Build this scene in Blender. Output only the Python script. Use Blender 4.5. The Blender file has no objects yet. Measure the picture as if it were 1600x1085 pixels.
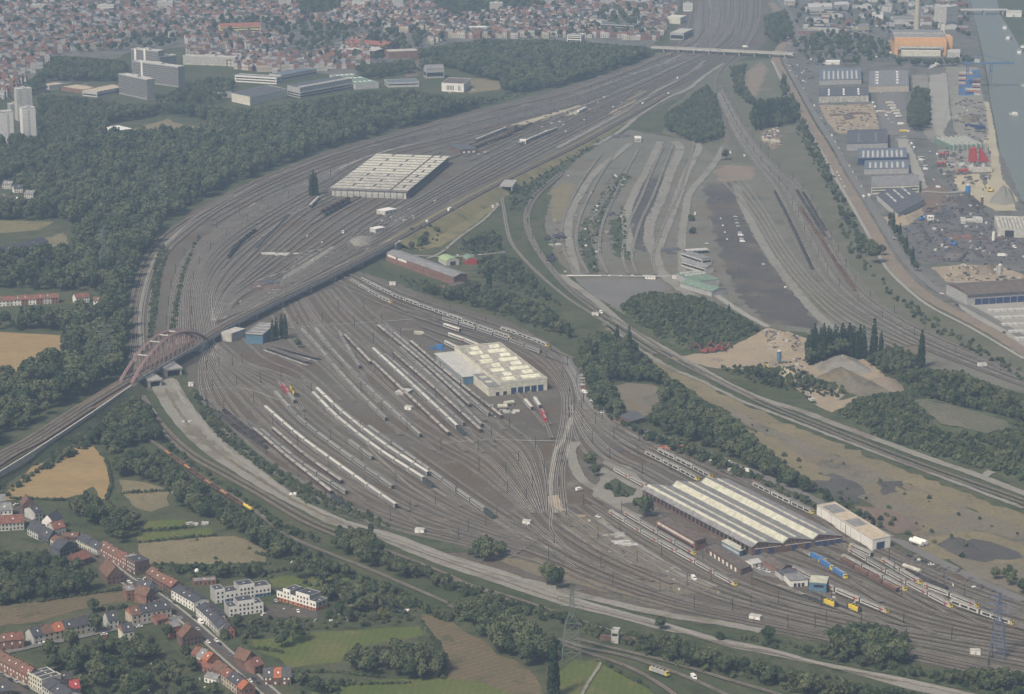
EXPOSURE, HAZE_D, HAZE_COL = 0.77, 0.95e-4, (.50, .71, 1.0, 1)
import bpy, math, random
import numpy as np
from mathutils import Vector, Matrix
R = random.Random(7)
S = bpy.context.scene
COL = S.collection
PI = math.pi
# ------------------------------------------------------------ camera model
FPX, PITCH, HC = 4000.0, math.radians(14.4), 590.0
CP, SP = math.cos(PITCH), math.sin(PITCH)
def G(px, py, z=0.0):
    """world point at height z seen in direction of photo point (px, py)"""
    u = (px - 800.0) / FPX; v = -(py - 542.5) / FPX
    d = Vector((u, CP + v * SP, -SP + v * CP))
    t = (z - HC) / d.z
    return Vector((d.x * t, d.y * t, z))
def GL(pts, z=0.0): return [G(a, b, z) for a, b in pts]
# ------------------------------------------------------------ materials
MATS = {}
def nodes(name):
    m = bpy.data.materials.new(name); m.use_nodes = True
    nt = m.node_tree; return m, nt, nt.nodes['Principled BSDF']
def paint(name, col, rough=0.6, var=0.12, scale=0.6, rnd=0.0, metal=0.0, spec=0.3):
    """a solid colour with dirt and fading of its own"""
    if name in MATS: return MATS[name]
    m, nt, b = nodes(name); N = nt.nodes; L = nt.links
    b.inputs['Roughness'].default_value = rough; b.inputs['Metallic'].default_value = metal
    b.inputs['Specular IOR Level'].default_value = spec
    tc = N.new('ShaderNodeTexCoord'); no = N.new('ShaderNodeTexNoise')
    no.inputs['Scale'].default_value = scale; no.inputs['Detail'].default_value = 5; no.inputs['Roughness'].default_value = 0.65
    L.new(tc.outputs['Object'], no.inputs['Vector'])
    mr = N.new('ShaderNodeMapRange'); mr.inputs[1].default_value = 0.3; mr.inputs[2].default_value = 0.7
    mr.inputs[3].default_value = 1 - var * 1.6; mr.inputs[4].default_value = 1 + var
    L.new(no.outputs['Fac'], mr.inputs[0])
    val = mr.outputs[0]
    if rnd:
        oi = N.new('ShaderNodeObjectInfo'); m2 = N.new('ShaderNodeMapRange')
        m2.inputs[3].default_value = 1 - rnd; m2.inputs[4].default_value = 1 + rnd
        L.new(oi.outputs['Random'], m2.inputs[0])
        mu = N.new('ShaderNodeMath'); mu.operation = 'MULTIPLY'
        L.new(val, mu.inputs[0]); L.new(m2.outputs[0], mu.inputs[1]); val = mu.outputs[0]
    mx = N.new('ShaderNodeVectorMath'); mx.operation = 'SCALE'
    mx.inputs[0].default_value = col[:3]; L.new(val, mx.inputs['Scale'])
    L.new(mx.outputs[0], b.inputs['Base Color'])
    MATS[name] = m; return m
def soil(name, c1, c2, scale=0.02, c3=None, s3=0.05, amt3=0.55, fine=0.35, rough=0.95, stretch=None, contrast=1.0, patch=0.5, c4=None, s4=0.008, rows=None):
    """ground cover: two colours in broad patches, a third in clumps, grain on top"""
    if name in MATS: return MATS[name]
    m, nt, b = nodes(name); N = nt.nodes; L = nt.links
    b.inputs['Roughness'].default_value = rough; b.inputs['Specular IOR Level'].default_value = 0.1
    tc = N.new('ShaderNodeTexCoord'); vec = tc.outputs['Object']
    if stretch:
        mp = N.new('ShaderNodeMapping'); mp.inputs['Rotation'].default_value = (0, 0, stretch[0]); mp.inputs['Scale'].default_value = (stretch[1], 1, 1)
        L.new(vec, mp.inputs['Vector']); vec = mp.outputs[0]
    def noise(s, d=6, r=0.6):
        n = N.new('ShaderNodeTexNoise'); n.inputs['Scale'].default_value = s; n.inputs['Detail'].default_value = d
        n.inputs['Roughness'].default_value = r; L.new(vec, n.inputs['Vector']); return n.outputs['Fac']
    def ramp(fac, a, c):
        r = N.new('ShaderNodeMapRange'); r.inputs[1].default_value = a; r.inputs[2].default_value = c
        r.clamp = True; L.new(fac, r.inputs[0]); return r.outputs[0]
    def mix(f, a, c):
        x = N.new('ShaderNodeMix'); x.data_type = 'RGBA'
        L.new(f, x.inputs[0])
        for k, q in ((6, a), (7, c)):
            if isinstance(q, tuple): x.inputs[k].default_value = (*q[:3], 1)
            else: L.new(q, x.inputs[k])
        return x.outputs[2]
    w = 0.16 / contrast
    col = mix(ramp(noise(scale), patch - w, patch + w), c1, c2)
    if c4: col = mix(ramp(noise(s4, 7, 0.65), .5, .62), col, c4)
    if c3: col = mix(ramp(noise(s3, 8, 0.7), amt3, amt3 + 0.12), col, c3)
    g = N.new('ShaderNodeMapRange'); g.inputs[1].default_value = 0.25; g.inputs[2].default_value = 0.75
    g.inputs[3].default_value = 1 - fine; g.inputs[4].default_value = 1 + fine
    L.new(noise(0.35, 8, 0.75), g.inputs[0])
    gv = g.outputs[0]
    if rows:
        mp = N.new('ShaderNodeMapping'); mp.inputs['Rotation'].default_value = (0, 0, rows[0]); L.new(tc.outputs['Object'], mp.inputs['Vector'])
        wv = N.new('ShaderNodeTexWave'); wv.inputs['Scale'].default_value = rows[1]; wv.inputs['Distortion'].default_value = 2.5; wv.inputs['Detail'].default_value = 3; wv.inputs['Detail Scale'].default_value = .4; L.new(mp.outputs[0], wv.inputs['Vector'])
        wr = N.new('ShaderNodeMapRange'); wr.inputs[3].default_value = 1 - rows[2]; wr.inputs[4].default_value = 1 + rows[2]; L.new(wv.outputs['Fac'], wr.inputs[0])
        mm = N.new('ShaderNodeMath'); mm.operation = 'MULTIPLY'; L.new(gv, mm.inputs[0]); L.new(wr.outputs[0], mm.inputs[1]); gv = mm.outputs[0]
    sc = N.new('ShaderNodeVectorMath'); sc.operation = 'SCALE'; L.new(col, sc.inputs[0]); L.new(gv, sc.inputs['Scale'])
    L.new(sc.outputs[0], b.inputs['Base Color'])
    MATS[name] = m; return m
def foliage(name, c1, c2, rnd=0.35):
    m, nt, b = nodes(name); N = nt.nodes; L = nt.links
    b.inputs['Roughness'].default_value = 0.8; b.inputs['Specular IOR Level'].default_value = 0.12
    oi = N.new('ShaderNodeObjectInfo'); tc = N.new('ShaderNodeTexCoord'); no = N.new('ShaderNodeTexNoise')
    no.inputs['Scale'].default_value = 0.45; no.inputs['Detail'].default_value = 4
    L.new(tc.outputs['Object'], no.inputs['Vector'])
    ad = N.new('ShaderNodeMath'); ad.operation = 'MULTIPLY_ADD'; ad.inputs[1].default_value = 0.75; L.new(oi.outputs['Random'], ad.inputs[0])
    L.new(no.outputs['Fac'], ad.inputs[2])
    mr = N.new('ShaderNodeMapRange'); mr.inputs[1].default_value = 0.35; mr.inputs[2].default_value = 1.25; L.new(ad.outputs[0], mr.inputs[0])
    x = N.new('ShaderNodeMix'); x.data_type = 'RGBA'; L.new(mr.outputs[0], x.inputs[0])
    x.inputs[6].default_value = (*c1, 1); x.inputs[7].default_value = (*c2, 1)
    L.new(x.outputs[2], b.inputs['Base Color'])
    MATS[name] = m; return m
# ------------------------------------------------------------ mesh building
class MB:
    def __init__(s): s.v = []; s.f = []; s.m = []
    def face(s, pts, m=0):
        k = len(s.v); s.v += [tuple(p) for p in pts]; s.f.append(tuple(range(k, k + len(pts)))); s.m.append(m)
    def box(s, x0, x1, y0, y1, z0, z1, m=0, top=None):
        k = len(s.v)
        s.v += [(x0, y0, z0), (x1, y0, z0), (x1, y1, z0), (x0, y1, z0), (x0, y0, z1), (x1, y0, z1), (x1, y1, z1), (x0, y1, z1)]
        for i, q in enumerate(((0, 1, 5, 4), (1, 2, 6, 5), (2, 3, 7, 6), (3, 0, 4, 7), (4, 5, 6, 7), (3, 2, 1, 0))):
            s.f.append(tuple(k + j for j in q)); s.m.append(top if (i == 4 and top is not None) else m)
        return s
    def cbox(s, cx, cy, cz, sx, sy, sz, m=0): return s.box(cx - sx / 2, cx + sx / 2, cy - sy / 2, cy + sy / 2, cz - sz / 2, cz + sz / 2, m)
    def bar(s, p, q, r, n=4, m=0, r2=None):
        p = Vector(p); q = Vector(q); d = (q - p).normalized()
        a = d.orthogonal().normalized(); b = d.cross(a); k = len(s.v); r2 = r if r2 is None else r2
        for c, rr in ((p, r), (q, r2)):
            for i in range(n):
                t = 2 * PI * (i + 0.5) / n; s.v.append(tuple(c + a * math.cos(t) * rr + b * math.sin(t) * rr))
        for i in range(n):
            j = (i + 1) % n; s.f.append((k + i, k + j, k + n + j, k + n + i)); s.m.append(m)
        s.f.append(tuple(k + i for i in range(n - 1, -1, -1))); s.m.append(m)
        s.f.append(tuple(k + n + i for i in range(n))); s.m.append(m)
        return s
    def prism(s, poly, z0, z1, m=0, top=None):
        n = len(poly); k = len(s.v)
        s.v += [(p[0], p[1], z0) for p in poly] + [(p[0], p[1], z1) for p in poly]
        for i in range(n):
            j = (i + 1) % n; s.f.append((k + i, k + j, k + n + j, k + n + i)); s.m.append(m)
        s.f.append(tuple(k + n + i for i in range(n))); s.m.append(m if top is None else top)
        return s
    def extr(s, prof, y0, y1, m=0):
        """profile in x,z swept along y"""
        n = len(prof); k = len(s.v)
        s.v += [(p[0], y0, p[1]) for p in prof] + [(p[0], y1, p[1]) for p in prof]
        for i in range(n):
            j = (i + 1) % n; s.f.append((k + i, k + n + i, k + n + j, k + j)); s.m.append(m)
        s.f.append(tuple(k + i for i in range(n))); s.m.append(m)
        s.f.append(tuple(k + n + i for i in range(n - 1, -1, -1))); s.m.append(m)
        return s
    def mesh(s, name, mats):
        me = bpy.data.meshes.new(name); me.from_pydata(s.v, [], s.f)
        for q in (mats if isinstance(mats, (list, tuple)) else [mats]): me.materials.append(q)
        if any(s.m): me.polygons.foreach_set('material_index', s.m)
        me.update(); return me
    def build(s, name, mats, parent=None, loc=None, rz=0):
        o = bpy.data.objects.new(name, s.mesh(name, mats)); COL.objects.link(o)
        if parent: o.parent = parent
        if loc is not None: o.location = loc
        if rz: o.rotation_euler = (0, 0, rz)
        return o
def fit(s):
    w = s.split()
    for a, b in ((' from the left, in the ', ' from left in '), (' from the left ', ' from left '), (' from the near end of ', ' from near end of '), (' at the near end of ', ' ending '), (' such from the top end, ', ' from top, '), (' from the top ', ' from top ')):
        if len(w) > 16: s = s.replace(a, b); w = s.split()
    while len(w) > 16 and 'the' in w: w.reverse(); w.remove('the'); w.reverse()
    if len(w) > 16: print('LONG', len(w), ' '.join(w))
    return ' '.join(w)
def tag(o, label=None, cat=None, group=None, kind=None):
    if label: o['label'] = fit(label)
    if cat: o['category'] = cat
    if group: o['group'] = group
    if kind: o['kind'] = kind
    return o
def empty(name, loc=(0, 0, 0), rz=0.0, label=None, cat=None, group=None):
    o = bpy.data.objects.new(name, None); COL.objects.link(o); o.location = loc; o.rotation_euler = (0, 0, rz)
    o.empty_display_size = 1
    return tag(o, label, cat, group)
KIDS = {}
def kids(o):
    if o.name not in KIDS: KIDS[o.name] = [(c, list(c.children)) for c in o.children]
    return KIDS[o.name]
def dup(root, loc, rz=0.0, label=None, group=None, sc=None):
    r = root.copy(); COL.objects.link(r); r.location = loc; r.rotation_euler = (0, 0, rz)
    if sc: r.scale = sc
    tag(r, label, None, group)
    for ch, gs in kids(root):
        c = ch.copy(); COL.objects.link(c); c.parent = r
        for g in gs:
            d = g.copy(); COL.objects.link(d); d.parent = c
    return r
class Proto:
    """first use moves the original, later uses copy it"""
    def __init__(s, root): s.root = root; s.used = False; kids(root)
    def put(s, loc, rz=0.0, label=None, group=None, sc=None):
        if s.used: return dup(s.root, loc, rz, label, group, sc)
        s.used = True; r = s.root; r.location = loc; r.rotation_euler = (0, 0, rz)
        if sc: r.scale = sc
        return tag(r, label, None, group)
ORD = 'first second third fourth fifth sixth seventh eighth ninth tenth eleventh twelfth thirteenth fourteenth fifteenth sixteenth seventeenth eighteenth nineteenth twentieth'.split()
def nth(i):
    if i < 20: return ORD[i]
    n = i + 1
    tens = {2: 'twenty', 3: 'thirty', 4: 'forty', 5: 'fifty', 6: 'sixty', 7: 'seventy', 8: 'eighty', 9: 'ninety'}
    if n % 10 == 0: return tens[n // 10][:-1] + 'ieth'
    return tens[n // 10] + '-' + ORD[n % 10 - 1]
# ------------------------------------------------------------ curves on the ground
def smooth(P, step=6.0):
    """Catmull-Rom through world points, resampled at even steps"""
    P = [Vector(p) for p in P]
    if len(P) < 3: D = [P[0].lerp(P[-1], i / 40) for i in range(41)]
    else:
        Q = [2 * P[0] - P[1]] + P + [2 * P[-1] - P[-2]]; D = []
        for i in range(1, len(Q) - 2):
            a, b, c, d = Q[i - 1:i + 3]; n = max(4, int((c - b).length / step) + 1)
            for k in range(n):
                t = k / n
                D.append(0.5 * ((2 * b) + (c - a) * t + (2 * a - 5 * b + 4 * c - d) * t * t + (3 * b - a - 3 * c + d) * t ** 3))
        D.append(P[-1])
    return D
def resample(D, n):
    A = np.array([tuple(p) for p in D]); s = np.r_[0, np.cumsum(np.linalg.norm(np.diff(A, axis=0), axis=1))]
    t = np.linspace(0, s[-1], n)
    return [Vector((np.interp(q, s, A[:, 0]), np.interp(q, s, A[:, 1]), np.interp(q, s, A[:, 2]))) for q in t]
def plen(D): return sum((D[i + 1] - D[i]).length for i in range(len(D) - 1))
def normals(D):
    N = []
    for i in range(len(D)):
        t = D[min(i + 1, len(D) - 1)] - D[max(i - 1, 0)]; t.z = 0
        t = t.normalized() if t.length > 1e-6 else Vector((1, 0, 0)); N.append(Vector((-t.y, t.x, 0)))
    return N
def strip(mb, D, N, a, b, z, m=0):
    k = len(mb.v); zz = Vector((0, 0, z))
    for p, n in zip(D, N): mb.v.append(tuple(p + n * a + zz)); mb.v.append(tuple(p + n * b + zz))
    for i in range(len(D) - 1):
        q = k + 2 * i; mb.f.append((q + 1, q, q + 2, q + 3)); mb.m.append(m)
ZC = [0]
def layer():
    ZC[0] += 1; return 0.004 * ZC[0]
def rough_edge(P, amp, step):
    out = []
    for i in range(len(P)):
        a, b = P[i], P[(i + 1) % len(P)]; n = max(1, int((b - a).length / step)); d = (b - a)
        nn = Vector((-d.y, d.x, 0)).normalized() if d.length > 0 else Vector((0, 0, 0))
        for k in range(n):
            out.append(a + d * (k / n) + (nn * R.uniform(-amp, amp) if k else Vector((0, 0, 0))))
    return out
def sheet(name, px, mat, amp=1.2, step=9.0, z=None, label=None, cat=None, kind='structure'):
    P = rough_edge(GL(px), amp, step); z = 0.02 + layer() if z is None else z
    area = sum(P[i].x * P[(i + 1) % len(P)].y - P[(i + 1) % len(P)].x * P[i].y for i in range(len(P)))
    if area < 0: P.reverse()
    mb = MB(); mb.face([(p.x, p.y, z) for p in P]); o = mb.build(name, mat)
    return tag(o, label, cat, None, kind)
def ribbon(name, px, w, mat, amp=0.0, z=None, off=0.0, zl=0.0):
    D = smooth(GL(px, zl)); N = normals(D); z = 0.25 + layer() if z is None else z
    mb = MB(); k = 0
    a = [w / 2 + off + (R.uniform(-amp, amp) if amp else 0) for _ in D]; b = [-w / 2 + off + (R.uniform(-amp, amp) if amp else 0) for _ in D]
    for p, n, x, y in zip(D, N, a, b): mb.v.append((*(p + n * x).xy, p.z + z)); mb.v.append((*(p + n * y).xy, p.z + z))
    for i in range(len(D) - 1): mb.f.append((2 * i + 1, 2 * i, 2 * i + 2, 2 * i + 3)); mb.m.append(0)
    return tag(mb.build(name, mat), None, None, None, 'structure')
# ------------------------------------------------------------ polygons for scattering
def inside(P, x, y):
    c = False; n = len(P); j = n - 1
    for i in range(n):
        if (P[i].y > y) != (P[j].y > y) and x < (P[j].x - P[i].x) * (y - P[i].y) / (P[j].y - P[i].y) + P[i].x: c = not c
        j = i
    return c
def scatter(px, spacing, excl=(), jit=0.45, rr=R):
    P = GL(px); X = [GL(e) for e in excl]; out = []
    x0, x1 = min(p.x for p in P), max(p.x for p in P); y0, y1 = min(p.y for p in P), max(p.y for p in P)
    y = y0; row = 0
    while y < y1:
        x = x0 + (spacing / 2 if row % 2 else 0)
        while x < x1:
            a = x + rr.uniform(-jit, jit) * spacing; b = y + rr.uniform(-jit, jit) * spacing
            if inside(P, a, b) and not any(inside(e, a, b) for e in X): out.append((a, b))
            x += spacing
        y += spacing * 0.87; row += 1
    return out
# ------------------------------------------------------------ camera, light, air
cam = bpy.data.objects.new('camera', bpy.data.cameras.new('camera')); COL.objects.link(cam)
cam.data.sensor_width = 36; cam.data.lens = 90; cam.data.clip_start = 1; cam.data.clip_end = 40000
cam.location = (0, 0, HC); cam.rotation_euler = (PI / 2 - PITCH, 0, 0)
S.camera = cam
W = bpy.data.worlds.new('World'); S.world = W; W.use_nodes = True
wn = W.node_tree; sky = wn.nodes.new('ShaderNodeTexSky'); sky.sky_type = 'NISHITA'; sky.sun_disc = False
SUN_EL, SUN_AZ = math.radians(50), math.radians(-142)     # azimuth from +Y, clockwise positive
sky.sun_elevation = SUN_EL; sky.sun_rotation = SUN_AZ; sky.air_density = 1.0; sky.dust_density = 6.0; sky.ozone_density = 1.0
bg = wn.nodes['Background']; wn.links.new(sky.outputs[0], bg.inputs[0]); bg.inputs[1].default_value = 0.062
sl = bpy.data.lights.new('sun', 'SUN'); sl.energy = 2.5; sl.angle = math.radians(10); sl.color = (1.0, 0.89, 0.72)
so = bpy.data.objects.new('sun', sl); COL.objects.link(so)
sd = Vector((math.sin(SUN_AZ) * math.cos(SUN_EL), math.cos(SUN_AZ) * math.cos(SUN_EL), math.sin(SUN_EL)))
so.rotation_euler = (-sd).to_track_quat('-Z', 'Y').to_euler()
S.view_settings.view_transform = 'Standard'; S.view_settings.look = 'None'; S.view_settings.exposure = EXPOSURE; S.view_settings.gamma = 1
S.cycles.use_denoising = True; S.cycles.max_bounces = 5; S.cycles.volume_bounces = 0
S.cycles.diffuse_bounces = 2; S.cycles.glossy_bounces = 2
GX0, GX1, GY0, GY1 = -4500, 4500, -300, 11000
def haze():
    mb = MB(); mb.box(GX0 - 5, GX1 + 5, GY0 - 5, GY1 + 5, -4.0, 640.0)
    m = bpy.data.materials.new('haze'); m.use_nodes = True; nt = m.node_tree
    nt.nodes.remove(nt.nodes['Principled BSDF']); v = nt.nodes.new('ShaderNodeVolumePrincipled')
    v.inputs['Color'].default_value = HAZE_COL; v.inputs['Density'].default_value = HAZE_D; v.inputs['Anisotropy'].default_value = 0.0
    nt.links.new(v.outputs[0], nt.nodes['Material Output'].inputs['Volume'])
    o = mb.build('haze', m); tag(o, None, None, None, 'stuff')
haze()
# ------------------------------------------------------------ ground covers
M = {}
M['grassland'] = soil('grassland', (.050, .064, .032), (.082, .084, .050), .012, (.036, .050, .026), .06, .5, .4)
M['scrubland'] = soil('scrubland', (.048, .066, .036), (.080, .084, .052), .03, (.032, .046, .025), .09, .48, .45)
M['town'] = soil('town', (.14, .135, .13), (.10, .105, .095), .02, (.07, .075, .06), .03, .5, .35)
M['yard'] = soil('yard', (.112, .103, .086), (.086, .079, .068), .012, (.168, .155, .13), .035, .56, .5, c4=(.095, .072, .053), s4=.011)
M['yardpale'] = soil('yardpale', (.215, .208, .182), (.18, .172, .152), .02, (.10, .095, .08), .03, .55, .3)
M['formation'] = soil('formation', (.145, .142, .120), (.115, .114, .094), .018, (.080, .082, .060), .025, .54, .4, c4=(.135, .115, .088), s4=.009)
M['asphalt'] = soil('asphalt', (.062, .058, .056), (.086, .080, .074), .02, (.125, .115, .10), .03, .56, .4, c4=(.10, .085, .07), s4=.012)
M['greyroad'] = soil('greyroad', (.155, .15, .145), (.13, .127, .122), .02, (.10, .098, .095), .08, .6, .15)
M['concrete'] = soil('concrete', (.27, .265, .24), (.235, .23, .21), .02, (.18, .175, .16), .04, .6, .15)
M['gravel'] = soil('gravel', (.195, .189, .167), (.235, .226, .20), .02, (.155, .149, .13), .03, .58, .28, c4=(.155, .14, .115), s4=.02)
M['dirt'] = soil('dirt', (.205, .165, .128), (.17, .143, .115), .025, (.135, .122, .105), .04, .58, .25)
M['sand'] = soil('sand', (.30, .245, .175), (.24, .20, .15), .02, (.17, .155, .12), .035, .54, .35)
M['palesand'] = soil('palesand', (.36, .325, .235), (.29, .265, .20), .02, (.25, .23, .18), .035, .6, .2)
M['wheat'] = soil('wheat', (.27, .195, .095), (.225, .165, .085), .03, (.16, .125, .07), .07, .62, .3, stretch=(0.5, .25), rows=(.6, .09, .12))
M['drygrass'] = soil('drygrass', (.19, .165, .085), (.125, .12, .066), .03, (.07, .08, .04), .05, .54, .35)
M['lawn'] = soil('lawn', (.070, .098, .027), (.100, .112, .038), .02, (.13, .12, .056), .04, .54, .35, rows=(.1, .07, .05))
M['brownfield'] = soil('brownfield', (.135, .105, .066), (.10, .088, .055), .025, (.065, .07, .036), .045, .54, .35, rows=(.9, .06, .09))
M['wasteland'] = soil('wasteland', (.165, .146, .112), (.118, .110, .086), .012, (.080, .076, .064), .018, .54, .45, c4=(.165, .135, .085), s4=.012)
M['verge'] = soil('verge', (.115, .112, .082), (.090, .096, .064), .02, (.14, .132, .11), .03, .54, .4)
M['gravelpale'] = soil('gravelpale', (.25, .24, .215), (.21, .203, .182), .03, (.17, .163, .145), .05, .56, .3)
M['heath'] = soil('heath', (.185, .158, .098), (.145, .130, .084), .02, (.085, .09, .045), .06, .56, .4)
M['garden'] = soil('garden', (.048, .062, .032), (.078, .082, .046), .06, (.034, .046, .024), .12, .48, .45)
M['clinker'] = soil('clinker', (.060, .058, .057), (.082, .078, .074), .03, (.12, .112, .10), .05, .62, .35)
M['woodfloor'] = soil('woodfloor', (.036, .052, .026), (.052, .066, .034), .03, None, .05, .55, .4)
M['rust'] = soil('rust', (.16, .12, .095), (.125, .10, .085), .02, (.10, .085, .07), .04, .56, .35)
M['scrap'] = soil('scrap', (.10, .098, .10), (.13, .125, .122), .03, (.065, .064, .07), .06, .5, .35)
def water_mat():
    m, nt, b = nodes('water'); b.inputs['Base Color'].default_value = (.135, .15, .128, 1); b.inputs['Roughness'].default_value = 0.38
    b.inputs['Specular IOR Level'].default_value = 0.22
    tc = nt.nodes.new('ShaderNodeTexCoord'); no = nt.nodes.new('ShaderNodeTexNoise'); no.inputs['Scale'].default_value = .25; no.inputs['Detail'].default_value = 5
    bu = nt.nodes.new('ShaderNodeBump'); bu.inputs['Strength'].default_value = .25; bu.inputs['Distance'].default_value = .5
    nt.links.new(tc.outputs['Object'], no.inputs['Vector']); nt.links.new(no.outputs['Fac'], bu.inputs['Height']); nt.links.new(bu.outputs[0], b.inputs['Normal'])
    return m
M['water'] = water_mat()
mb = MB(); mb.face([(GX0, GY0, 0), (GX1, GY0, 0), (GX1, GY1, 0), (GX0, GY1, 0)]); tag(mb.build('ground', M['grassland']), None, None, None, 'structure')
sheet('town_ground', [(-260, -90), (1085, -90), (1060, 20), (1030, 62), (1010, 78), (860, 62), (700, 66), (640, 92), (560, 118), (430, 112), (330, 70), (200, 82), (90, 140), (-40, 165), (-160, 170)], M['town'])
sheet('town_ground', [(1185, -90), (1500, -90), (1520, 15), (1540, 120), (1560, 230), (1600, 320), (1720, 350), (1720, 640), (1600, 590), (1520, 540), (1440, 470), (1380, 390), (1330, 300), (1290, 200), (1240, 110), (1212, 60)], M['town'])
sheet('yard_ground', [(1078, -90), (1195, -90), (1205, 60), (1170, 88), (1140, 100), (1075, 145), (990, 185), (880, 240), (800, 283), (700, 338), (600, 398), (480, 464), (330, 540), (235, 612), (203, 600), (200, 560), (203, 500), (218, 430), (250, 372), (305, 327), (395, 282), (500, 240), (600, 212), (720, 178), (850, 145), (950, 114), (1020, 88), (1040, 75), (1064, 30)], M['yard'], 2.5)
sheet('yard_ground', [(330, 532), (480, 460), (560, 424), (620, 443), (700, 475), (790, 500), (860, 537), (905, 578), (917, 620), (965, 655), (1050, 688), (1140, 725), (1230, 768), (1330, 812), (1400, 858), (1480, 888), (1600, 930), (1760, 980), (1760, 1140), (1600, 1078), (1480, 1045), (1300, 1005), (1200, 990), (1048, 966), (924, 938), (800, 896), (697, 866), (632, 842), (539, 808), (477, 788), (439, 762), (374, 712), (335, 665), (296, 612), (290, 575)], M['yard'], 2.5)
sheet('formation_ground', [(865, 290), (900, 250), (940, 225), (985, 203), (1050, 215), (1100, 222), (1125, 255), (1190, 255), (1260, 290), (1320, 400), (1390, 480), (1480, 540), (1600, 590), (1760, 650), (1760, 690), (1600, 615), (1440, 575), (1330, 550), (1260, 520), (1190, 512), (1130, 480), (1085, 462), (1000, 470), (975, 492), (905, 445), (868, 400), (852, 350)], M['formation'], 2.5)
sheet('rough_verge', [(1130, 100), (1165, 95), (1212, 92), (1240, 150), (1290, 240), (1340, 330), (1390, 415), (1450, 465), (1540, 518), (1620, 570), (1700, 630), (1600, 600), (1480, 545), (1390, 485), (1320, 405), (1262, 295), (1190, 258), (1125, 258), (1100, 225), (1035, 210), (1045, 170), (1100, 125)], M['verge'], 2.5)
sheet('canal_water', [(1508, -90), (1512, -20), (1520, 15), (1530, 59), (1543, 116), (1548, 160), (1559, 214), (1569, 278), (1579, 292), (1594, 313), (1720, 360), (1720, 95), (1606, 92), (1590, 67), (1574, 40), (1562, 22), (1556, -10), (1552, -90)], M['water'], 0.4, z=0.012)
sheet('quay', [(1527, 155), (1545, 160), (1556, 214), (1566, 279), (1577, 294), (1592, 315), (1560, 318), (1540, 300), (1545, 262), (1538, 230), (1528, 195)], M['palesand'])
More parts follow.
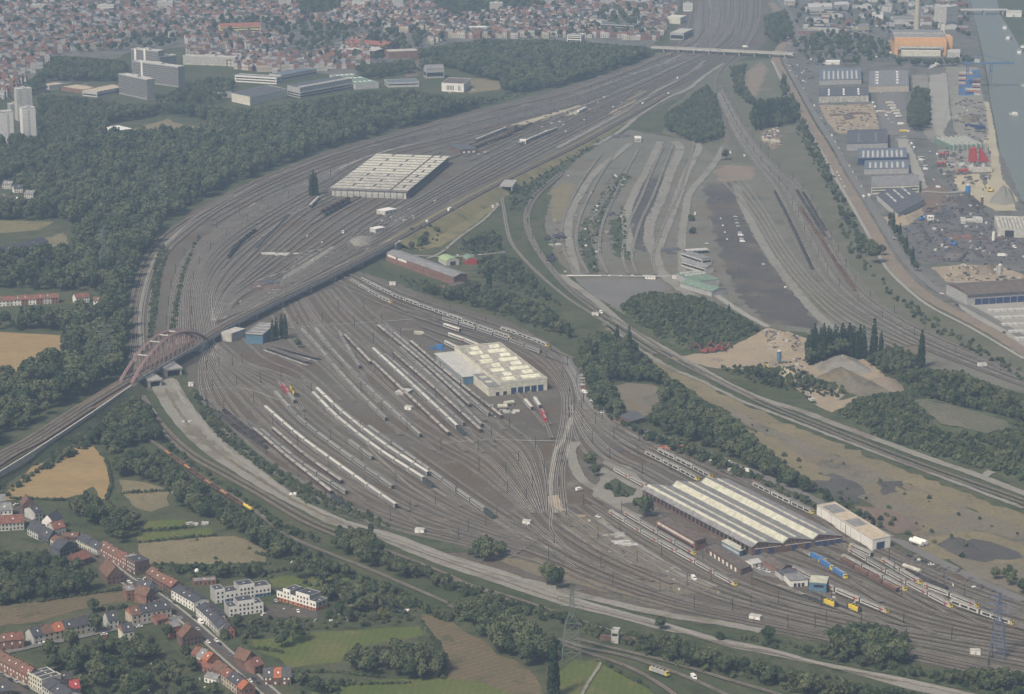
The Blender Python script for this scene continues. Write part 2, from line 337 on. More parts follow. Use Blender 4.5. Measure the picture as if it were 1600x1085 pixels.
# meadow, field and garden patches
for n, px, m in (
    ('stubble_field', [(0, 780), (15, 765), (49, 730), (100, 712), (121, 693), (145, 696), (155, 711), (167, 719), (173, 756), (166, 780), (155, 780), (152, 768), (145, 760), (130, 772), (100, 779), (65, 778), (15, 782)], 'wheat'),
    ('stubble_field', [(-160, 515), (0, 519), (98, 525), (97, 550), (70, 573), (40, 588), (0, 592), (-160, 600)], 'wheat'),
    ('brown_meadow', [(652, 958), (700, 968), (722, 985), (762, 1005), (778, 1024), (806, 1032), (838, 1060), (850, 1110), (640, 1130), (690, 1060), (694, 1020), (665, 990)], 'brownfield'),
    ('green_meadow', [(485, 990), (560, 983), (655, 977), (660, 993), (640, 998), (600, 1003), (545, 1015), (530, 1035), (450, 1045), (438, 1030), (400, 1015), (392, 1000)], 'lawn'),
    ('green_meadow', [(490, 1075), (600, 1062), (700, 1060), (760, 1068), (850, 1110), (480, 1110)], 'lawn'),
    ('green_meadow', [(895, 1030), (940, 1035), (1010, 1075), (1050, 1110), (880, 1110), (870, 1060)], 'lawn'),
    ('allotment', [(216, 848), (235, 845), (310, 838), (365, 838), (390, 845), (420, 862), (415, 878), (350, 885), (290, 883), (222, 880)], 'heath'),
    ('allotment', [(222, 815), (290, 812), (300, 823), (225, 829)], 'lawn'),
    ('allotment', [(216, 835), (330, 824), (338, 838), (216, 848)], 'lawn'),
    ('allotment', [(186, 750), (215, 752), (262, 765), (265, 790), (235, 800), (215, 795), (190, 770)], 'heath'),
    ('garden_ground', [(-100, 870), (60, 860), (140, 880), (160, 900), (190, 925), (170, 945), (0, 975), (-100, 980)], 'garden'),
    ('green_meadow', [(0, 948), (60, 940), (150, 925), (195, 918), (200, 940), (140, 950), (60, 972), (-60, 985)], 'brownfield'),
    ('garden_ground', [(30, 1010), (150, 1000), (250, 990), (330, 1060), (370, 1110), (150, 1110), (60, 1040)], 'garden'),
    ('garden_ground', [(400, 925), (520, 900), (660, 950), (660, 978), (560, 985), (420, 985), (350, 990), (360, 960)], 'garden'),
    ('garden_ground', [(215, 885), (420, 878), (480, 895), (400, 915), (330, 905), (280, 900)], 'garden'),
    ('dry_meadow', [(520, 928), (560, 925), (605, 932), (600, 942), (545, 948)], 'heath'),
    ('dry_meadow', [(420, 905), (500, 895), (550, 905), (500, 920), (430, 918)], 'lawn'),
    ('dry_slope', [(610, 388), (660, 360), (700, 338), (760, 308), (798, 288), (778, 320), (730, 360), (690, 385), (655, 392)], 'drygrass'),
    ('dry_slope', [(800, 290), (840, 266), (900, 240), (930, 228), (880, 262), (850, 292), (815, 330), (795, 330)], 'scrubland'),
    ('clearing', [(690, 132), (735, 122), (790, 128), (780, 140), (735, 146)], 'heath'),
    ('clearing', [(182, 212), (215, 200), (262, 186), (272, 192), (320, 200), (300, 208), (230, 212)], 'heath'),
    ('clearing', [(0, 345), (20, 345), (85, 347), (60, 360), (0, 365)], 'drygrass'),
    ('clearing', [(70, 372), (100, 364), (108, 385), (80, 392)], 'heath'),
    ('clearing', [(115, 140), (135, 128), (140, 136)], 'town'),
    ('clearing', [(630, 110), (660, 88), (655, 118), (635, 122)], 'rust'),
    ('dry_verge', [(930, 490), (1000, 545), (1060, 580), (1140, 620), (1200, 648), (1280, 682), (1400, 730), (1500, 768), (1600, 805), (1760, 860), (1760, 890), (1600, 828), (1480, 785), (1380, 742), (1260, 695), (1180, 660), (1100, 625), (1030, 580), (960, 530)], 'heath'),
    ('wasteland', [(1120, 625), (1180, 658), (1260, 693), (1380, 740), (1480, 783), (1600, 826), (1760, 886), (1760, 1000), (1600, 930), (1520, 900), (1440, 845), (1380, 800), (1290, 745), (1210, 690), (1140, 650)], 'wasteland'),
    ('dry_verge', [(1420, 870), (1450, 840), (1520, 830), (1600, 850), (1600, 880), (1500, 872)], 'heath'),
    ('cinder_ground', [(1250, 745), (1300, 740), (1350, 765), (1330, 790), (1290, 775)], 'clinker'), ('cinder_ground', [(1368, 755), (1410, 752), (1420, 768), (1380, 775)], 'clinker'), ('dry_verge', [(1150, 660), (1220, 690), (1280, 730), (1300, 758), (1240, 740), (1180, 700)], 'heath'), ('earth_clearing', [(1400, 760), (1440, 770), (1500, 800), (1460, 805), (1410, 785)], 'heath'), ('dry_verge', [(1330, 790), (1400, 800), (1440, 830), (1400, 835), (1350, 815)], 'rust'),
    ('earth_clearing', [(880, 800), (940, 815), (1000, 860), (1080, 900), (1130, 925), (1060, 930), (980, 895), (900, 845)], 'wasteland'), ('earth_clearing', [(760, 870), (840, 872), (920, 905), (1020, 935), (1120, 955), (1040, 950), (940, 925), (840, 900)], 'wasteland'),
    ('cinder_ground', [(1480, 850), (1520, 842), (1570, 855), (1600, 872), (1540, 880), (1490, 866)], 'clinker'),
    ('sand_ground', [(1040, 560), (1100, 552), (1140, 545), (1200, 512), (1262, 530), (1280, 560), (1340, 556), (1385, 585), (1425, 600), (1420, 615), (1375, 628), (1330, 608), (1290, 640), (1235, 600), (1180, 578), (1120, 576)], 'sand'),
    ('sand_ground', [(1272, 632), (1320, 625), (1345, 618), (1330, 632), (1300, 645)], 'sand'),
    ('earth_clearing', [(945, 602), (1000, 600), (1030, 606), (1035, 620), (1010, 650), (985, 655), (965, 625)], 'wasteland'),
    ('asphalt_yard', [(1100, 292), (1143, 286), (1160, 330), (1192, 395), (1225, 440), (1262, 485), (1278, 515), (1205, 506), (1160, 468), (1135, 425), (1112, 350)], 'asphalt'),
    ('weedy_ground', [(962, 272), (946, 296), (925, 330), (898, 372), (920, 428), (938, 430), (930, 385), (942, 345), (952, 318), (985, 275)], 'scrubland'),
    ('weedy_ground', [(975, 320), (968, 340), (950, 345), (960, 400), (985, 408), (975, 380), (985, 340)], 'scrubland'),
    ('cinder_ground', [(1000, 280), (985, 335), (985, 385), (1005, 395), (1022, 330), (1045, 275)], 'clinker'),
    ('dry_verge', [(860, 300), (880, 285), (900, 290), (885, 345), (862, 350)], 'heath'),
    ('grey_yard', [(900, 438), (1020, 438), (1050, 452), (985, 470), (970, 485), (930, 465)], 'greyroad'),
    ('concrete_yard', [(1398, 215), (1415, 212), (1440, 265), (1462, 335), (1448, 345), (1440, 300)], 'concrete'),
    ('concrete_yard', [(1370, 146), (1410, 142), (1430, 210), (1382, 212), (1372, 175)], 'greyroad'),
    ('sand_ground', [(1280, 165), (1365, 163), (1375, 205), (1310, 210), (1292, 190)], 'sand'),
    ('sand_ground', [(1490, 275), (1530, 272), (1540, 295), (1575, 305), (1590, 330), (1555, 330), (1530, 315), (1500, 305)], 'palesand'),
    ('sand_ground', [(1455, 418), (1500, 414), (1560, 416), (1600, 430), (1600, 445), (1480, 442)], 'sand'),
    ('scrap_yard', [(1395, 375), (1440, 335), (1480, 305), (1540, 330), (1600, 372), (1600, 412), (1520, 410), (1455, 410), (1420, 400)], 'scrap'),
    ('earth_clearing', [(1440, 300), (1465, 280), (1490, 310), (1460, 335), (1440, 335)], 'rust'),
    ('storage_yard', [(1452, 118), (1478, 116), (1485, 185), (1470, 215), (1455, 205)], 'concrete'),
    ('storage_yard', [(1425, 118), (1450, 118), (1455, 190), (1470, 228), (1450, 220), (1432, 180)], 'yardpale'),
    ('container_ground', [(1478, 105), (1528, 105), (1538, 160), (1545, 210), (1500, 240), (1490, 200)], 'yardpale'),
    ('works_ground', [(1465, 235), (1545, 225), (1550, 265), (1490, 270), (1465, 268)], 'yardpale'),
    ('factory_ground', [(1490, 440), (1600, 445), (1720, 470), (1720, 640), (1600, 560), (1540, 515), (1500, 480)], 'concrete'),
    ('earth_clearing', [(1160, 118), (1185, 98), (1200, 105), (1190, 135), (1180, 152), (1165, 150)], 'dirt'),
    ('earth_clearing', [(1185, 208), (1215, 200), (1222, 225), (1205, 235), (1195, 222)], 'dirt'),
    ('earth_clearing', [(1115, 268), (1140, 258), (1180, 262), (1170, 282), (1125, 285)], 'dirt'),
    ('earth_track', [(860, 178), (905, 165), (920, 168), (900, 178), (820, 195), (790, 198)], 'palesand'),
    ('earth_track', [(950, 178), (1000, 142), (1012, 142), (985, 165), (960, 180)], 'sand'),
    ('pale_ground', [(540, 372), (565, 368), (590, 372), (575, 392), (545, 390)], 'gravel'),
    ('pale_ground', [(470, 395), (520, 385), (540, 400), (500, 425), (455, 440), (430, 450)], 'yardpale'),
    ('pale_ground', [(590, 345), (620, 330), (650, 325), (640, 345), (610, 358)], 'greyroad'),
    ('asphalt_yard', [(905, 676), (935, 690), (985, 698), (955, 715), (925, 712)], 'asphalt'),
    ('green_verge', [(296, 605), (312, 612), (345, 655), (390, 700), (440, 735), (520, 775), (620, 825), (640, 832), (740, 862), (700, 864), (632, 840), (545, 808), (477, 785), (400, 727), (343, 684), (317, 656)], 'scrubland'),
    ('green_verge', [(245, 390), (252, 380), (262, 392), (250, 440), (243, 500), (238, 535), (230, 535), (236, 450)], 'scrubland'),
    ('green_verge', [(272, 470), (285, 420), (300, 385), (316, 365), (300, 395), (285, 445), (275, 520), (263, 520)], 'scrubland'),
    ('green_verge', [(1030, 970), (1100, 985), (1200, 1000), (1290, 1015), (1460, 1062), (1600, 1085), (1600, 1100), (1458, 1068), (1381, 1052), (1277, 1032), (1200, 1011), (1110, 993)], 'scrubland'),
    ('green_verge', [(1290, 905 + 70), (1420, 1000), (1430, 1035), (1330, 1030), (1290, 1010)], 'woodfloor'),
    ('forecourt', [(945, 720), (985, 730), (1010, 760), (1000, 785), (960, 790), (930, 770)], 'yardpale'),
    ('lawn_island', [(948, 755), (962, 748), (995, 765), (990, 775), (960, 778)], 'garden'),
    ('depot_yard', [(1025, 800), (1100, 850), (1160, 860), (1230, 880), (1290, 900), (1260, 910), (1190, 900), (1120, 870), (1040, 830)], 'greyroad'),
    ('courtyard', [(405, 950), (430, 945), (500, 955), (495, 968), (410, 965)], 'asphalt'),
): sheet(n, px, M[m], 5.0 if n in ('asphalt_yard', 'cinder_ground', 'earth_clearing', 'dry_verge', 'weedy_ground') else 1.5 if n not in ('canal_water', 'asphalt_yard', 'courtyard') else 0.3)
# the gravel bed beside the lower yard
sheet('gravel_road', [(237, 605), (262, 592), (276, 594), (291, 620), (317, 656), (343, 684), (374, 710), (400, 727), (439, 759), (477, 785), (519, 804), (545, 815), (632, 840), (697, 866), (800, 897), (888, 930), (944, 948), (1027, 970), (1110, 994), (1200, 1013), (1277, 1034), (1381, 1054), (1458, 1070), (1600, 1102), (1600, 1112), (1419, 1078), (1381, 1067), (1303, 1046), (1200, 1024), (1135, 1011), (1073, 992), (1027, 984), (944, 961), (888, 949), (800, 921), (761, 908), (692, 885), (632, 862), (588, 840), (508, 818), (477, 800), (436, 780), (400, 760), (361, 735), (325, 712), (297, 689), (273, 663), (250, 630)], M['gravel'], 0.7)
for n, w, m, amp, px in (
    ('gravel_path', 9, 'gravel', .8, [(800, 905), (850, 916), (924, 936), (1048, 963), (1123, 974), (1190, 987)]),
    ('gravel_road', 9, 'gravel', .6, [(875, 430), (905, 452), (944, 482), (975, 510), (1014, 533), (1048, 552), (1097, 579), (1148, 607), (1200, 628), (1252, 643), (1303, 663), (1381, 692), (1458, 720), (1525, 743), (1600, 772), (1700, 810)]),
    ('gravel_path', 5, 'gravel', .8, [(965, 522), (991, 542), (1040, 572), (1097, 597), (1160, 628), (1230, 655), (1320, 690), (1400, 720), (1480, 750), (1600, 795)]),
    ('gravel_path', 7, 'gravel', 1, [(1538, 745), (1552, 735), (1570, 715), (1600, 690)]),
    ('gravel_path', 5, 'palesand', 1, [(1452, 650), (1480, 648), (1530, 658), (1565, 665)]),
    ('service_road', 9, 'greyroad', .8, [(885, 560), (903, 600), (915, 628), (950, 650), (1000, 672), (1075, 698), (1150, 728), (1230, 762), (1300, 795), (1400, 845), (1500, 895), (1600, 940)]),
    ('service_road', 3.5, 'gravel', .4, [(892, 655), (880, 690), (868, 705), (862, 740), (860, 775), (868, 803)]),
    ('service_road', 8, 'gravel', .6, [(900, 692), (893, 705), (898, 731), (913, 754), (944, 772), (965, 793), (1000, 810)]),
    ('service_road', 8, 'yardpale', .6, [(945, 730), (946, 752), (935, 775), (965, 795)]),
    ('service_road', 6, 'sand', .6, [(866, 775), (875, 795), (888, 806), (915, 808)]),
    ('service_road', 7, 'gravel', .8, [(935, 808), (952, 826), (1032, 878), (1073, 902), (1117, 918)]),
    ('gravel_path', 6, 'gravel', .5, [(400, 289), (335, 322), (284, 357), (248, 396), (230, 432), (219, 489), (214, 550), (214, 590)]),
    ('gravel_path', 5, 'gravel', .5, [(400, 318), (361, 348), (322, 377), (287, 409), (273, 452), (268, 516)]),
    ('gravel_path', 5, 'gravel', .5, [(415, 280), (503, 249), (581, 223), (658, 202), (800, 166), (877, 148), (955, 122), (1006, 99)]),
    ('gravel_path', 9, 'formation', 1, [(978, 258), (966, 270), (942, 314), (926, 345), (929, 373), (944, 425)]),
    ('gravel_path', 10, 'yardpale', 1, [(1032, 222), (1017, 253), (1009, 270), (991, 304), (978, 342), (986, 394)]),
    ('gravel_path', 12, 'yardpale', 1, [(1053, 222), (1063, 234), (1048, 270), (1032, 314), (1017, 347), (1014, 378), (1024, 399), (1032, 425), (1058, 448), (1084, 466)]),
    ('gravel_path', 10, 'yardpale', 1, [(1085, 220), (1092, 234), (1073, 270), (1058, 311), (1045, 347), (1027, 394)]),
    ('gravel_path', 9, 'yardpale', 1, [(1135, 225), (1112, 262), (1080, 300), (1072, 330), (1066, 370), (1066, 425), (1075, 450)]),
    ('gravel_path', 9, 'yardpale', 1, [(985, 225), (960, 245), (929, 272), (908, 303), (890, 342), (890, 381), (901, 430)]),
    ('gravel_path', 7, 'concrete', .4, [(872, 432), (950, 432), (1020, 433), (1082, 432), (1092, 448), (1118, 462), (1160, 490), (1200, 512)]),
    ('gravel_path', 10, 'yardpale', 1, [(1150, 290), (1165, 330), (1200, 395), (1240, 450), (1290, 505), (1340, 540)]),
    ('gravel_path', 7, 'gravel', 1, [(930, 228), (970, 205), (1000, 180), (1040, 155), (1075, 140), (1100, 120), (1130, 100)]),
    ('gravel_path', 8, 'yardpale', 1, [(1100, 95), (1085, 110), (1040, 135), (980, 172), (930, 200), (870, 232)]),
    ('gravel_path', 7, 'formation', .8, [(1112, 145), (1125, 180), (1135, 215), (1130, 250)]),
    ('dirt_road', 15, 'dirt', 1, [(1205, 5), (1222, 28), (1236, 54), (1220, 75), (1213, 95), (1237, 142), (1263, 191), (1289, 232), (1315, 280), (1336, 314), (1366, 365), (1398, 418), (1440, 458), (1475, 480), (1535, 511), (1600, 550), (1720, 625)]),
    ('asphalt_road', 9, 'greyroad', .4, [(1216, 0), (1236, 26), (1247, 54), (1232, 75), (1226, 92), (1252, 142), (1278, 188), (1306, 232), (1334, 280), (1356, 314), (1387, 365), (1418, 412), (1458, 449), (1495, 470), (1550, 500), (1610, 535), (1720, 600)]),
    ('pale_footway', 4, 'concrete', .2, [(1206, 95), (1229, 142), (1255, 191), (1280, 232), (1306, 280), (1326, 314), (1355, 365), (1384, 418), (1424, 458), (1460, 484), (1520, 515), (1600, 562)]),
    ('street', 8, 'asphalt', .1, [(20, 795), (60, 822), (95, 842), (150, 870), (195, 905), (215, 918), (250, 938), (300, 977), (345, 1017), (390, 1057), (440, 1102)]),
    ('pavement', 1.8, 'concrete', .1, [(165, 872), (205, 903), (223, 913), (260, 936), (310, 975), (355, 1014), (400, 1053), (450, 1098)]),
    ('pavement', 1.8, 'concrete', .1, [(190, 912), (205, 921), (240, 940), (290, 979), (335, 1019), (380, 1059), (430, 1104)]),
    ('street', 6, 'greyroad', .1, [(-60, 1030), (17, 1019), (60, 1009), (94, 1003), (140, 993), (185, 983), (234, 973), (285, 966)]),
    ('street', 7, 'asphalt', .1, [(-60, 1032), (0, 1064), (27, 1078), (53, 1092)]),
    ('pavement', 2.4, 'concrete', .1, [(-60, 1020), (0, 1052), (40, 1072), (68, 1088)]),
    ('footpath', 2.2, 'gravel', .3, [(940, 1035), (930, 1052), (918, 1070), (908, 1090)]),
    ('gravel_path', 4, 'yardpale', .4, [(780, 320), (755, 345), (720, 370), (690, 395), (668, 405)]),
    ('gravel_path', 6, 'gravel', .5, [(640, 400), (700, 402), (740, 400), (790, 395)]),
    ('gravel_path', 4, 'gravelpale', .9, [(268, 592), (284, 622), (309, 657), (336, 686), (368, 714), (396, 732), (435, 764), (474, 789), (540, 816), (628, 845), (694, 871), (798, 902), (886, 934), (944, 951), (1027, 974), (1110, 999), (1200, 1017), (1277, 1038), (1381, 1058), (1500, 1084)]), ('gravel_path', 3, 'wasteland', .9, [(258, 608), (280, 645), (306, 678), (336, 704), (372, 729), (412, 754), (456, 781), (512, 809)]), ('gravel_path', 1.2, 'wasteland', .4, [(530, 818), (618, 850), (690, 876), (790, 910), (884, 942), (944, 957), (1027, 979), (1120, 1006), (1200, 1021), (1290, 1043), (1400, 1066)]), ('earth_clearing', 9, 'wasteland', 3, [(296, 668), (312, 684), (330, 698)]),
    ('cable_trough', 2, 'concrete', .2, [(690, 694), (760, 689), (880, 691)]), ('cable_trough', 2, 'concrete', .2, [(450, 513), (530, 508), (645, 500)]), ('cable_trough', 1.6, 'concrete', .2, [(310, 610), (380, 608), (470, 640)]), ('cable_trough', 1.6, 'gravel', .2, [(575, 700), (640, 760), (700, 800)]), ('cable_trough', 2, 'concrete', .2, [(400, 440), (470, 420), (560, 418)]),
    ('street', 9, 'greyroad', .2, [(1460, 215), (1500, 216), (1545, 218)]),
    ('street', 8, 'greyroad', .2, [(1385, 218), (1420, 216), (1470, 220)]),
    ('street', 8, 'concrete', .3, [(1440, 300), (1480, 302), (1505, 300)]),
    ('street', 8, 'concrete', .3, [(1475, 115), (1478, 160), (1468, 200), (1475, 218)]),
): ribbon(n, px, w, M[m], amp)
# ------------------------------------------------------------ railway tracks
M['ballast'] = soil('ballast', (.142, .130, .108), (.112, .102, .086), .03, (.185, .170, .142), .05, .56, .35)
M['rustbed'] = soil('rustbed', (.135, .100, .074), (.105, .082, .063), .03, None, .05, .55, .3)
M['sleepers'] = soil('sleepers', (.046, .042, .037), (.066, .059, .052), .05, (.095, .087, .076), .06, .6, .4)
M['oldsleepers'] = soil('oldsleepers', (.125, .118, .098), (.10, .098, .08), .05, (.085, .09, .065), .06, .5, .35)
M['paleballast'] = soil('paleballast', (.215, .203, .18), (.175, .166, .148), .04, None, .05, .6, .25)
M['rail'] = paint('rail', (.50, .455, .395), .4, .3, .08, metal=.2)
TRK = [0]
def track_line(D, kind=0):
    TRK[0] += 1; z = 0.42 + 0.0035 * TRK[0]
    mb = MB(); N = normals(D)
    strip(mb, D, N, 1.9, -1.9, z, 0); strip(mb, D, N, 1.1, -1.1, z + .05, 1)
    for s in (-.74, .74): strip(mb, D, N, s + .15, s - .15, z + .2, 2)
    ms = {0: ['ballast', 'sleepers', 'rail'], 1: ['rustbed', 'sleepers', 'rail'], 2: ['formation', 'oldsleepers', 'rail'], 3: ['paleballast', 'sleepers', 'rail']}[kind]
    return tag(mb.build('railway_track', [M[q] for q in ms]), None, None, None, 'structure')
def track(px, kind=0, z=0.0): return track_line(smooth(GL(px, z), 8), kind)
FAM = {}
def family(key, A, B, n, kind=0, kinds=None):
    a = resample(smooth(GL(A), 8), 90); b = resample(smooth(GL(B), 8), 90); FAM[key] = (a, b, n)
    for i in range(n):
        t = (i + (R.uniform(-.28, .28) if 0 < i < n - 1 and n > 4 else 0)) / (n - 1) if n > 1 else 0
        track_line([p.lerp(q, t) for p, q in zip(a, b)], kinds[i % len(kinds)] if kinds else kind)
family('lower', [(322, 538), (312, 575), (316, 620), (340, 662), (385, 708), (455, 757), (535, 797), (625, 830), (720, 852), (800, 872)],
       [(337, 535), (368, 562), (425, 580), (488, 606), (560, 660), (640, 712), (710, 762), (780, 806), (850, 838)], 14, kinds=[0, 0, 1, 0])
family('upper', [(440, 478), (462, 520), (503, 565), (560, 620), (612, 665), (670, 700), (730, 730), (780, 768), (822, 803)],
       [(535, 445), (570, 480), (620, 520), (680, 570), (740, 622), (800, 668), (838, 700), (852, 745), (856, 802)], 11, kinds=[0, 1, 0, 3, 1])
family('throat', [(345, 535), (390, 570), (450, 590), (500, 625)], [(470, 470), (500, 520), (540, 570), (590, 630)], 6)
family('curve', [(520, 442), (600, 478), (680, 507), (785, 538), (845, 572), (876, 612), (878, 655), (868, 705), (858, 760), (862, 803)],
       [(545, 434), (630, 470), (715, 500), (800, 528), (858, 556), (888, 600), (893, 650), (890, 690), (880, 740), (885, 800)], 4, kinds=[1, 0])
family('through', [(552, 432), (640, 470), (730, 500), (806, 526), (862, 552), (893, 590), (905, 625), (935, 655), (1010, 690), (1090, 725), (1180, 765), (1272, 808), (1330, 850), (1420, 895), (1520, 935), (1640, 975)],
       [(560, 428), (648, 466), (738, 495), (814, 521), (868, 546), (899, 585), (910, 617), (941, 649), (1017, 684), (1096, 718), (1186, 758), (1278, 800), (1340, 838), (1430, 882), (1530, 922), (1650, 962)], 2)
family('depot', [(888, 640), (903, 690), (930, 722), (975, 742), (1015, 765)], [(903, 625), (960, 665), (1030, 702), (1080, 728), (1112, 745)], 8, kinds=[0, 3])
family('front', [(860, 790), (910, 830), (990, 880), (1090, 925), (1200, 958), (1350, 992), (1620, 1045)],
       [(945, 790), (1050, 852), (1150, 908), (1250, 942), (1400, 975), (1640, 1015)], 6, kinds=[0, 3, 0])
family('lowline', [(800, 868), (870, 890), (950, 922), (1050, 950), (1150, 972), (1300, 1003), (1500, 1048), (1640, 1080)],
       [(850, 835), (910, 872), (985, 905), (1075, 938), (1170, 960), (1320, 992), (1500, 1030), (1640, 1062)], 5, kinds=[0, 1])
family('depotfan', [(1196, 872), (1285, 905), (1395, 955), (1500, 985), (1640, 1012)], [(1325, 842), (1410, 878), (1500, 918), (1640, 968)], 11)
family('outer', [(262, 545), (270, 455), (290, 402), (328, 367), (400, 323), (480, 286), (560, 251), (650, 222), (760, 190), (860, 165), (960, 128), (1055, 90), (1100, 60), (1110, 20), (1105, -60)],
       [(312, 530), (306, 465), (318, 415), (358, 372), (430, 326), (510, 282), (580, 244), (700, 216), (800, 190), (900, 163), (1000, 128), (1075, 92), (1120, 60), (1130, 20), (1125, -60)], 8, kinds=[0, 1, 0, 0])
family('mid', [(330, 335), (400, 299), (495, 257), (595, 227), (705, 200), (803, 173), (900, 149), (1000, 114), (1060, 90), (1098, 55), (1102, 20), (1100, -60)], [(332, 362), (402, 319), (482, 283), (562, 248), (652, 219), (762, 187), (862, 162), (962, 125), (1057, 89), (1102, 58), (1110, 20), (1104, -60)], 4, kinds=[1, 0])
family('inner', [(318, 528), (311, 465), (323, 418), (362, 376), (434, 330), (512, 287), (582, 250), (700, 221), (800, 194)], [(338, 518), (332, 468), (350, 428), (396, 383), (452, 338), (505, 312)], 6, kinds=[0, 0, 1])
family('shed', [(330, 505), (345, 450), (400, 392), (458, 338), (512, 310)], [(350, 500), (375, 465), (450, 425), (552, 362), (634, 312)], 9, kinds=[0, 1, 0])
family('east', [(352, 498), (385, 470), (470, 424), (595, 345), (690, 290), (760, 250), (850, 206), (945, 163), (1045, 117), (1115, 83), (1150, 45), (1150, -60)],
       [(395, 482), (480, 437), (600, 372), (700, 312), (790, 268), (880, 222), (970, 176), (1060, 132), (1140, 92), (1180, 50), (1188, 0), (1185, -60)], 7, kinds=[0, 0, 1])
family('north', [(712, 232), (800, 203), (900, 170), (1000, 132), (1080, 92), (1128, 58), (1135, 15), (1130, -60)], [(735, 252), (830, 205), (930, 158), (1030, 115), (1105, 82), (1145, 45), (1148, 0), (1145, -60)], 4, kinds=[1, 0])
family('loop', [(206, 556), (203, 490), (216, 430), (235, 390), (275, 354), (335, 320), (400, 284), (500, 244), (600, 214), (720, 181), (800, 163), (880, 143), (960, 117), (1020, 92), (1062, 72), (1085, 40), (1085, -60)],
       [(232, 548), (232, 490), (245, 430), (262, 395), (300, 360), (345, 327), (410, 289), (505, 249), (605, 218), (724, 184), (803, 166), (883, 146), (963, 120), (1023, 95), (1068, 75), (1095, 40), (1095, -60)], 4, kinds=[1, 1, 3, 1])
family('wagons', [(1120, 150), (1150, 215), (1183, 262), (1207, 298), (1236, 365), (1266, 422), (1310, 468), (1380, 513), (1460, 552), (1620, 612)],
       [(1128, 140), (1165, 205), (1205, 255), (1250, 292), (1292, 362), (1338, 445), (1395, 492), (1480, 535), (1620, 592)], 9, kinds=[0, 2, 0])
family('weedy', [(1130, 285), (1175, 335), (1215, 400), (1260, 455), (1320, 510), (1400, 545)], [(1160, 280), (1195, 330), (1235, 395), (1280, 450), (1340, 495), (1430, 540)], 4, 2)
family('westbank', [(877, 270), (839, 301), (823, 327), (821, 353), (834, 386), (859, 422), (890, 456), (934, 489), (981, 518), (1032, 552), (1090, 583), (1150, 613), (1200, 637), (1277, 668), (1381, 710), (1484, 748), (1640, 803)],
       [(880, 272), (844, 303), (828, 329), (826, 353), (839, 386), (864, 421), (895, 454), (939, 486), (986, 514), (1040, 550), (1097, 581), (1156, 611), (1206, 634), (1283, 665), (1387, 706), (1490, 744), (1645, 798)], 2)
family('abandoned', [(940, 240), (905, 290), (880, 345), (880, 390), (900, 428)], [(1085, 225), (1062, 300), (1040, 345), (1020, 400), (1025, 430)], 6, 2)
for k, px in (
    (1, [(224, 620), (258, 669), (302, 709), (361, 743), (400, 765), (485, 814), (529, 833), (591, 857), (684, 893), (735, 916), (800, 935), (877, 961), (937, 982), (1010, 1005), (1100, 1035)]),
    (1, [(220, 624), (252, 673), (296, 714), (355, 748), (400, 773), (480, 820), (586, 862), (680, 898), (800, 941), (877, 967), (937, 988)]),
    (0, [(224, 684), (255, 703), (326, 754), (397, 799), (449, 838), (503, 862), (581, 893), (658, 926), (720, 952), (821, 984), (908, 1012), (981, 1028), (1058, 1054), (1110, 1076), (1160, 1100)]),
    (1, [(700, 948), (821, 989), (911, 1020), (981, 1044), (1032, 1072), (1070, 1100)]),
    (0, [(900, 1000), (955, 1014), (1045, 1036), (1135, 1063), (1200, 1082), (1260, 1100)]),
    (3, [(780, 286), (783, 300), (786, 322), (796, 373), (815, 402), (850, 437), (888, 468), (930, 495), (975, 524), (1025, 555)]),
    (0, [(1117, 150), (1120, 120), (1140, 95), (1165, 75), (1185, 30)]),
    (0, [(800, 800), (830, 822), (880, 862), (960, 900)]), (0, [(822, 803), (850, 830), (900, 868), (980, 905)]), (1, [(840, 800), (868, 828), (930, 868), (1020, 910)]), (0, [(852, 800), (880, 825), (940, 862), (1040, 902)]), (1, [(858, 803), (892, 832), (955, 872), (1050, 914)]), (0, [(880, 800), (920, 838), (990, 885)]), (0, [(862, 803), (862, 830), (890, 860), (950, 890), (1030, 925)]), (0, [(770, 800), (820, 838), (880, 872)]),
    (0, [(660, 745), (760, 810), (840, 850), (900, 890)]), (1, [(640, 700), (740, 770), (830, 830), (880, 860)]),
    (0, [(320, 545), (352, 600), (420, 665), (520, 740), (640, 800)]), (0, [(420, 470), (450, 440), (520, 392), (560, 360)]),
): track(px, k)
for d in range(9):
    track([(1085 + d * 11, -70), (1083 + d * 11, -10), (1078 + d * 11.5, 30), (1066 + d * 11, 62), (1045 + d * 9, 88)], d % 2)
# ------------------------------------------------------------ rolling stock
M['roofgrey'] = paint('roofgrey', (.215, .21, .195), .6, .3, .5, .25)
M['roofbrown'] = paint('roofbrown', (.27, .26, .235), .7, .35, .4, .25)
M['roofwhite'] = paint('roofwhite', (.46, .455, .42), .55, .15, .4, .12)
M['bodywhite'] = paint('bodywhite', (.47, .465, .44), .5, .12, .5, .1)
M['bodygrey'] = paint('bodygrey', (.30, .30, .295), .5, .15, .5, .15)
M['bodywine'] = paint('bodywine', (.13, .075, .065), .5, .2, .5, .2)
M['dark'] = paint('dark', (.035, .035, .037), .6, .2)
M['glassdark'] = paint('glassdark', (.022, .026, .032), .12, .1, spec=.6)
M['redpaint'] = paint('redpaint', (.33, .045, .045), .5, .15)
M['yellowpaint'] = paint('yellowpaint', (.60, .46, .06), .5, .15)
M['bluepaint'] = paint('bluepaint', (.045, .16, .40), .5, .15)
M['rustwagon'] = paint('rustwagon', (.135, .085, .065), .85, .35, .4, .25)
M['blackwagon'] = paint('blackwagon', (.065, .060, .060), .8, .3, .4, .3)
M['orangeload'] = paint('orangeload', (.33, .175, .08), .9, .3, .8, .3)
M['greenloco'] = paint('greenloco', (.05, .065, .06), .6, .2)
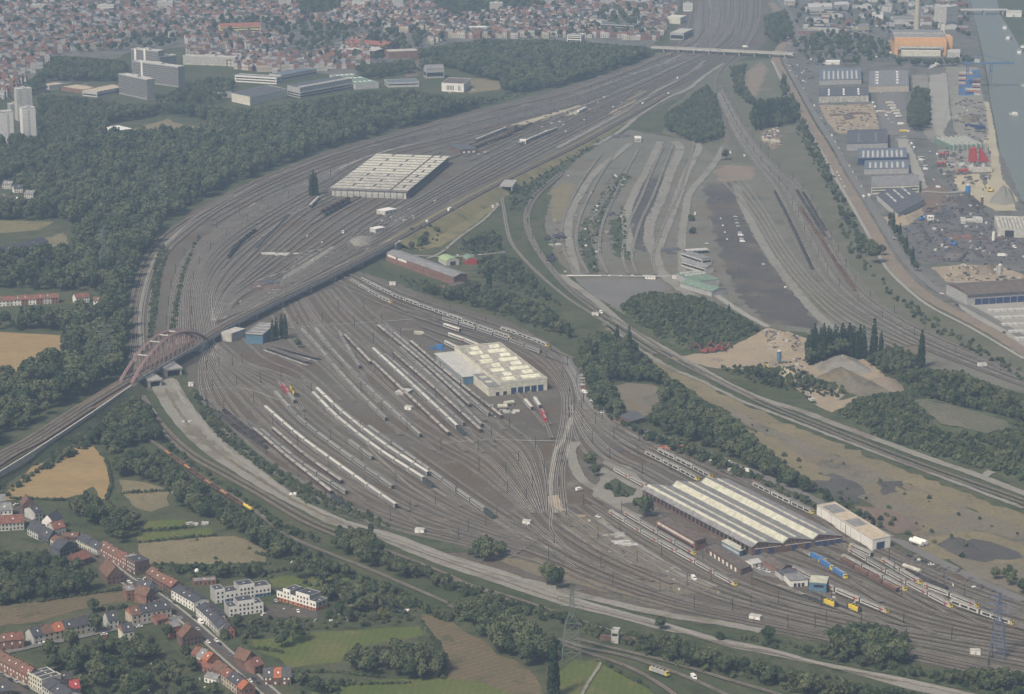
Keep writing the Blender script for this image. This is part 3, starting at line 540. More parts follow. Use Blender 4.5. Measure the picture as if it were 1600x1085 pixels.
def arch(w, z0, h, n=7): return [(-w / 2 * math.cos(PI * i / (n - 1)), z0 + h * math.sin(PI * i / (n - 1)) ** .8) for i in range(n)][::-1]
def bogies(t, L):
    b = MB(); b.box(-1.2, 1.2, -1.6, 1.6, .35, .95)
    for y in (-1.1, 1.1):
        for s in (-1, 1): b.bar((s * .78, y, .5), (s * .68, y, .5), .46, 10)
    me = b.mesh('bogie', M['dark'])
    for s in (-1, 1):
        o = bpy.data.objects.new('bogie', me); COL.objects.link(o); o.parent = t; o.location = (0, s * (L / 2 - 3.6), 0)
def car(name, label, cat, L, H, roof, body, rows, frame=None, doors=None, cab=None, cabmat=None, panto=False, win=8):
    """a passenger vehicle standing at the origin, long axis along y"""
    t = empty(name, (0, 0, 0), 0, label, cat); W2 = 1.43
    b = MB(); b.box(-W2, W2, -L / 2 + .5, L / 2 - .5, 1.0, H - .62); b.build('body', M[body], t); MB().box(-1.3, 1.3, -L / 2 + 4.6, L / 2 - 4.6, .4, 1.02).build('underframe', M['dark'], t)
    for s in (-1, 1): MB().box(-1.1, 1.1, s * (L / 2 - .5) - .02, s * (L / 2 - .5) + s * .75, 1.0, H - .5).build('gangway', M['dark'], t)
    r = MB(); r.extr(arch(2.9, H - .62, .62), -L / 2 + .4, L / 2 - .4); r.box(-.4, .4, -L / 2 + 2, L / 2 - 2, H - .1, H + .12); rf = r.build('roof', M[roof], t)
    if panto:
        p = MB(); 
        for s in (-1, 1): p.bar((s * .5, L / 2 - 7, H + .1), (s * .15, L / 2 - 5, H + .9), .05); p.bar((s * .15, L / 2 - 5, H + .9), (s * .6, L / 2 - 7, H + 1.5), .05)
        p.bar((-.8, L / 2 - 7, H + 1.5), (.8, L / 2 - 7, H + 1.5), .07); p.build('pantograph', M['dark'], rf)
    for z0, z1 in rows:
        for s in (-1, 1):
            x = s * (W2 + .015); n = 3 if frame else 1; seg = (L - 3.2) / n
            for k in range(n):
                y0 = -L / 2 + 1.6 + k * seg + (seg * .09 if frame else 0); w = MB().box(x - .02, x + .02, y0, y0 + seg * (.82 if frame else 1), z0, z1)
                w.build('window' if frame else 'window_row', M['glassdark'], t)
    if doors:
        for y in doors:
            for s in (-1, 1):
                d = MB(); d.box(s * (W2 + .03) - .02, s * (W2 + .03) + .02, y * L / 2 - .9, y * L / 2 + .9, 1.05, H - .7); d.build('door', M['redpaint'], t)
    if cab:
        c = MB(); y = L / 2
        c.v += [(-1.43, y, 1.0), (1.43, y, 1.0), (1.43, y, H - .62), (-1.43, y, H - .62), (-1.3, y + .9, 1.0), (1.3, y + .9, 1.0), (1.2, y + .45, H - .7), (-1.2, y + .45, H - .7)]
        for q in ((4, 5, 6, 7), (0, 4, 7, 3), (1, 2, 6, 5), (3, 7, 6, 2), (0, 1, 5, 4)): c.f.append(q); c.m.append(0)
        cb = c.build('cab_front', M[cabmat], t)
        g = MB(); g.face([(-.95, y + .75, 2.3), (.95, y + .75, 2.3), (.9, y + .58, 3.1), (-.9, y + .58, 3.1)]); g.build('windscreen', M['glassdark'], cb)
    bogies(t, L)
    return Proto(t)
def wagon(name, label, L, mat, load=None, tub=True):
    t = empty(name, (0, 0, 0), 0, label, 'wagon'); W2 = 1.4
    if tub:
        b = MB(); h = L / 2 - .5
        for s in (-1, 1):
            b.box(s * W2 - .08, s * W2 + .08, -h, h, 1.1, 2.9); b.box(-W2, W2, s * h - .08, s * h + .08, 1.1, 2.9)
            for k in range(6): b.cbox(s * (W2 + .13), -h + (k + .5) * L / 6.2, 2.0, .1, .18, 1.8)
        b.box(-W2, W2, -h, h, 1.0, 1.2); b.build('tub', M[mat], t)
    u = MB(); u.box(-1.35, 1.35, -L / 2, L / 2, .85, 1.08); u.build('underframe', M['dark'], t)
    if load:
        l = MB(); n = 7; rr = random.Random(len(label)); hs = [[0 if i in (0, n - 1) or j in (0, 4) else rr.uniform(.3, 1.0) for j in range(5)] for i in range(n)]
        for i in range(n):
            for j in range(5): l.v.append((-1.25 + j * .625, (-L / 2 + .7) + i * (L - 1.4) / (n - 1), (2.3 if tub else 1.1) + hs[i][j]))
        for i in range(n - 1):
            for j in range(4): a = i * 5 + j; l.f.append((a, a + 1, a + 6, a + 5)); l.m.append(0)
        l.build('load', M[load], t)
    bogies(t, L); return Proto(t)
def tanker(name, label, mat):
    t = empty(name, (0, 0, 0), 0, label, 'wagon'); b = MB(); b.bar((0, -6, 2.5), (0, 6, 2.5), 1.4, 16); b.bar((0, 0, 3.8), (0, 0, 4.15), .5, 10)
    b.bar((0, 6, 2.5), (0, 6.5, 2.5), 1.4, 16, 0, .8); b.bar((0, -6.5, 2.5), (0, -6, 2.5), .8, 16, 0, 1.4); b.build('tank', M[mat], t)
    w = MB(); w.box(-.4, .4, -5.5, 5.5, 3.88, 3.95); w.build('walkway', M['dark'], t)
    u = MB(); u.box(-1.3, 1.3, -7.2, 7.2, .85, 1.2); u.build('underframe', M['dark'], t); bogies(t, 14.4); return Proto(t)
def loco(name, label, body, nose, roofm, L=18.5):
    t = empty(name, (0, 0, 0), 0, label, 'locomotive')
    b = MB(); b.box(-1.45, 1.45, -L / 2 + 1.6, L / 2 - 1.6, .95, 3.5); b.box(-1.2, 1.2, -L / 2 + 1.8, L / 2 - 1.8, 3.5, 3.8); b.build('body', M[body], t)
    for s in (-1, 1):
        c = MB(); y0 = s * (L / 2 - 1.6); y1 = s * L / 2
        c.v += [(-1.45, y0, .95), (1.45, y0, .95), (1.45, y0, 3.55), (-1.45, y0, 3.55), (-1.4, y1, .95), (1.4, y1, .95), (1.3, y1 - s * .7, 3.4), (-1.3, y1 - s * .7, 3.4)]
        for q in ((4, 5, 6, 7), (0, 4, 7, 3), (1, 2, 6, 5), (3, 7, 6, 2), (0, 1, 5, 4)): c.f.append(q); c.m.append(0)
        cb = c.build('cab', M[nose], t)
        g = MB(); g.face([(-1.05, y1 - s * .3, 2.4), (1.05, y1 - s * .3, 2.4), (1.0, y1 - s * .58, 3.2), (-1.0, y1 - s * .58, 3.2)]); g.build('windscreen', M['glassdark'], cb)
    r = MB(); 
    for k in range(4): r.cbox(0, -4.5 + k * 3, 3.95, 1.6, 1.5, .3)
    r.bar((-.8, 4, 4.5), (.8, 4, 4.5), .06); r.bar((0, 3, 3.8), (0, 4, 4.5), .06); r.build('roof_gear', M[roofm], t)
    bogies(t, L); return Proto(t)
P = {}
P['grey'] = car('passenger_coach', 'x', 'coach', 25.4, 4.05, 'roofgrey', 'bodygrey', [(2.1, 2.9)], win=10)
P['brown'] = car('passenger_coach', 'x', 'coach', 25.4, 4.05, 'roofbrown', 'bodywine', [(2.1, 2.9)], win=10)
P['deck'] = car('double_deck_coach', 'x', 'coach', 25.5, 4.6, 'roofwhite', 'bodywhite', [(1.35, 2.2), (2.75, 3.6)], win=9)
P['emu'] = car('multiple_unit_car', 'x', 'train car', 24.6, 4.0, 'roofgrey', 'bodywhite', [(2.0, 2.8)], doors=(.62,), win=9)
P['emucab'] = car('multiple_unit_car', 'x', 'train car', 24.6, 4.0, 'roofgrey', 'bodywhite', [(2.0, 2.8)], doors=(.62,), cab=True, cabmat='yellowpaint', panto=True, win=9)
P['desiro'] = car('multiple_unit_car', 'x', 'train car', 25.8, 4.2, 'roofgrey', 'bodywhite', [(1.6, 3.05)], frame=True, win=3)
P['desirocab'] = car('multiple_unit_car', 'x', 'train car', 25.8, 4.2, 'roofgrey', 'bodywhite', [(1.6, 3.05)], frame=True, cab=True, cabmat='yellowpaint', panto=True, win=3)
P['pale'] = car('passenger_coach', 'x', 'coach', 26.2, 4.1, 'roofwhite', 'bodywhite', [(2.1, 2.9)], doors=(.8,), win=10)
P['tub'] = wagon('freight_wagon', 'open tub', 14, 'blackwagon', None)
P['coal'] = wagon('freight_wagon', 'coal', 14, 'blackwagon', 'scrapload' if False else 'dark')
P['rusttub'] = wagon('freight_wagon', 'rust', 14, 'rustwagon', None)
P['orange'] = wagon('freight_wagon', 'orange loaded', 14, 'rustwagon', 'orangeload')
P['flat'] = wagon('flat_wagon', 'flat', 18, 'rustwagon', None, tub=False)
P['wine'] = car('freight_van', 'x', 'wagon', 17, 3.9, 'rustwagon', 'bodywine', [], win=1)
P['tank'] = tanker('tank_wagon', 'x', 'yellowpaint')
P['blueloco'] = loco('locomotive', 'x', 'bluepaint', 'yellowpaint', 'bodygrey')
P['greyloco'] = loco('locomotive', 'x', 'bodygrey', 'yellowpaint', 'dark', 15)
P['darkloco'] = loco('locomotive', 'x', 'greenloco', 'greenloco', 'dark')
P['redloco'] = loco('locomotive', 'x', 'redpaint', 'redpaint', 'bodygrey', 15)
P['yellowloco'] = loco('locomotive', 'x', 'yellowpaint', 'dark', 'dark', 13)
LEN = {'grey': 26.9, 'brown': 26.9, 'deck': 27.0, 'emu': 25.3, 'emucab': 25.3, 'desiro': 26.4, 'desirocab': 26.4, 'pale': 26.9, 'tub': 14.8, 'coal': 14.8, 'rusttub': 14.8, 'orange': 14.8, 'flat': 18.8, 'wine': 17.8, 'tank': 15.2, 'blueloco': 19.4, 'darkloco': 19.4, 'redloco': 16, 'greyloco': 16, 'yellowloco': 14}
def rake(kind, px, what, group, ends=None, lay=True, tk=0, far='far', seq=None, gap=0.0):
    """vehicles coupled nose to tail along the line; what describes the whole train"""
    D = smooth(GL(px, 3.2), 4); D = [Vector((p.x, p.y, 0)) for p in D]; total = plen(D)
    kinds = []
    if seq: kinds = list(seq)
    else:
        n = max(1, round(total / LEN[kind])); kinds = [kind] * n
        if ends: kinds[0] = ends if n > 1 else kind; kinds[-1] = ends
    use = sum(LEN[k] + gap for k in kinds); A = resample(D, 400); k0 = (total - use) / 2; pos = k0
    if lay:
        ext0 = (A[0] - A[6]).normalized() * 45; ext1 = (A[-1] - A[-7]).normalized() * 45
        track_line([A[0] + ext0] + A[::8] + [A[-1], A[-1] + ext1], tk)
    def at(d):
        f = max(0, min(398.999, d / total * 399)); i = int(f)
        if d < 0: return A[0] + (A[0] - A[1]).normalized() * (-d)
        if d > total: return A[-1] + (A[-1] - A[-2]).normalized() * (d - total)
        return A[i].lerp(A[i + 1], f - i)
    n = len(kinds)
    for i, k in enumerate(kinds):
        L = LEN[k]; a = at(pos + .8); b = at(pos + L - .8); pos += L + gap; c = (a + b) / 2; d = b - a
        if i == 0 and k.endswith('cab'): d = -d
        rz = math.atan2(d.y, d.x) - PI / 2; j = n - 1 - i
        noun = P[k].root['category']
        lab = f'{noun} at the near end of {what}' if j == 0 and n > 1 else f'{nth(j)} {noun} from the near end of {what}' if n > 1 else what
        P[k].put((c.x, c.y, .55), rz, lab, group if n > 1 else None)
g = 'coaches standing in the lower sidings'
rake('deck', [(416, 638), (470, 684), (540, 735), (617, 789)], 'the long white double-deck rake nearest the gravel bed', g)
rake('deck', [(492, 605), (535, 645), (600, 695), (675, 744)], 'the rear one of the paired white double-deck rakes', g)
rake('deck', [(491.5, 617), (530, 655), (590, 702), (658, 746)], 'the front one of the paired white double-deck rakes', g)
rake('darkloco', [(659, 747), (680, 761)], 'dark locomotive standing in front of the paired white double-deck rakes', None)
rake('grey', [(431, 613), (470, 655), (535, 705), (613, 760)], 'the long grey rake between the white double-deck rakes', g)
rake('grey', [(544.5, 687), (584.5, 717)], 'the short grey rake alone between longer white rakes', g)
rake('grey', [(577, 667), (640, 712), (700, 755), (757, 795)], 'the long grey rake reaching furthest towards the track fan', g)
rake('darkloco', [(757, 796), (773, 808)], 'dark locomotive at the end of the long grey rake by the track fan', None)
rake('brown', [(398, 671), (450, 715), (517, 768)], 'the brown-sided rake nearest the grass strip', g)
rake('grey', [(411.6, 674), (470, 722), (537, 766)], 'the grey rake second from the grass strip', g)
rake('brown', [(426, 669), (480, 714), (535, 753)], 'the brown-sided rake just below the white double-deck rake', g)
rake('tub', [(341, 643), (370, 667), (415, 697)], 'the dark open wagons beside the grass strip', 'dark wagons beside the grass strip')
rake('tub', [(350, 640), (380, 664), (410, 688)], 'the second row of dark open wagons near the grass strip', 'dark wagons beside the grass strip')
rake('darkloco', [(515, 772), (539, 788)], 'dark locomotive alone beside the green verge of the lower yard', None)
rake('redloco', [(441, 600), (451, 614)], 'red locomotive with grey wagons in the lower yard throat', None)
rake('grey', [(450, 613), (462, 629)], 'single grey coach coupled behind the red locomotive', None)
rake('yellowloco', [(455, 604), (462, 616)], 'yellow and black shunting locomotive beside the red one', None)
g = 'coaches standing in the middle sidings'
rake('grey', [(473, 516), (495.5, 540), (550, 602), (602, 653)], 'the leftmost long grey rake of the middle sidings', g)
rake('grey', [(495, 516), (513.5, 540), (575, 605), (654, 677)], 'the second grey rake from the left in the middle sidings', g)
rake('grey', [(529, 518), (562, 573)], 'the short grey rake ending early in the middle sidings', g)
rake('brown', [(538, 523), (580, 567)], 'the short brown-sided rake ending at the sand patch of the middle sidings', g)
rake('brown', [(582, 565), (640, 620), (702, 678)], 'the brown-sided rake beside the flat hut in the middle sidings', g)
rake('deck', [(584.5, 547), (640, 598), (713.5, 666)], 'the white double-deck rake of the middle sidings', g)
rake('darkloco', [(715, 668), (728, 679)], 'dark locomotive at the near end of the white rake in the middle sidings', None)
rake('grey', [(601, 553), (660, 605), (726.5, 664)], 'the grey rake just right of the white middle rake', g)
rake('brown', [(617, 553), (680, 608), (748.5, 670)], 'the brown-sided rake right of the white middle rake', g)
rake('grey', [(627, 545), (690, 602), (751, 662)], 'the grey rake third right of the white middle rake', g)
rake('brown', [(592, 510), (660, 566), (733, 632)], 'the brown-sided rake leading back from the cream hall', g)
rake('grey', [(606, 512), (680, 575), (762, 645)], 'the grey rake second from the cream hall', g)
rake('brown', [(640, 532), (710, 592), (787, 653)], 'the brown-sided rake nearest the cream hall', g)
g = 'trains on the long curve above the cream hall'
rake('desiro', [(553, 439), (580, 455), (607, 469)], 'the short white train next to the embankment', g, 'desirocab')
rake('desiro', [(564, 434), (620, 462), (700, 491), (760, 513), (800, 527)], 'the long white train on the upper curve', g, 'desirocab')
rake('grey', [(693, 497), (770, 521), (844, 549)], 'the grey train on the curve behind the cream hall', g)
rake('desiro', [(780.6, 511), (820, 524), (858, 540)], 'the white train by the curve-end scrub', g, 'desirocab')
rake('pale', [(690, 506), (723, 517)], 'white coach with a red door on the track above the cream hall', None)
rake('pale', [(699, 521), (725, 530), (751, 541)], 'the white coaches entering the back of the cream hall', 'white coaches behind the cream hall')
rake('pale', [(693, 533), (718, 545)], 'white coach standing right behind the cream hall', None)
rake('pale', [(818, 622), (834, 641)], 'pale coach standing outside the front doors of the cream hall', None)
rake('pale', [(834, 620), (845, 637)], 'pale coach with a red end outside the cream hall', None)
rake('redloco', [(846, 639), (853, 657)], 'red locomotive pulling out of the cream hall', None)
g = 'electric trains around the striped-roof depot'
rake('desiro', [(1012, 707), (1050, 726), (1088, 746)], 'front train of two left of the depot roof', g, 'desirocab')
rake('desiro', [(1030, 703), (1070, 722), (1110, 743)], 'rear train of two left of the depot roof', g, 'desirocab')
rake('emu', [(961, 732), (985, 745), (1011, 759)], 'white train running into the back corner of the depot', g)
rake('emu', [(957, 800), (1010, 833), (1075, 870), (1145, 909)], 'the frontmost long red-doored train', g, 'emucab')
rake('emu', [(975, 799), (1030, 831), (1087, 864)], 'the train beside the brick office', g, 'emucab')
rake('desiro', [(1174, 753), (1222, 777), (1273, 801)], 'the white train above the depot roof', g, 'desirocab')
rake('emu', [(1239, 885), (1300, 917), (1387, 954)], 'the train below the blue locomotives', g, 'emucab')
rake('blueloco', [(1277, 871), (1300, 886), (1326, 903)], 'the pair of blue and yellow locomotives', 'blue and yellow locomotives in front of the depot', seq=('blueloco', 'blueloco'))
rake('blueloco', [(1270, 866), (1286, 874)], 'blue and yellow locomotive nearest the depot doors', None)
rake('wine', [(1318, 874), (1360, 898), (1400, 920)], 'the dark red freight rake', 'dark red freight vans')
rake('emu', [(1312, 865), (1365, 893), (1420, 922)], 'the train beside the dark red rake', g, 'emucab')
rake('emu', [(1334, 861), (1405, 902), (1478, 941)], 'the long train past the dark red freight rake', g, 'emucab')
rake('emu', [(1321, 847), (1345, 858), (1371, 870)], 'the short train by the long hall', g, 'emucab')
rake('emu', [(1372, 869), (1408, 891), (1446, 913)], 'the train past the long hall', g, 'emucab')
rake('emu', [(1440, 911), (1485, 928), (1530, 946)], 'the outermost train near the right border', g, 'emucab')
rake('desiro', [(1480, 936), (1535, 956), (1588, 974)], 'the yellow-nosed train at the lower right', g, 'desirocab')
rake('tub', [(1417, 890), (1450, 905), (1478, 917)], 'the dark wagons past the white tank', 'dark wagons past the depot')
rake('yellowloco', [(1291, 938), (1304, 943)], 'yellow rail crane nearest the blue-walled cabin', None)
rake('flat', [(1251, 924), (1270, 931), (1288, 938)], 'the empty flat wagons beside the blue-walled cabin', 'flat wagons below the red-doored train')
rake('yellowloco', [(1328, 945), (1343, 952)], 'yellow rail crane at the end of the flat wagons', None)
rake('flat', [(1292, 936), (1310, 942), (1327, 947)], 'the loaded flat wagons beside the yellow rail crane', 'flat wagons below the red-doored train')
rake('orange', [(255, 701), (290, 727), (326, 753), (383, 790)], 'the rust-coloured freight train in the trees', 'freight wagons in the cutting', lay=False, seq=('orange', 'rusttub', 'rusttub', 'orange', 'rusttub', 'rusttub', 'orange', 'rusttub', 'orange', 'rusttub', 'rusttub'))
rake('tank', [(379, 786), (396, 797)], 'yellow tank wagon at the near end of the rust-coloured freight train', None, lay=False)
rake('greyloco', [(1016, 1042), (1044, 1052)], 'grey and yellow works locomotive on the lower line', None, lay=False)
g = 'wagons in the upper yard'
rake('flat', [(400, 386), (425, 360), (452, 332)], 'the long dark flat rake in the upper yard', g)
rake('tub', [(356, 402), (372, 380), (400, 357)], 'the dark wagons on the left curve of the upper yard', g)
rake('rusttub', [(500, 330), (525, 318), (546, 308)], 'the wagons in front of the pale sawtooth shed', g)
rake('pale', [(484, 322), (498, 308)], 'white coach beside the lone poplar of the upper yard', None)
rake('tub', [(505, 336), (530, 322), (548, 312)], 'the second row of wagons before the pale sawtooth shed', g)
g = 'freight wagons in the right-hand yard'
rake('tub', [(1246, 297), (1266, 330), (1288, 366)], 'the dark rake highest in the right-hand yard', g)
rake('rusttub', [(1250, 322), (1275, 360), (1302, 402), (1337, 453)], 'the long rust rake of the right-hand yard', g)
rake('coal', [(1210, 297), (1238, 352), (1270, 420)], 'the coal rake on the left of the right-hand yard', g)
rake('tub', [(1255, 300), (1272, 328), (1290, 358)], 'the second dark rake high in the right-hand yard', g)
g = 'wagons far up the yard'
rake('pale', [(812, 224), (840, 212), (870, 200)], 'the pale wagons on the far storage track', g)
rake('pale', [(745, 218), (790, 200)], 'the pale rake beside the yellow earth heap', g)
rake('rusttub', [(720, 238), (760, 222), (800, 208)], 'the brown rake right of the pale sawtooth shed', g)
rake('rusttub', [(780, 215), (830, 192)], 'the brown wagons below the yellow earth heap', g)
# ------------------------------------------------------------ catenary masts
M['mast'] = paint('mast', (.035, .035, .036), .6, .2)
def mast_mesh():
    b = MB(); b.bar((0, 0, 0), (0, 0, 9.6), .27, 4, 0, .2); b.bar((0, 0, 7.6), (3.2, 0, 7.1), .06); b.bar((0, 0, 6.3), (3.0, 0, 6.6), .05); b.bar((0, 0, 9.2), (2.6, 0, 7.2), .045)
    b.cbox(0, 0, .3, .7, .7, .6); return b.mesh('catenary_mast', M['mast'])
MAST = mast_mesh(); MC = [0]; BUSY = []
def mast(p, rz, label):
    if MC[0] >= 295: return
    MC[0] += 1; o = bpy.data.objects.new('catenary_mast', MAST); COL.objects.link(o); o.location = (p.x, p.y, p.z); o.rotation_euler = (0, 0, rz)
    tag(o, label, 'mast', 'catenary masts over the rail yards')
def masts(key, ts, every, where, skip=0.0, lo=0.0, hi=1.0):
    a, b, n = FAM[key]
    for row, t in enumerate(ts):
        D = [p.lerp(q, t) for p, q in zip(a, b)]; L = plen(D); k = max(1, int(L * (hi - lo) / every)); Q = resample(D, 400)
        off = R.uniform(0, .5)
        for i in range(k):
            f = lo + (hi - lo) * (i + off) / k; j = min(398, int(f * 399)); d = Q[j + 1] - Q[j]; side = Vector((-d.y, d.x, 0)).normalized() * 2.3
            rn = '' if len(ts) == 1 else ('left ' if row == 0 else 'right ' if row == len(ts) - 1 else nth(row) + ' ')
            mast(Q[j] + side, math.atan2(d.y, d.x) - PI / 2, f'thin dark catenary mast, {nth(i)} down the {rn}row {where}')
masts('lower', (.1, .37, .63, .9), 62, 'in the lower sidings', lo=.12)
masts('upper', (.05, .35, .65, .95), 62, 'in the middle sidings', lo=.1)
masts('through', (0, ), 58, 'along the through line past the depot')
masts('depot', (.2, .6, .9), 40, 'on the grey stabling tracks left of the depot')
masts('front', (.0, .55, 1.0), 55, 'before the brick office')
masts('lowline', (.2, .8), 60, 'on the lowest yard tracks')
masts('depotfan', (.3, .7), 60, 'of the depot fan')
masts('outer', (.0, .9), 75, 'on the big upper curve', hi=.75)
masts('curve', (.5, ), 60, 'on the curve round the cream hall')
masts('wagons', (.35, .95), 70, 'of the right-hand yard')
masts('westbank', (0, ), 75, 'on the curving single embankment')
masts('east', (.5, ), 80, 'right of the sawtooth shed', hi=.7)
FAM['gr'] = (smooth(GL([(292, 677), (330, 704), (366, 733), (410, 760), (470, 792), (545, 824), (632, 852), (692, 878), (765, 903), (860, 935), (1005, 973), (1075, 992), (1200, 1022)])),) * 2 + (1,)
FAM['gr'] = (resample(FAM['gr'][0], 90), resample(FAM['gr'][0], 90), 1)
masts('gr', (0, ), 48, 'along the gravel bed')
# ------------------------------------------------------------ embankments, viaduct, bridges
def emb(name, pts, w, slope, mats, label=None):
    raw = [G(a, b, z) for a, b, z in pts]; D = smooth(raw, 8); N = normals(D); mb = MB()
    for p, n in zip(D, N):
        z = max(p.z, .3)
        for a, q in ((-w / 2 - slope * z, .05), (-w / 2, z), (w / 2, z), (w / 2 + slope * z, .05)): mb.v.append((p.x + n.x * a, p.y + n.y * a, q))
    for i in range(len(D) - 1):
        for j in range(3): k = i * 4 + j; mb.f.append((k, k + 4, k + 5, k + 1)); mb.m.append(1 if j == 1 else 0)
    tag(mb.build(name, mats), label, None, None, 'structure')
def zline(pts, off=0.0):
    D = smooth([G(a, b, z) for a, b, z in pts], 8); N = normals(D)
    return [p + n * off for p, n in zip(D, N)]
M['palewall'] = paint('palewall', (.40, .39, .36), .85, .2, .25)
M['conc'] = paint('conc', (.30, .295, .28), .85, .25, .3)
M['steelrust'] = paint('steelrust', (.29, .195, .18), .6, .2, .4)
EL = [(-120, 800, 8), (0, 718, 8), (52, 690, 8), (134, 637, 8), (200, 597, 8)]
emb('embankment', EL, 21, 1.3, [M['scrubland'], M['rustbed']])
ER = [(614, 378, 8), (660, 353, 8), (715, 322, 8), (770, 292, 7.5), (835, 260, 5.5), (905, 226, 3.5), (970, 190, 1.6), (1045, 147, .4)]
emb('embankment', ER, 13, 2.2, [M['drygrass'], M['ballast']])
VI = [(200, 597, 8), (316, 530, 8), (380, 494, 8), (480, 445, 8), (560, 406, 8), (614, 378, 8)]
for o in (-2.3, 2.3):
    track_line(zline(EL + VI[1:] + ER[1:], o), 1)
for o in (-7, 7): track_line(zline(EL[:4], o), 1)
# retaining wall below the near edge of the left embankment
wl = zline([(206, 603, 8.2), (139, 649, 8.2), (52, 706, 8.2), (-20, 750, 8.2)]); mb = MB()
for i in range(len(wl) - 1):
    a, b = wl[i], wl[i + 1]; n = Vector((b.y - a.y, a.x - b.x, 0)).normalized() * .6
    if n.y > 0: n = -n
    za = max(2.0, 8.6 - 5.5 * i / len(wl)); mb.face([a + n - Vector((0, 0, za)), b + n - Vector((0, 0, za)), b + n + Vector((0, 0, .9)), a + n + Vector((0, 0, .9))])
    mb.face([a + n + Vector((0, 0, .9)), b + n + Vector((0, 0, .9)), b - n + Vector((0, 0, .9)), a - n + Vector((0, 0, .9))])
tag(mb.build('retaining_wall', M['palewall']), 'long pale concrete wall holding up the embankment left of the arch bridge', 'wall')
def axis(A, B):
    d = B - A; d.z = 0; return d.length, math.atan2(d.y, d.x)
# viaduct between the arch bridge and the right embankment
vt = empty('railway_viaduct', G(316, 530, 0), 0, 'long pale-edged girder viaduct on concrete piers crossing the yard', 'viaduct')
vd = zline(VI[1:]); N = normals(vd); o0 = vt.location; mb = MB(); PM = {-1: MB(), 1: MB()}
for i in range(len(vd) - 1):
    a, b, n, m2 = vd[i] - o0, vd[i + 1] - o0, N[i], N[i + 1]; dz = Vector((0, 0, 1))
    q = [a - n * 5.4, b - m2 * 5.4, b + m2 * 5.4, a + n * 5.4]
    mb.face([p - dz * .1 for p in q]); mb.face([p - dz * 1.6 for p in reversed(q)])
    for s in (-1, 1):
        pm = PM[s]; e = [a + n * 5.4 * s, b + m2 * 5.4 * s]; w = [e[0] + n * .35 * s, e[1] + m2 * .35 * s]
        lo, hi = dz * -2.2, dz * .9
        pm.face([w[0] + lo, w[1] + lo, w[1] + hi, w[0] + hi] if s < 0 else [w[1] + lo, w[0] + lo, w[0] + hi, w[1] + hi])
        pm.face([w[0] + hi, w[1] + hi, e[1] + hi, e[0] + hi] if s < 0 else [e[0] + hi, e[1] + hi, w[1] + hi, w[0] + hi])
        pm.face([e[0] + lo, e[1] + lo, e[1] + hi, e[0] + hi])
mb.build('deck', M['rustbed'], vt); [PM[s].build('parapet', M['palewall'], vt) for s in (-1, 1)]
for px, py in ((330, 524), (352, 511), (372, 500), (398, 486), (440, 466), (482, 446), (522, 426), (560, 407), (598, 387)):
    c = G(px, py, 8); j = min(range(len(vd) - 1), key=lambda i: (vd[i] - c).length); d = vd[j + 1] - vd[j]
    b = MB(); b.box(-1.6, 1.6, -4.9, 4.9, -8, -1.3); b.box(-2.0, 2.0, -5.4, 5.4, -1.9, -1.2)
    b.build('pier', M['conc'], vt, vd[j] - o0, math.atan2(d.y, d.x))
b = MB(); b.box(-9, 9, -7, 7, -8, .3); j = len(vd) - 2; b.build('abutment', M['palewall'], vt, vd[-1] - o0, math.atan2((vd[-1] - vd[-2]).y, (vd[-1] - vd[-2]).x))
# bowstring arch bridge
A, B = G(196, 599, 8), G(316, 530, 8); Lb, rz = axis(A, B)
ab = empty('arch_bridge', (A.x, A.y, 0), rz, 'rusty steel bowstring arch railway bridge with hangers', 'bridge')
d = MB(); d.box(0, Lb, -5.2, 5.2, 6.6, 7.9); d.build('deck', M['rustbed'], ab)
for s in (-1, 1):
    g = MB(); g.box(0, Lb, s * 5.6 - .35, s * 5.6 + .35, 6.2, 9.0); g.build('girder', M['palewall'] if s < 0 else M['steelrust'], ab)
    ar = MB(); n = 22; H = 23
    def az(t): return 8.2 + H * 4 * t * (1 - t)
    for i in range(n):
        ar.bar((Lb * i / n, s * 5.6, az(i / n)), (Lb * (i + 1) / n, s * 5.6, az((i + 1) / n)), 1.6, 4)
    arc = ar.build('arch', M['steelrust'], ab)
    for i in range(2, 16):
        k = MB(); k.bar((Lb * i / 17, s * 5.6, 8.6), (Lb * (i + 1) / 17, s * 5.6, az((i + 1) / 17)), .22, 4); k.build('diagonal', M['steelrust'], ab)
    for i in range(1, 17):
        t = i / 17; h = MB(); h.bar((Lb * t, s * 5.6, 8.6), (Lb * t, s * 5.6, az(t)), .5, 4); h.build('hanger', M['steelrust'], ab)
for t in (.22, .38, .5, .62):
    c = MB(); c.bar((Lb * t, -5.6, az(t)), (Lb * t, 5.6, az(t)), .7, 4); c.build('cross_beam', M['palewall'], ab)
for t in (.015, .975):
    p = MB(); p.box(Lb * t - 2, Lb * t + 2, -6.5, 6.5, 0, 6.3); p.build('pier', M['conc'], ab)
p = MB(); p.box(Lb * .9, Lb * .965, -6, 6, 0, 6.25); p.build('pier', M['palewall'], ab)
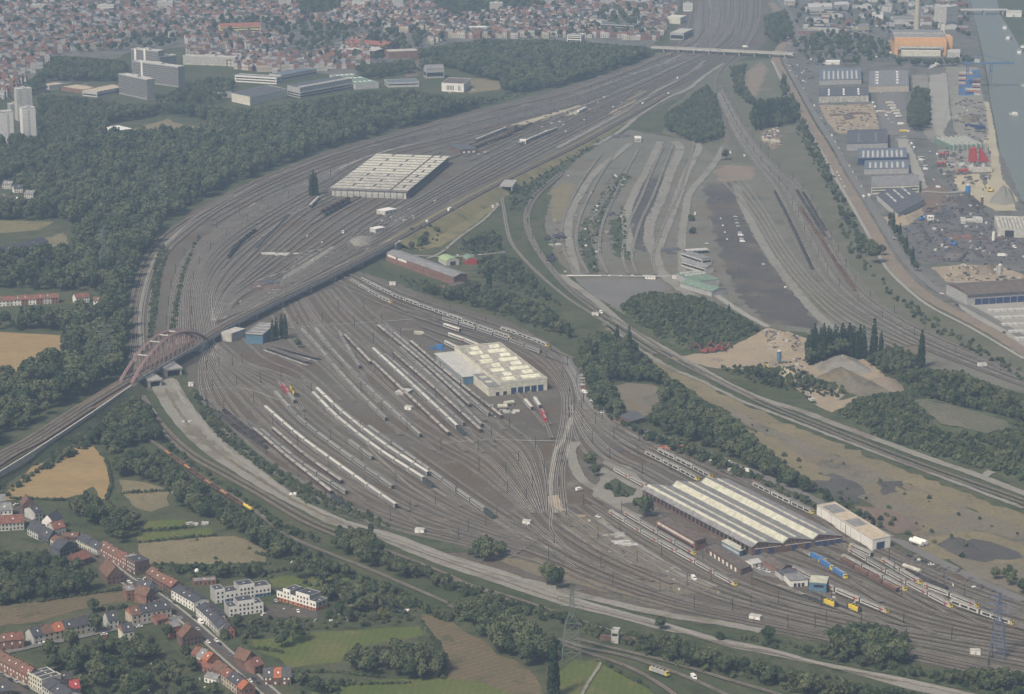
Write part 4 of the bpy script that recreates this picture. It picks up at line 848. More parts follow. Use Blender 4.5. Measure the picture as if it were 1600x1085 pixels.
# small girder bridge passing below it and the portal on the right-hand line
def portal(name, label, cat, px, py, w, h, L, rzdeg, mat):
    t = empty(name, G(px, py), math.radians(rzdeg), label, cat)
    for s in (-1, 1): b = MB(); b.box(s * w / 2 - .7, s * w / 2 + .7, 0, L, 0, h); b.build('abutment', M[mat], t)
    b = MB(); b.box(-w / 2 - 1.5, w / 2 + 1.5, -.4, L, h, h + 1.5); b.build('deck', M[mat], t)
portal('underpass', 'grey concrete underpass frame below the left half of the arch bridge', 'underpass', 243, 605, 10, 5.2, 20, 25, 'conc')
portal('underpass', 'grey concrete underpass frame nearest the pale gravel bed', 'underpass', 272, 588, 13, 5.6, 24, 25, 'conc')
portal('tunnel_portal', 'blue-grey concrete portal where a track leaves the grassy bank', 'tunnel portal', 791, 302, 13, 7.5, 40, -8, 'conc')
rb = empty('road_bridge', G(1027, 80), 0, 'long pale road bridge spanning the tracks far up the yard', 'bridge')
A, B = G(1027, 74, 7), G(1240, 84, 7); Lr, rz = axis(A, B); rb.location = (A.x, A.y, 0); rb.rotation_euler = (0, 0, rz)
b = MB(); b.box(-10, Lr, -6, 6, 6, 7.2); b.build('deck', M['greyroad'], rb)
for s in (-1, 1): b = MB(); b.box(-10, Lr, s * 6.3 - .3, s * 6.3 + .3, 5.4, 8.3); b.build('parapet', M['palewall'], rb)
for i in range(9): b = MB(); b.box(-1, 1, -5.5, 5.5, 0, 6.05); b.build('pier', M['conc'], rb, (Lr * (i + .5) / 9, 0, 0))
cb = empty('canal_bridge', (0, 0, 0), 0, 'pale bridge crossing the canal at the top edge', 'bridge')
A, B = G(1508, 15, 9), G(1566, 15, 9); Lr, rz = axis(A, B); cb.location = (A.x, A.y, 0); cb.rotation_euler = (0, 0, rz)
b = MB(); b.box(-10, Lr + 10, -8, 8, 7.5, 9.5); b.build('deck', M['palewall'], cb)
for i in range(3): b = MB(); b.box(-1.5, 1.5, -7, 7, 0, 7.6); b.build('pier', M['conc'], cb, (Lr * i / 2, 0, 0))
# ------------------------------------------------------------ larger buildings
for n, c, r, v in (('cream', (.54, .53, .45), .6, .2), ('shedroof', (.43, .42, .37), .8, .35), ('creamlight', (.45, .45, .365), .5, .2), ('whitewall', (.66, .655, .62), .6, .1), ('greywall', (.33, .33, .33), .7, .15), ('tanwall', (.40, .36, .29), .75, .15),
                   ('brick', (.20, .115, .09), .9, .25), ('darkbrick', (.13, .088, .076), .9, .25), ('brownroof', (.12, .10, .088), .85, .3), ('greyroof', (.20, .20, .205), .8, .25), ('darkroof', (.088, .092, .105), .75, .25),
                   ('blueroof', (.13, .15, .18), .6, .2), ('palegrey', (.42, .42, .40), .7, .15), ('brightlight', (.62, .615, .48), .4, .25), ('hallroof', (.31, .30, .265), .8, .25), ('craneblue', (.09, .15, .25), .6, .15), ('bluewall', (.085, .165, .245), .6, .15), ('deepblue', (.03, .05, .12), .5, .15), ('greenroof', (.15, .21, .165), .7, .2), ('limeroof', (.27, .36, .20), .7, .15),
                   ('orange', (.56, .33, .16), .7, .12), ('redroof', (.26, .10, .075), .85, .25), ('yellowwall', (.66, .56, .28), .7, .1), ('tanroof', (.42, .36, .27), .8, .2), ('oldcream', (.42, .41, .36), .8, .3), ('slabwall', (.25, .25, .235), .8, .15)):
    M[n] = paint(n, c, r, v, .25)
class Bld:
    def __init__(s, name, label, cat, A, B, C=None, depth=20.0, h=6.0, zc=0.0, group=None, ray=False):
        a, b = G(*A), G(*B); s.w, s.rz = axis(a, b); s.h = h
        s.k = 0.0
        if C:
            v = G(C[0], C[1], zc) - (G(C[2], C[3], zc) if len(C) > 2 else a); s.d = -v.x * math.sin(s.rz) + v.y * math.cos(s.rz); s.k = (v.x * math.cos(s.rz) + v.y * math.sin(s.rz)) / s.d
        else: s.d = depth
        if ray: v = Vector((a.x, a.y, 0)).normalized() * depth; s.d = -v.x * math.sin(s.rz) + v.y * math.cos(s.rz); s.k = (v.x * math.cos(s.rz) + v.y * math.sin(s.rz)) / s.d
        s.t = empty(name, a, s.rz, label, cat, group)
    def part(s, name, mb, mat, parent=None):
        if s.k: mb.v = [(x + s.k * y, y, z) for x, y, z in mb.v]
        return mb.build(name, M[mat] if isinstance(mat, str) else [M[q] for q in mat], parent or s.t)
    def walls(s, mat, h=None, x0=0, x1=None, y0=0, y1=None):
        s.part('wall', MB().box(x0, x1 or s.w, y0, y1 or s.d, 0, h or s.h), mat)
    def flat(s, mat, h=None, x0=0, x1=None, y0=0, y1=None, par=.5, rim=None):
        h = h or s.h; x1 = x1 or s.w; y1 = y1 or s.d; r = s.part('roof', MB().box(x0 + .3, x1 - .3, y0 + .3, y1 - .3, h - .1, h + .12), mat)
        if par:
            m = MB(); o = [(x0 - .1, y0 - .1), (x1 + .1, y0 - .1), (x1 + .1, y1 + .1), (x0 - .1, y1 + .1)]; i_ = [(x0 + .32, y0 + .32), (x1 - .32, y0 + .32), (x1 - .32, y1 - .32), (x0 + .32, y1 - .32)]
            m.v = [(*p, z) for z in (h - .2, h + par) for p in o] + [(*p, z) for z in (h - .2, h + par) for p in i_]
            for q in range(4): r_ = (q + 1) % 4; m.f += [(q, r_, 4 + r_, 4 + q), (8 + r_, 8 + q, 12 + q, 12 + r_), (4 + q, 4 + r_, 12 + r_, 12 + q)]; m.m += [0, 0, 0]
            s.part('parapet', m, rim or mat, r)
        return r
    def gable(s, mat, rise, wall=None, along='y', ov=.4, h=None):
        h = h or s.h; m = MB(); w, d = s.w, s.d
        if along == 'y':
            prof = [(-ov, h - .1), (w / 2, h + rise), (w + ov, h - .1), (w + ov, h + .15), (w / 2, h + rise + .3), (-ov, h + .15)]
            m.extr(prof, -ov, d + ov); g = [[(0, 0, h), (w, 0, h), (w / 2, 0, h + rise)], [(w, d, h), (0, d, h), (w / 2, d, h + rise)]]
        else:
            prof = [(-ov, h - .1), (d / 2, h + rise), (d + ov, h - .1), (d + ov, h + .15), (d / 2, h + rise + .3), (-ov, h + .15)]
            m.extr(prof, -w - ov, ov); m.v = [(-y, x, z) for x, y, z in m.v]; g = [[(0, d, h), (0, 0, h), (0, d / 2, h + rise)], [(w, 0, h), (w, d, h), (w, d / 2, h + rise)]]
        r = s.part('roof', m, mat)
        if wall:
            for f in g: q = MB(); q.face(f); s.part('gable', q, wall)
        return r
    def bands(s, rows, mat='glassdark', sides='flr', inset=1.0, name='window_band'):
        for z0, z1 in rows:
            for sd in sides:
                m = MB(); e = .03
                if sd == 'f': m.box(inset, s.w - inset, -e, .05, z0, z1)
                if sd == 'l': m.box(-e, .05, inset, s.d - inset, z0, z1)
                if sd == 'r': m.box(s.w - .05, s.w + e, inset, s.d - inset, z0, z1)
                s.part(name, m, mat)
    def opens(s, name, side, xs, w, z0, z1, mat):
        for x in xs:
            m = MB(); e = .04
            if side == 'f': m.box(x - w / 2, x + w / 2, -e, .06, z0, z1)
            if side == 'l': m.box(-e, .06, x - w / 2, x + w / 2, z0, z1)
            if side == 'r': m.box(s.w - .06, s.w + e, x - w / 2, x + w / 2, z0, z1)
            s.part(name, m, mat)
    def lights(s, boxes, mat='creamlight', name='rooflight', h=None, t=.5):
        for x0, x1, y0, y1 in boxes: s.part(name, MB().box(x0, x1, y0, y1, (h or s.h), (h or s.h) + t), mat)
def frange(a, b, n): return [a + (b - a) * (i + .5) / n for i in range(n)]
# cream hall in the middle of the yard
b = Bld('repair_hall', 'long cream train repair hall with pale rooflights and blue front doors', 'train shed', (764, 620), (855, 610), (780.6, 535, 854.8, 591), h=10.8, zc=10.8)
w, d = b.w, b.d
b.part('wall', MB().box(10, w, 0, d, 0, 10.8), 'cream'); b.part('wall', MB().box(0, 9.98, 0.05, 44, 0, 8.6), 'cream'); b.part('wall', MB().box(-9, 9.97, 44, d - 2, 0, 7.2), 'bluewall')
b.flat('hallroof', 10.8, 10, w, 0, d, .5, 'cream'); b.flat('greyroof', 8.6, 0, 9.7, .05, 44, .3); b.flat('palegrey', 7.2, -10.5, 9.6, 43.5, d - 2, .3)
b.part('window_band', MB().box(-9.06, -8.9, 46, d - 4, 3.6, 5.0), 'palegrey'); b.part('window_band', MB().box(-9.06, -8.9, 46, d - 4, .6, 2.6), 'greywall')
n = 8
for i in range(n):
    y0 = 4 + i * (d - 8) / n; sp = (d - 8) / n; sh = 6 if i % 2 else 0
    m = MB(); m.v += [(13, y0, 10.9), (w - 2, y0, 10.9), (w - 2, y0 + sp * .95, 10.9), (13, y0 + sp * .95, 10.9), (13, y0 + sp * .55, 13.0), (w - 2, y0 + sp * .55, 13.0)]
    for f in ((0, 1, 5, 4), (2, 3, 4, 5), (1, 2, 5), (3, 0, 4)): m.f.append(f); m.m.append(0)
    rb_ = b.part('roof_bay', m, 'hallroof')
    for x0, x1 in ((15 + sh, 27 + sh * .3), (33 + sh, w - 4 - sh * .3)):
        q = MB(); k = .35
        for (xx0, xx1) in ((x0, x1),):
            za = lambda t: 10.98 + 2.1 * t
            q.face([(xx0, y0 + sp * .55 * .12, za(.12)), (xx1, y0 + sp * .55 * .12, za(.12)), (xx1, y0 + sp * .55 * .86, za(.86)), (xx0, y0 + sp * .55 * .86, za(.86))])
        b.part('rooflight', q, 'brightlight', rb_)
for x in frange(20, w - 3, 5): b.opens('door', 'f', [x], 5, 0, 5.6, 'deepblue')
b.opens('door', 'f', [8, 15], 3.4, 0, 3.2, 'dark')
b.lights([(2, 8, 12, 18), (2, 8, 28, 34)], h=8.7)
# striped-roof depot
b = Bld('engine_depot', 'wide brick engine depot with three cream-striped roof bays', 'train shed', (1175, 869), (1316, 851), (1004, 777), h=6.5)
w, d = b.w, b.d; bay = w / 3
b.part('wall', MB().box(0, w, 0, d, 0, 6.4), 'darkbrick')
for i in range(3):
    x = i * bay; R0 = 6.6
    m = MB(); m.extr([(x + .1, 6.3), (x + 4.6, 9.7), (x + bay - .1, 6.3)], .02, d); g = b.part('gable', m, 'darkbrick')
    m = MB(); m.face([(x - (.8 if i == 0 else 0), -.5, 6.35), (x + 4.6, -.5, 10), (x + 4.6, d + .5, 10), (x - (.8 if i == 0 else 0), d + .5, 6.35)][::-1]); m.face([(x + 4.6, -.5, 10), (x + bay, -.5, 6.5), (x + bay, d + .5, 6.5), (x + 4.6, d + .5, 10)][::-1])
    m.f = [f[::-1] for f in m.f]; rf = b.part('roof', m, 'greyroof')
    m = MB()
    def pt(u, y): return (x + 4.6 * u - .12, y, 6.45 + 3.5 * u + .12)
    m.face([pt(.06, .5), pt(.06, d - 1), pt(.97, d - 1), pt(.97, .5)][::-1]); b.part('rooflight', m, 'creamlight', rf)
    if i < 3:
        m = MB(); m.extr([(x + 11.5, 8.3), (x + 11.5, 9.3), (x + 12.6, 9.5), (x + 14.4, 8.6), (x + 14.4, 7.8)], 3, d - 4); b.part('rooflight', m, 'creamlight' if i != 2 else 'oldcream', rf)
    for k, xx in enumerate(frange(x + 2, x + bay - 1, 4)):
        if (i + k) % 2 == 0 or i == 2: b.opens('door', 'f', [xx], 4.2, 0, 4.6, 'deepblue')
        m = MB(); m.box(xx - 2.5, xx + 2.5, -.1, .02, 4.7, 5.0); b.part('lintel', m, 'whitewall')
    b.opens('window', 'f', frange(x + 4, x + 13, 3), 1.6, 6.6, 7.8, 'glassdark')
b.opens('window', 'l', frange(4, d - 4, 26), 3.0, 2.0, 5.2, 'glassdark')
# sawtooth shed far up the yard
b = Bld('sawtooth_shed', 'big pale sawtooth-roofed train shed in the upper yard', 'train shed', (518.7, 306.5), (634.8, 311), (702, 242.6, 636, 297), h=9.5, zc=11)
w, d = b.w, b.d; b.walls('oldcream'); n = 14
for i in range(n):
    y0 = d * i / n; y1 = d * (i + 1) / n; m = MB()
    m.v += [(-2.5, y0, 9.5), (w + 2, y0, 9.5), (w + 2, y0 + .5, 10.25), (-2.5, y0 + .5, 10.25), (-2.5, y1, 9.6), (w + 2, y1, 9.6)]
    for f, q in (((0, 1, 2, 3), 1), ((3, 2, 5, 4), 0), ((0, 3, 4), 0), ((1, 5, 2), 0)): m.f.append(f); m.m.append(q)
    r = b.part('roof_bay', m, ['cream' if i >= 6 else 'shedroof', 'brownroof'])
    for x in (w * .22, w * .5, w * .78, w * .9) if i % 2 else (w * .78,):
        q = MB(); q.face([(x, y0 + 1.0, 10.5), (x + 2.2, y0 + 1.0, 10.5), (x + 2.2, y1 - 2, 9.95), (x, y1 - 2, 9.95)]); b.part('roof_vent', q, 'dark', r)
b.part('fascia', MB().box(-2.6, w + 2.1, -1.2, -.3, 8.3, 9.7), 'greyroof'); b.bands([(1.0, 3.2)], 'greywall', 'f', 3); b.bands([(4.2, 7.4)], 'palegrey', 'f', 3)
b.opens('column', 'f', frange(0, w, 12), .9, 0, 8.3, 'dark')
b.bands([(1, 8.8)], 'brownroof', 'r', 0, 'side_cladding')
# white long hall beside the depot
b = Bld('long_hall', 'narrow white hall with brown flat roof right of the striped depot', 'hall', (1363, 861), (1391, 855.5), (1276, 806), h=8); b.walls('whitewall'); b.flat('tanroof', rim='palegrey')
b.opens('door', 'f', [b.w * .45], b.w * .45, 0, 5.5, 'deepblue'); b.lights([(2, b.w - 2, 30, 45), (2, b.w - 2, 62, 80)], 'greyroof', 'roof_patch', t=.25)
b.opens('downpipe', 'l', frange(10, b.d, 5), .5, 0, 7.6, 'greywall')
b = Bld('brick_office', 'long red brick office with white window rows beside the trains', 'office', (1086, 862), (1103.5, 857), (1025, 827), h=7.5); b.walls('brick'); b.flat('brownroof', rim='darkbrick')
b.opens('window', 'l', frange(2, b.d - 2, 26), 1.5, 4.6, 6.4, 'whitewall'); b.opens('window', 'l', frange(2, b.d - 2, 26), 1.4, 1.4, 3.2, 'glassdark'); b.opens('window', 'f', frange(2, b.w - 1, 4), 1.3, 4.6, 6.2, 'glassdark')
b = Bld('canopy_shed', 'small blue shed under a cream roof against the depot corner', 'shed', (1156, 871), (1165, 867.5), (1127, 855), h=4.6); b.walls('bluewall'); b.flat('creamlight', par=.1); b.bands([(1.4, 3.2)], 'palegrey', 'l')
b = Bld('workshop', 'low dark-roofed brick workshop below the canopy shed', 'workshop', (1158, 899), (1174, 893.5), (1102, 863), h=4); b.walls('darkbrick'); b.flat('brownroof'); b.opens('door', 'l', frange(5, b.d - 5, 7), 2.4, 0, 2.8, 'whitewall')
b = Bld('workshop', 'low brown-roofed workshop right of the white gabled hut', 'workshop', (1219, 900), (1237, 893), (1194, 885), h=4); b.walls('brick'); b.gable('brownroof', 2, 'brick'); b.opens('window', 'f', frange(2, b.w - 1, 4), 1.4, 1.4, 2.8, 'whitewall')
b = Bld('hut', 'small white gabled hut in front of the depot', 'hut', (1176, 888), (1189, 885), depth=8, h=3); b.walls('whitewall'); b.gable('palegrey', 1.6, 'whitewall', 'x'); b.opens('door', 'f', [b.w * .5], 1.4, 0, 2.1, 'dark')
b = Bld('cabin', 'cabin with blue wall and cream roof beside flat wagons', 'cabin', (1264, 925), (1291, 927), depth=14, h=7); b.walls('bluewall'); b.flat('creamlight', par=.1); b.opens('window', 'f', frange(3, b.w - 2, 4), 1.6, 3.6, 5.4, 'glassdark')
b = Bld('hut', 'grey-roofed hut left of the blue-walled cabin', 'hut', (1235, 918), (1262, 916), depth=14, h=4.5); b.walls('whitewall'); b.flat('greyroof'); b.opens('door', 'f', frange(2, b.w - 2, 3), 2, 0, 2.6, 'dark')
b = Bld('hut', 'dark-roofed hut behind the grey-roofed one by the sidings', 'hut', (1222, 908), (1248, 905), depth=12, h=4); b.walls('palegrey'); b.flat('darkroof'); b.opens('window', 'f', frange(2, b.w - 2, 4), 1.3, 1.4, 2.6, 'glassdark')
b = Bld('blue_workshop', 'bright blue workshop with grey roof beside the viaduct', 'workshop', (384, 537), (411, 538.5), depth=42, h=9.5); b.walls('bluewall'); b.flat('greyroof', rim='palegrey'); b.part('fascia', MB().box(.2, b.w - .2, -.12, .03, 8.3, 9.2), 'dark'); b.opens('door', 'f', [b.w * .5], b.w * .5, 0, 5.2, 'darkblue' if 0 else 'bluewall'); b.lights([(2, b.w - 2, 10, 11), (2, b.w - 2, 22, 23), (2, b.w - 2, 33, 34)], 'palegrey', 'roof_rib', t=.4)
b = Bld('concrete_wall', 'pale concrete retaining block under the viaduct beside the blue workshop', 'wall', (362, 535), (384, 527), depth=12, h=8.4); b.walls('palewall'); b.opens('joint', 'f', frange(0, b.w, 3), .3, 0, 8, 'conc')
for (A, B, lab) in (((412, 544), (495, 566), 'long dark platform canopy nearest the blue workshop'), ((410, 548), (478, 572), 'shorter dark platform canopy in front of the first one')):
    b = Bld('platform_canopy', lab, 'canopy', A, B, depth=6, h=4); b.part('roof', MB().box(0, b.w, 0, b.d, 3.6, 4.1), 'brownroof'); b.part('platform', MB().box(0, b.w, .5, b.d - .5, 0, .8), 'conc')
    for x in frange(0, b.w, 8): b.part('post', MB().box(x - .15, x + .15, 2.8, 3.1, .8, 3.62), 'dark')
b = Bld('brick_warehouse', 'long brick warehouse with grey roof below the grassy slope', 'warehouse', (709, 446), (730, 441), (604, 408), h=8.5); b.walls('brick'); b.gable('greyroof', 2.2, 'brick', 'y'); b.opens('window', 'l', frange(4, b.d * .62, 18), 2.0, 2.2, 5.6, 'darkbrick')
b.opens('panel', 'l', (b.d * .76, b.d * .92), b.d * .13, 5.4, 8.0, 'whitewall')
b = Bld('warehouse_annex', 'low ruined brick annex at the near end of the long brick warehouse', 'annex', (712, 458), (742, 452), depth=24, h=3.4); b.walls('brick'); b.flat('brownroof', par=.6, rim='brick')
def barrel(name, lab, A, B, depth, h, mat, front):
    b = Bld(name, lab, 'hut', A, B, depth=depth, h=h); w = b.w
    b.part('wall', MB().box(.2, w - .2, .2, depth - .2, 0, h * .55), front)
    m = MB(); m.extr([(w / 2 - w / 2 * math.cos(PI * i / 10), h * .5 + h * .5 * math.sin(PI * i / 10)) for i in range(11)][::-1], 0, depth); b.part('roof', m, mat); m = MB(); m.extr([(w / 2 - w * .46 * math.cos(PI * i / 10), .2 + h * .42 + h * .47 * math.sin(PI * i / 10)) for i in range(11)][::-1] + [(w * .04, 0), (w * .96, 0)], -.25, -.02); b.part('front_wall', m, front)
    if front != 'redpaint': b.part('door', MB().box(w * .3, w * .7, -.4, -.24, 0, h * .55), 'dark')
barrel('arched_hut', 'pale green arched hut beside the dirt track', (697, 416), (718, 414), 22, 8, 'limeroof', 'palegrey')
barrel('arched_hut', 'arched hut with bright red front and green roof', (729, 414), (746, 413), 18, 8, 'greenroof', 'redpaint')
b = Bld('green_depot', 'long green-roofed sorting shed with roof vents on the asphalt edge', 'shed', (1086, 451), (1124, 447), depth=42, h=7); b.walls('greywall'); b.flat('greenroof', par=.3); b.lights([(x, x + 2, y, y + 4) for x in frange(2, b.w - 2, 7) for y in (26, 36)], 'palegrey', 'roof_vent', t=1.4)
b = Bld('green_depot', 'smaller green gabled shed at the near end of the group', 'shed', (1112, 464), (1135, 460), depth=50, h=5); b.walls('greywall'); b.gable('greenroof', 3, 'greywall')
b = Bld('office_block', 'white flat-roofed office beside the parked cars of the green sheds', 'office', (1097, 414), (1112, 412), depth=40, h=6); b.walls('palegrey'); b.flat('greyroof'); b.bands([(2, 4)], 'glassdark', 'fl')
b = Bld('office_block', 'grey gabled block joining the white office to the green sheds', 'office', (1102, 428), (1115, 426), depth=42, h=6); b.walls('palegrey'); b.gable('greyroof', 2.5, 'palegrey'); b.bands([(2, 4)], 'glassdark', 'l')
b = Bld('open_shelter', 'red-and-white open shelter above the white office', 'shelter', (1073, 398), (1108, 396), depth=10, h=4); b.part('roof', MB().box(0, b.w, 0, 10, 3.6, 4), 'palegrey'); b.part('wall', MB().box(0, b.w * .5, 8, 9.5, 0, 3.5), 'redpaint'); [b.part('post', MB().box(x - .2, x + .2, .5, .9, 0, 3.6), 'dark') for x in frange(0, b.w, 6)]
for A, B, lab in (((1008, 436), (1024, 437), 'white site cabin at the middle of the block fence'), ((1050, 436), (1064, 437), 'white site cabin at the right end of the block fence')):
    b = Bld('site_cabin', lab, 'cabin', A, B, depth=5, h=3); b.walls('whitewall'); b.flat('palegrey', par=.1); b.opens('window', 'f', frange(1, b.w - 1, 3), 1.2, 1.2, 2.2, 'glassdark')
b = Bld('timber_shed', 'dark-roofed timber shed at the end of the car park by the wood', 'shed', (985, 666), (1008, 660), depth=22, h=4); b.walls('darkbrick'); b.gable('darkroof', 3, 'darkbrick', 'x'); b.opens('door', 'f', [b.w / 2], 3, 0, 2.8, 'dark')
b = Bld('ruined_tower', 'small ruined grey signal tower among trees by the lower line', 'signal box', (955, 1005), (966, 1006), depth=6, h=8); b.walls('palegrey'); b.flat('conc', par=.8, rim='palegrey'); b.opens('window', 'f', frange(.5, b.w - .5, 3), 1.2, 4.8, 6.6, 'dark'); b.part('wall', MB().box(-8, b.w + 12, 3, 6, 0, 3.2), 'darkbrick')
for A, B, lab in (((648, 833), (662, 834), 'white relay hut on the grass beside the lower tracks'), ((1170, 968), (1187, 971), 'white relay hut pair between yard and gravel bed'), ((1517, 1024), (1532, 1024), 'white relay hut by the pylon at the lower right'), ((816, 820), (828, 821), 'white hut at the foot of the track fan'), ((294, 604), (302, 604), 'tiny white hut beside the yard throat below the bridge'), ((632, 640), (642, 642), 'cream hut on the sand patch of the middle sidings'), ((925, 494), (935, 494), 'white hut beside the curving gravel road'), ((1530, 574), (1542, 573), 'white hut beside the right-hand yard exit'), ((608, 446), (618, 446), 'white shelter below the brick warehouse')):
    b = Bld('relay_hut', lab, 'hut', A, B, depth=4, h=3); b.walls('whitewall'); b.flat('palegrey', par=.1); b.opens('door', 'f', [b.w * .5], 1, 0, 2.1, 'greywall')
b = Bld('flat_hut', 'grey flat hut in the middle of the middle sidings', 'hut', (617, 617), (634, 619), depth=14, h=2.5); b.walls('conc'); b.flat('palegrey', par=.1)
b = Bld('yard_office', 'dark-roofed yard office with white windows above the sawtooth shed', 'office', (719, 242), (746, 240), depth=45, h=6); b.walls('darkbrick'); b.flat('darkroof'); b.opens('window', 'f', frange(2, b.w - 2, 3), 3.4, 1.5, 4, 'whitewall')
for A, B, dd, lab in (((812, 226), (822, 226), 14, 'white signal cabin at the near end of the far storage track'), ((602, 337), (620, 333), 14, 'grey works hut at the upper edge of the viaduct'), ((587, 365), (602, 362), 10, 'white-roofed works hut beside the gravel heap'), ((992, 222), (1002, 222), 18, 'white-roofed depot hut at the head of the abandoned yard')):
    b = Bld('works_hut', lab, 'hut', A, B, depth=dd, h=5); b.walls('palegrey'); b.flat('whitewall', par=.1); b.opens('window', 'f', frange(1, b.w - 1, 3), 1.6, 1.5, 3, 'glassdark')
# industry along the canal road
def shed(lab, A, B, depth, h, wall, roof, gab=0, n=0, lm='palegrey', cat='warehouse', along='x', rows=1, bands=()):
    b = Bld('warehouse', lab, cat, A, B, depth=depth, h=h, ray=True); depth = b.d; b.walls(wall)
    if gab: b.gable(roof, gab, wall, along)
    else: b.flat(roof, par=.5)
    for r in range(rows):
        for x in (frange(4, b.w - 4, n) if n else ()):
            y0 = depth * (.08 + .9 * r / rows); y1 = depth * (.08 + .9 * (r + .72) / rows)
            if not gab: b.lights([(x - 1.4, x + 1.4, y0, y1)], lm)
    if bands: b.bands(bands, 'glassdark', 'fl')
    b.opens('door', 'f', frange(6, b.w - 6, max(1, int(b.w / 25))), 5, 0, min(4.5, h * .6), 'greywall'); return b
shed('flat dark warehouse with white roof stripes beside the dirt road', (1279, 161), (1357, 159), 78, 9.5, 'oldcream', 'darkroof', n=3, rows=3, lm='whitewall')
shed('corrugated warehouse with skylights farthest left on the canal side', (1280, 133), (1346, 131.5), 130, 7, 'greywall', 'blueroof', n=8, rows=1)
b = shed('corrugated warehouse with two rows of white skylights right of the other', (1357, 144.5), (1420, 143.5), 165, 9, 'tanwall', 'greyroof', n=0)
b.lights([(x - 2.5, x + 2.5, y, y + 14) for x in (b.w * .2, b.w * .72) for y in frange(10, 150, 5)], 'whitewall'); b.lights([(x - .4, x + .4, 5, 160) for x in frange(0, b.w, 14)], 'blueroof', 'roof_rib', t=.6)
shed('dark blue roofed factory with pale roof stripes and black front', (1340, 258), (1417, 256.5), 72, 8.5, 'deepblue', 'blueroof', n=9, lm='palegrey')
shed('slate-blue flat factory behind the striped one', (1323, 236), (1387, 234), 110, 9, 'greywall', 'darkroof', n=2, lm='blueroof')
shed('low grey factory with striped roof between factory and beige office', (1350, 273), (1420, 271.5), 60, 7, 'greywall', 'blueroof', n=7)
b = shed('beige office with long window band and grey roof', (1361, 304), (1436, 301), 70, 9, 'cream', 'greyroof', cat='office', bands=((2, 3.6), (5.5, 7)))
b = Bld('warehouse', 'dark-roofed warehouse with white ribbed end wall', 'warehouse', (1403, 343), (1444, 321), (1370, 313), h=6.5); b.walls('palegrey'); b.flat('darkroof', par=.4); b.lights([(x, x + 5, y, y + 8) for x in frange(10, b.w - 8, 3) for y in frange(20, b.d - 10, 3)], 'palegrey'); b.opens('rib', 'f', frange(0, b.w, 16), .8, 0, 6, 'greywall')
b = Bld('warehouse', 'grey ribbed-roof warehouse with large dark door at the right edge', 'warehouse', (1559, 371), (1640, 373), depth=70, h=10); b.walls('palegrey'); b.flat('oldcream', par=.3); b.lights([(x, x + 1, 1, 60) for x in frange(2, b.w, 14)], 'greyroof', 'roof_rib', t=.9); b.opens('door', 'f', [b.w * .22], 10, 0, 8, 'dark')
b = Bld('open_store', 'long dark-roofed open store with deep bays beside the road bend', 'store', (1511, 478), (1680, 467), depth=50, h=11); b.walls('greywall'); b.gable('brownroof', 3, 'darkbrick', 'x'); b.opens('bay', 'f', frange(8, b.w - 2, 14), 7, 0, 6.5, 'deepblue'); b.part('fascia', MB().box(0, b.w, -.3, .02, 8, 10.9), 'darkroof')
for i in range(5):
    y = 486 + i * 11; b = Bld('stock_row', f'{nth(i)} long row of stacked concrete goods below the dark open store', 'stock row', (1546 + i * 11, y + 3), (1680, y - 2), depth=7, h=2.2, group='rows of concrete goods'); b.part('stack', MB().box(0, b.w, 0, 7, 0, 2.2), 'palegrey'); [b.part('gap', MB().box(x, x + 1.0, -.1, 7.1, .3, 2.35), 'conc') for x in frange(0, b.w, 12)]
for A, B, dd, h, w, r, lab in (((1262, 22), (1300, 21), 60, 12, 'palegrey', 'palegrey', 'pale storage hall at the top edge left of the chimney'), ((1303, 20), (1325, 19), 50, 14, 'greywall', 'palegrey', 'taller pale block right of the pale storage hall'), ((1340, 52), (1358, 51), 30, 12, 'tanwall', 'greyroof', 'tan block left of the orange incinerator'), ((1480, 90), (1500, 90), 40, 8, 'palegrey', 'palegrey', 'pale shed right below the orange incinerator'), ((1572, 27), (1596, 27), 30, 9, 'whitewall', 'palegrey', 'white shed on the far bank of the canal'), ((1362, 30), (1380, 30), 40, 8, 'whitewall', 'palegrey', 'white hall behind the trees near the chimney'), ((1395, 38), (1432, 38), 50, 9, 'palegrey', 'greyroof', 'low grey hall behind the incinerator roof'), ((1290, 101), (1312, 101), 20, 4, 'whitewall', 'whitewall', 'low white shed at the upper corner of the warehouses')):
    shed(lab, A, B, dd, h, w, r, bands=((2, 4),) if h > 11 else ())
# incinerator with chimney
b = Bld('incinerator', 'large orange-framed waste incinerator with grey sloping roof', 'incinerator', (1397, 86), (1478.5, 86.5), depth=75, h=33); w = b.w
b.part('wall', MB().box(.5, w - .5, 3, 75, 0, 28), 'orange')
m = MB(); m.face([(0, 2.5, 23.5), (w, 2.5, 23.5), (w, 26, 33), (0, 26, 33)]); m.face([(0, 26, 33), (w, 26, 33), (w, 75, 33), (0, 75, 33)]); m.face([(0, 2.5, 23.5), (0, 26, 33), (0, 75, 33), (0, 75, 20), (0, 2.5, 20)]); m.face([(w, 2.5, 23.5), (w, 26, 33), (w, 75, 33), (w, 75, 20), (w, 2.5, 20)][::-1]); b.part('roof', m, 'greyroof')
b.part('upper_band', MB().box(0, w, .6, 3.2, 15, 23.6), 'orange')
for x0 in (0, w - 6): b.part('pillar', MB().box(x0, x0 + 6, -.4, 27, 0, 24), 'orange')
b.part('ridge_beam', MB().box(-1, w + 1, 25, 27, 32.4, 34), 'oldcream'); b.part('front_hall', MB().box(11, w - 11, -16, 2.9, 0, 9), 'cream'); b.part('front_hall', MB().box(6.2, w - 6.2, -4, .5, 9, 14.5), 'oldcream'); b.part('window_band', MB().box(10, w - 10, -4.2, -3.9, 9.4, 11.5), 'glassdark')
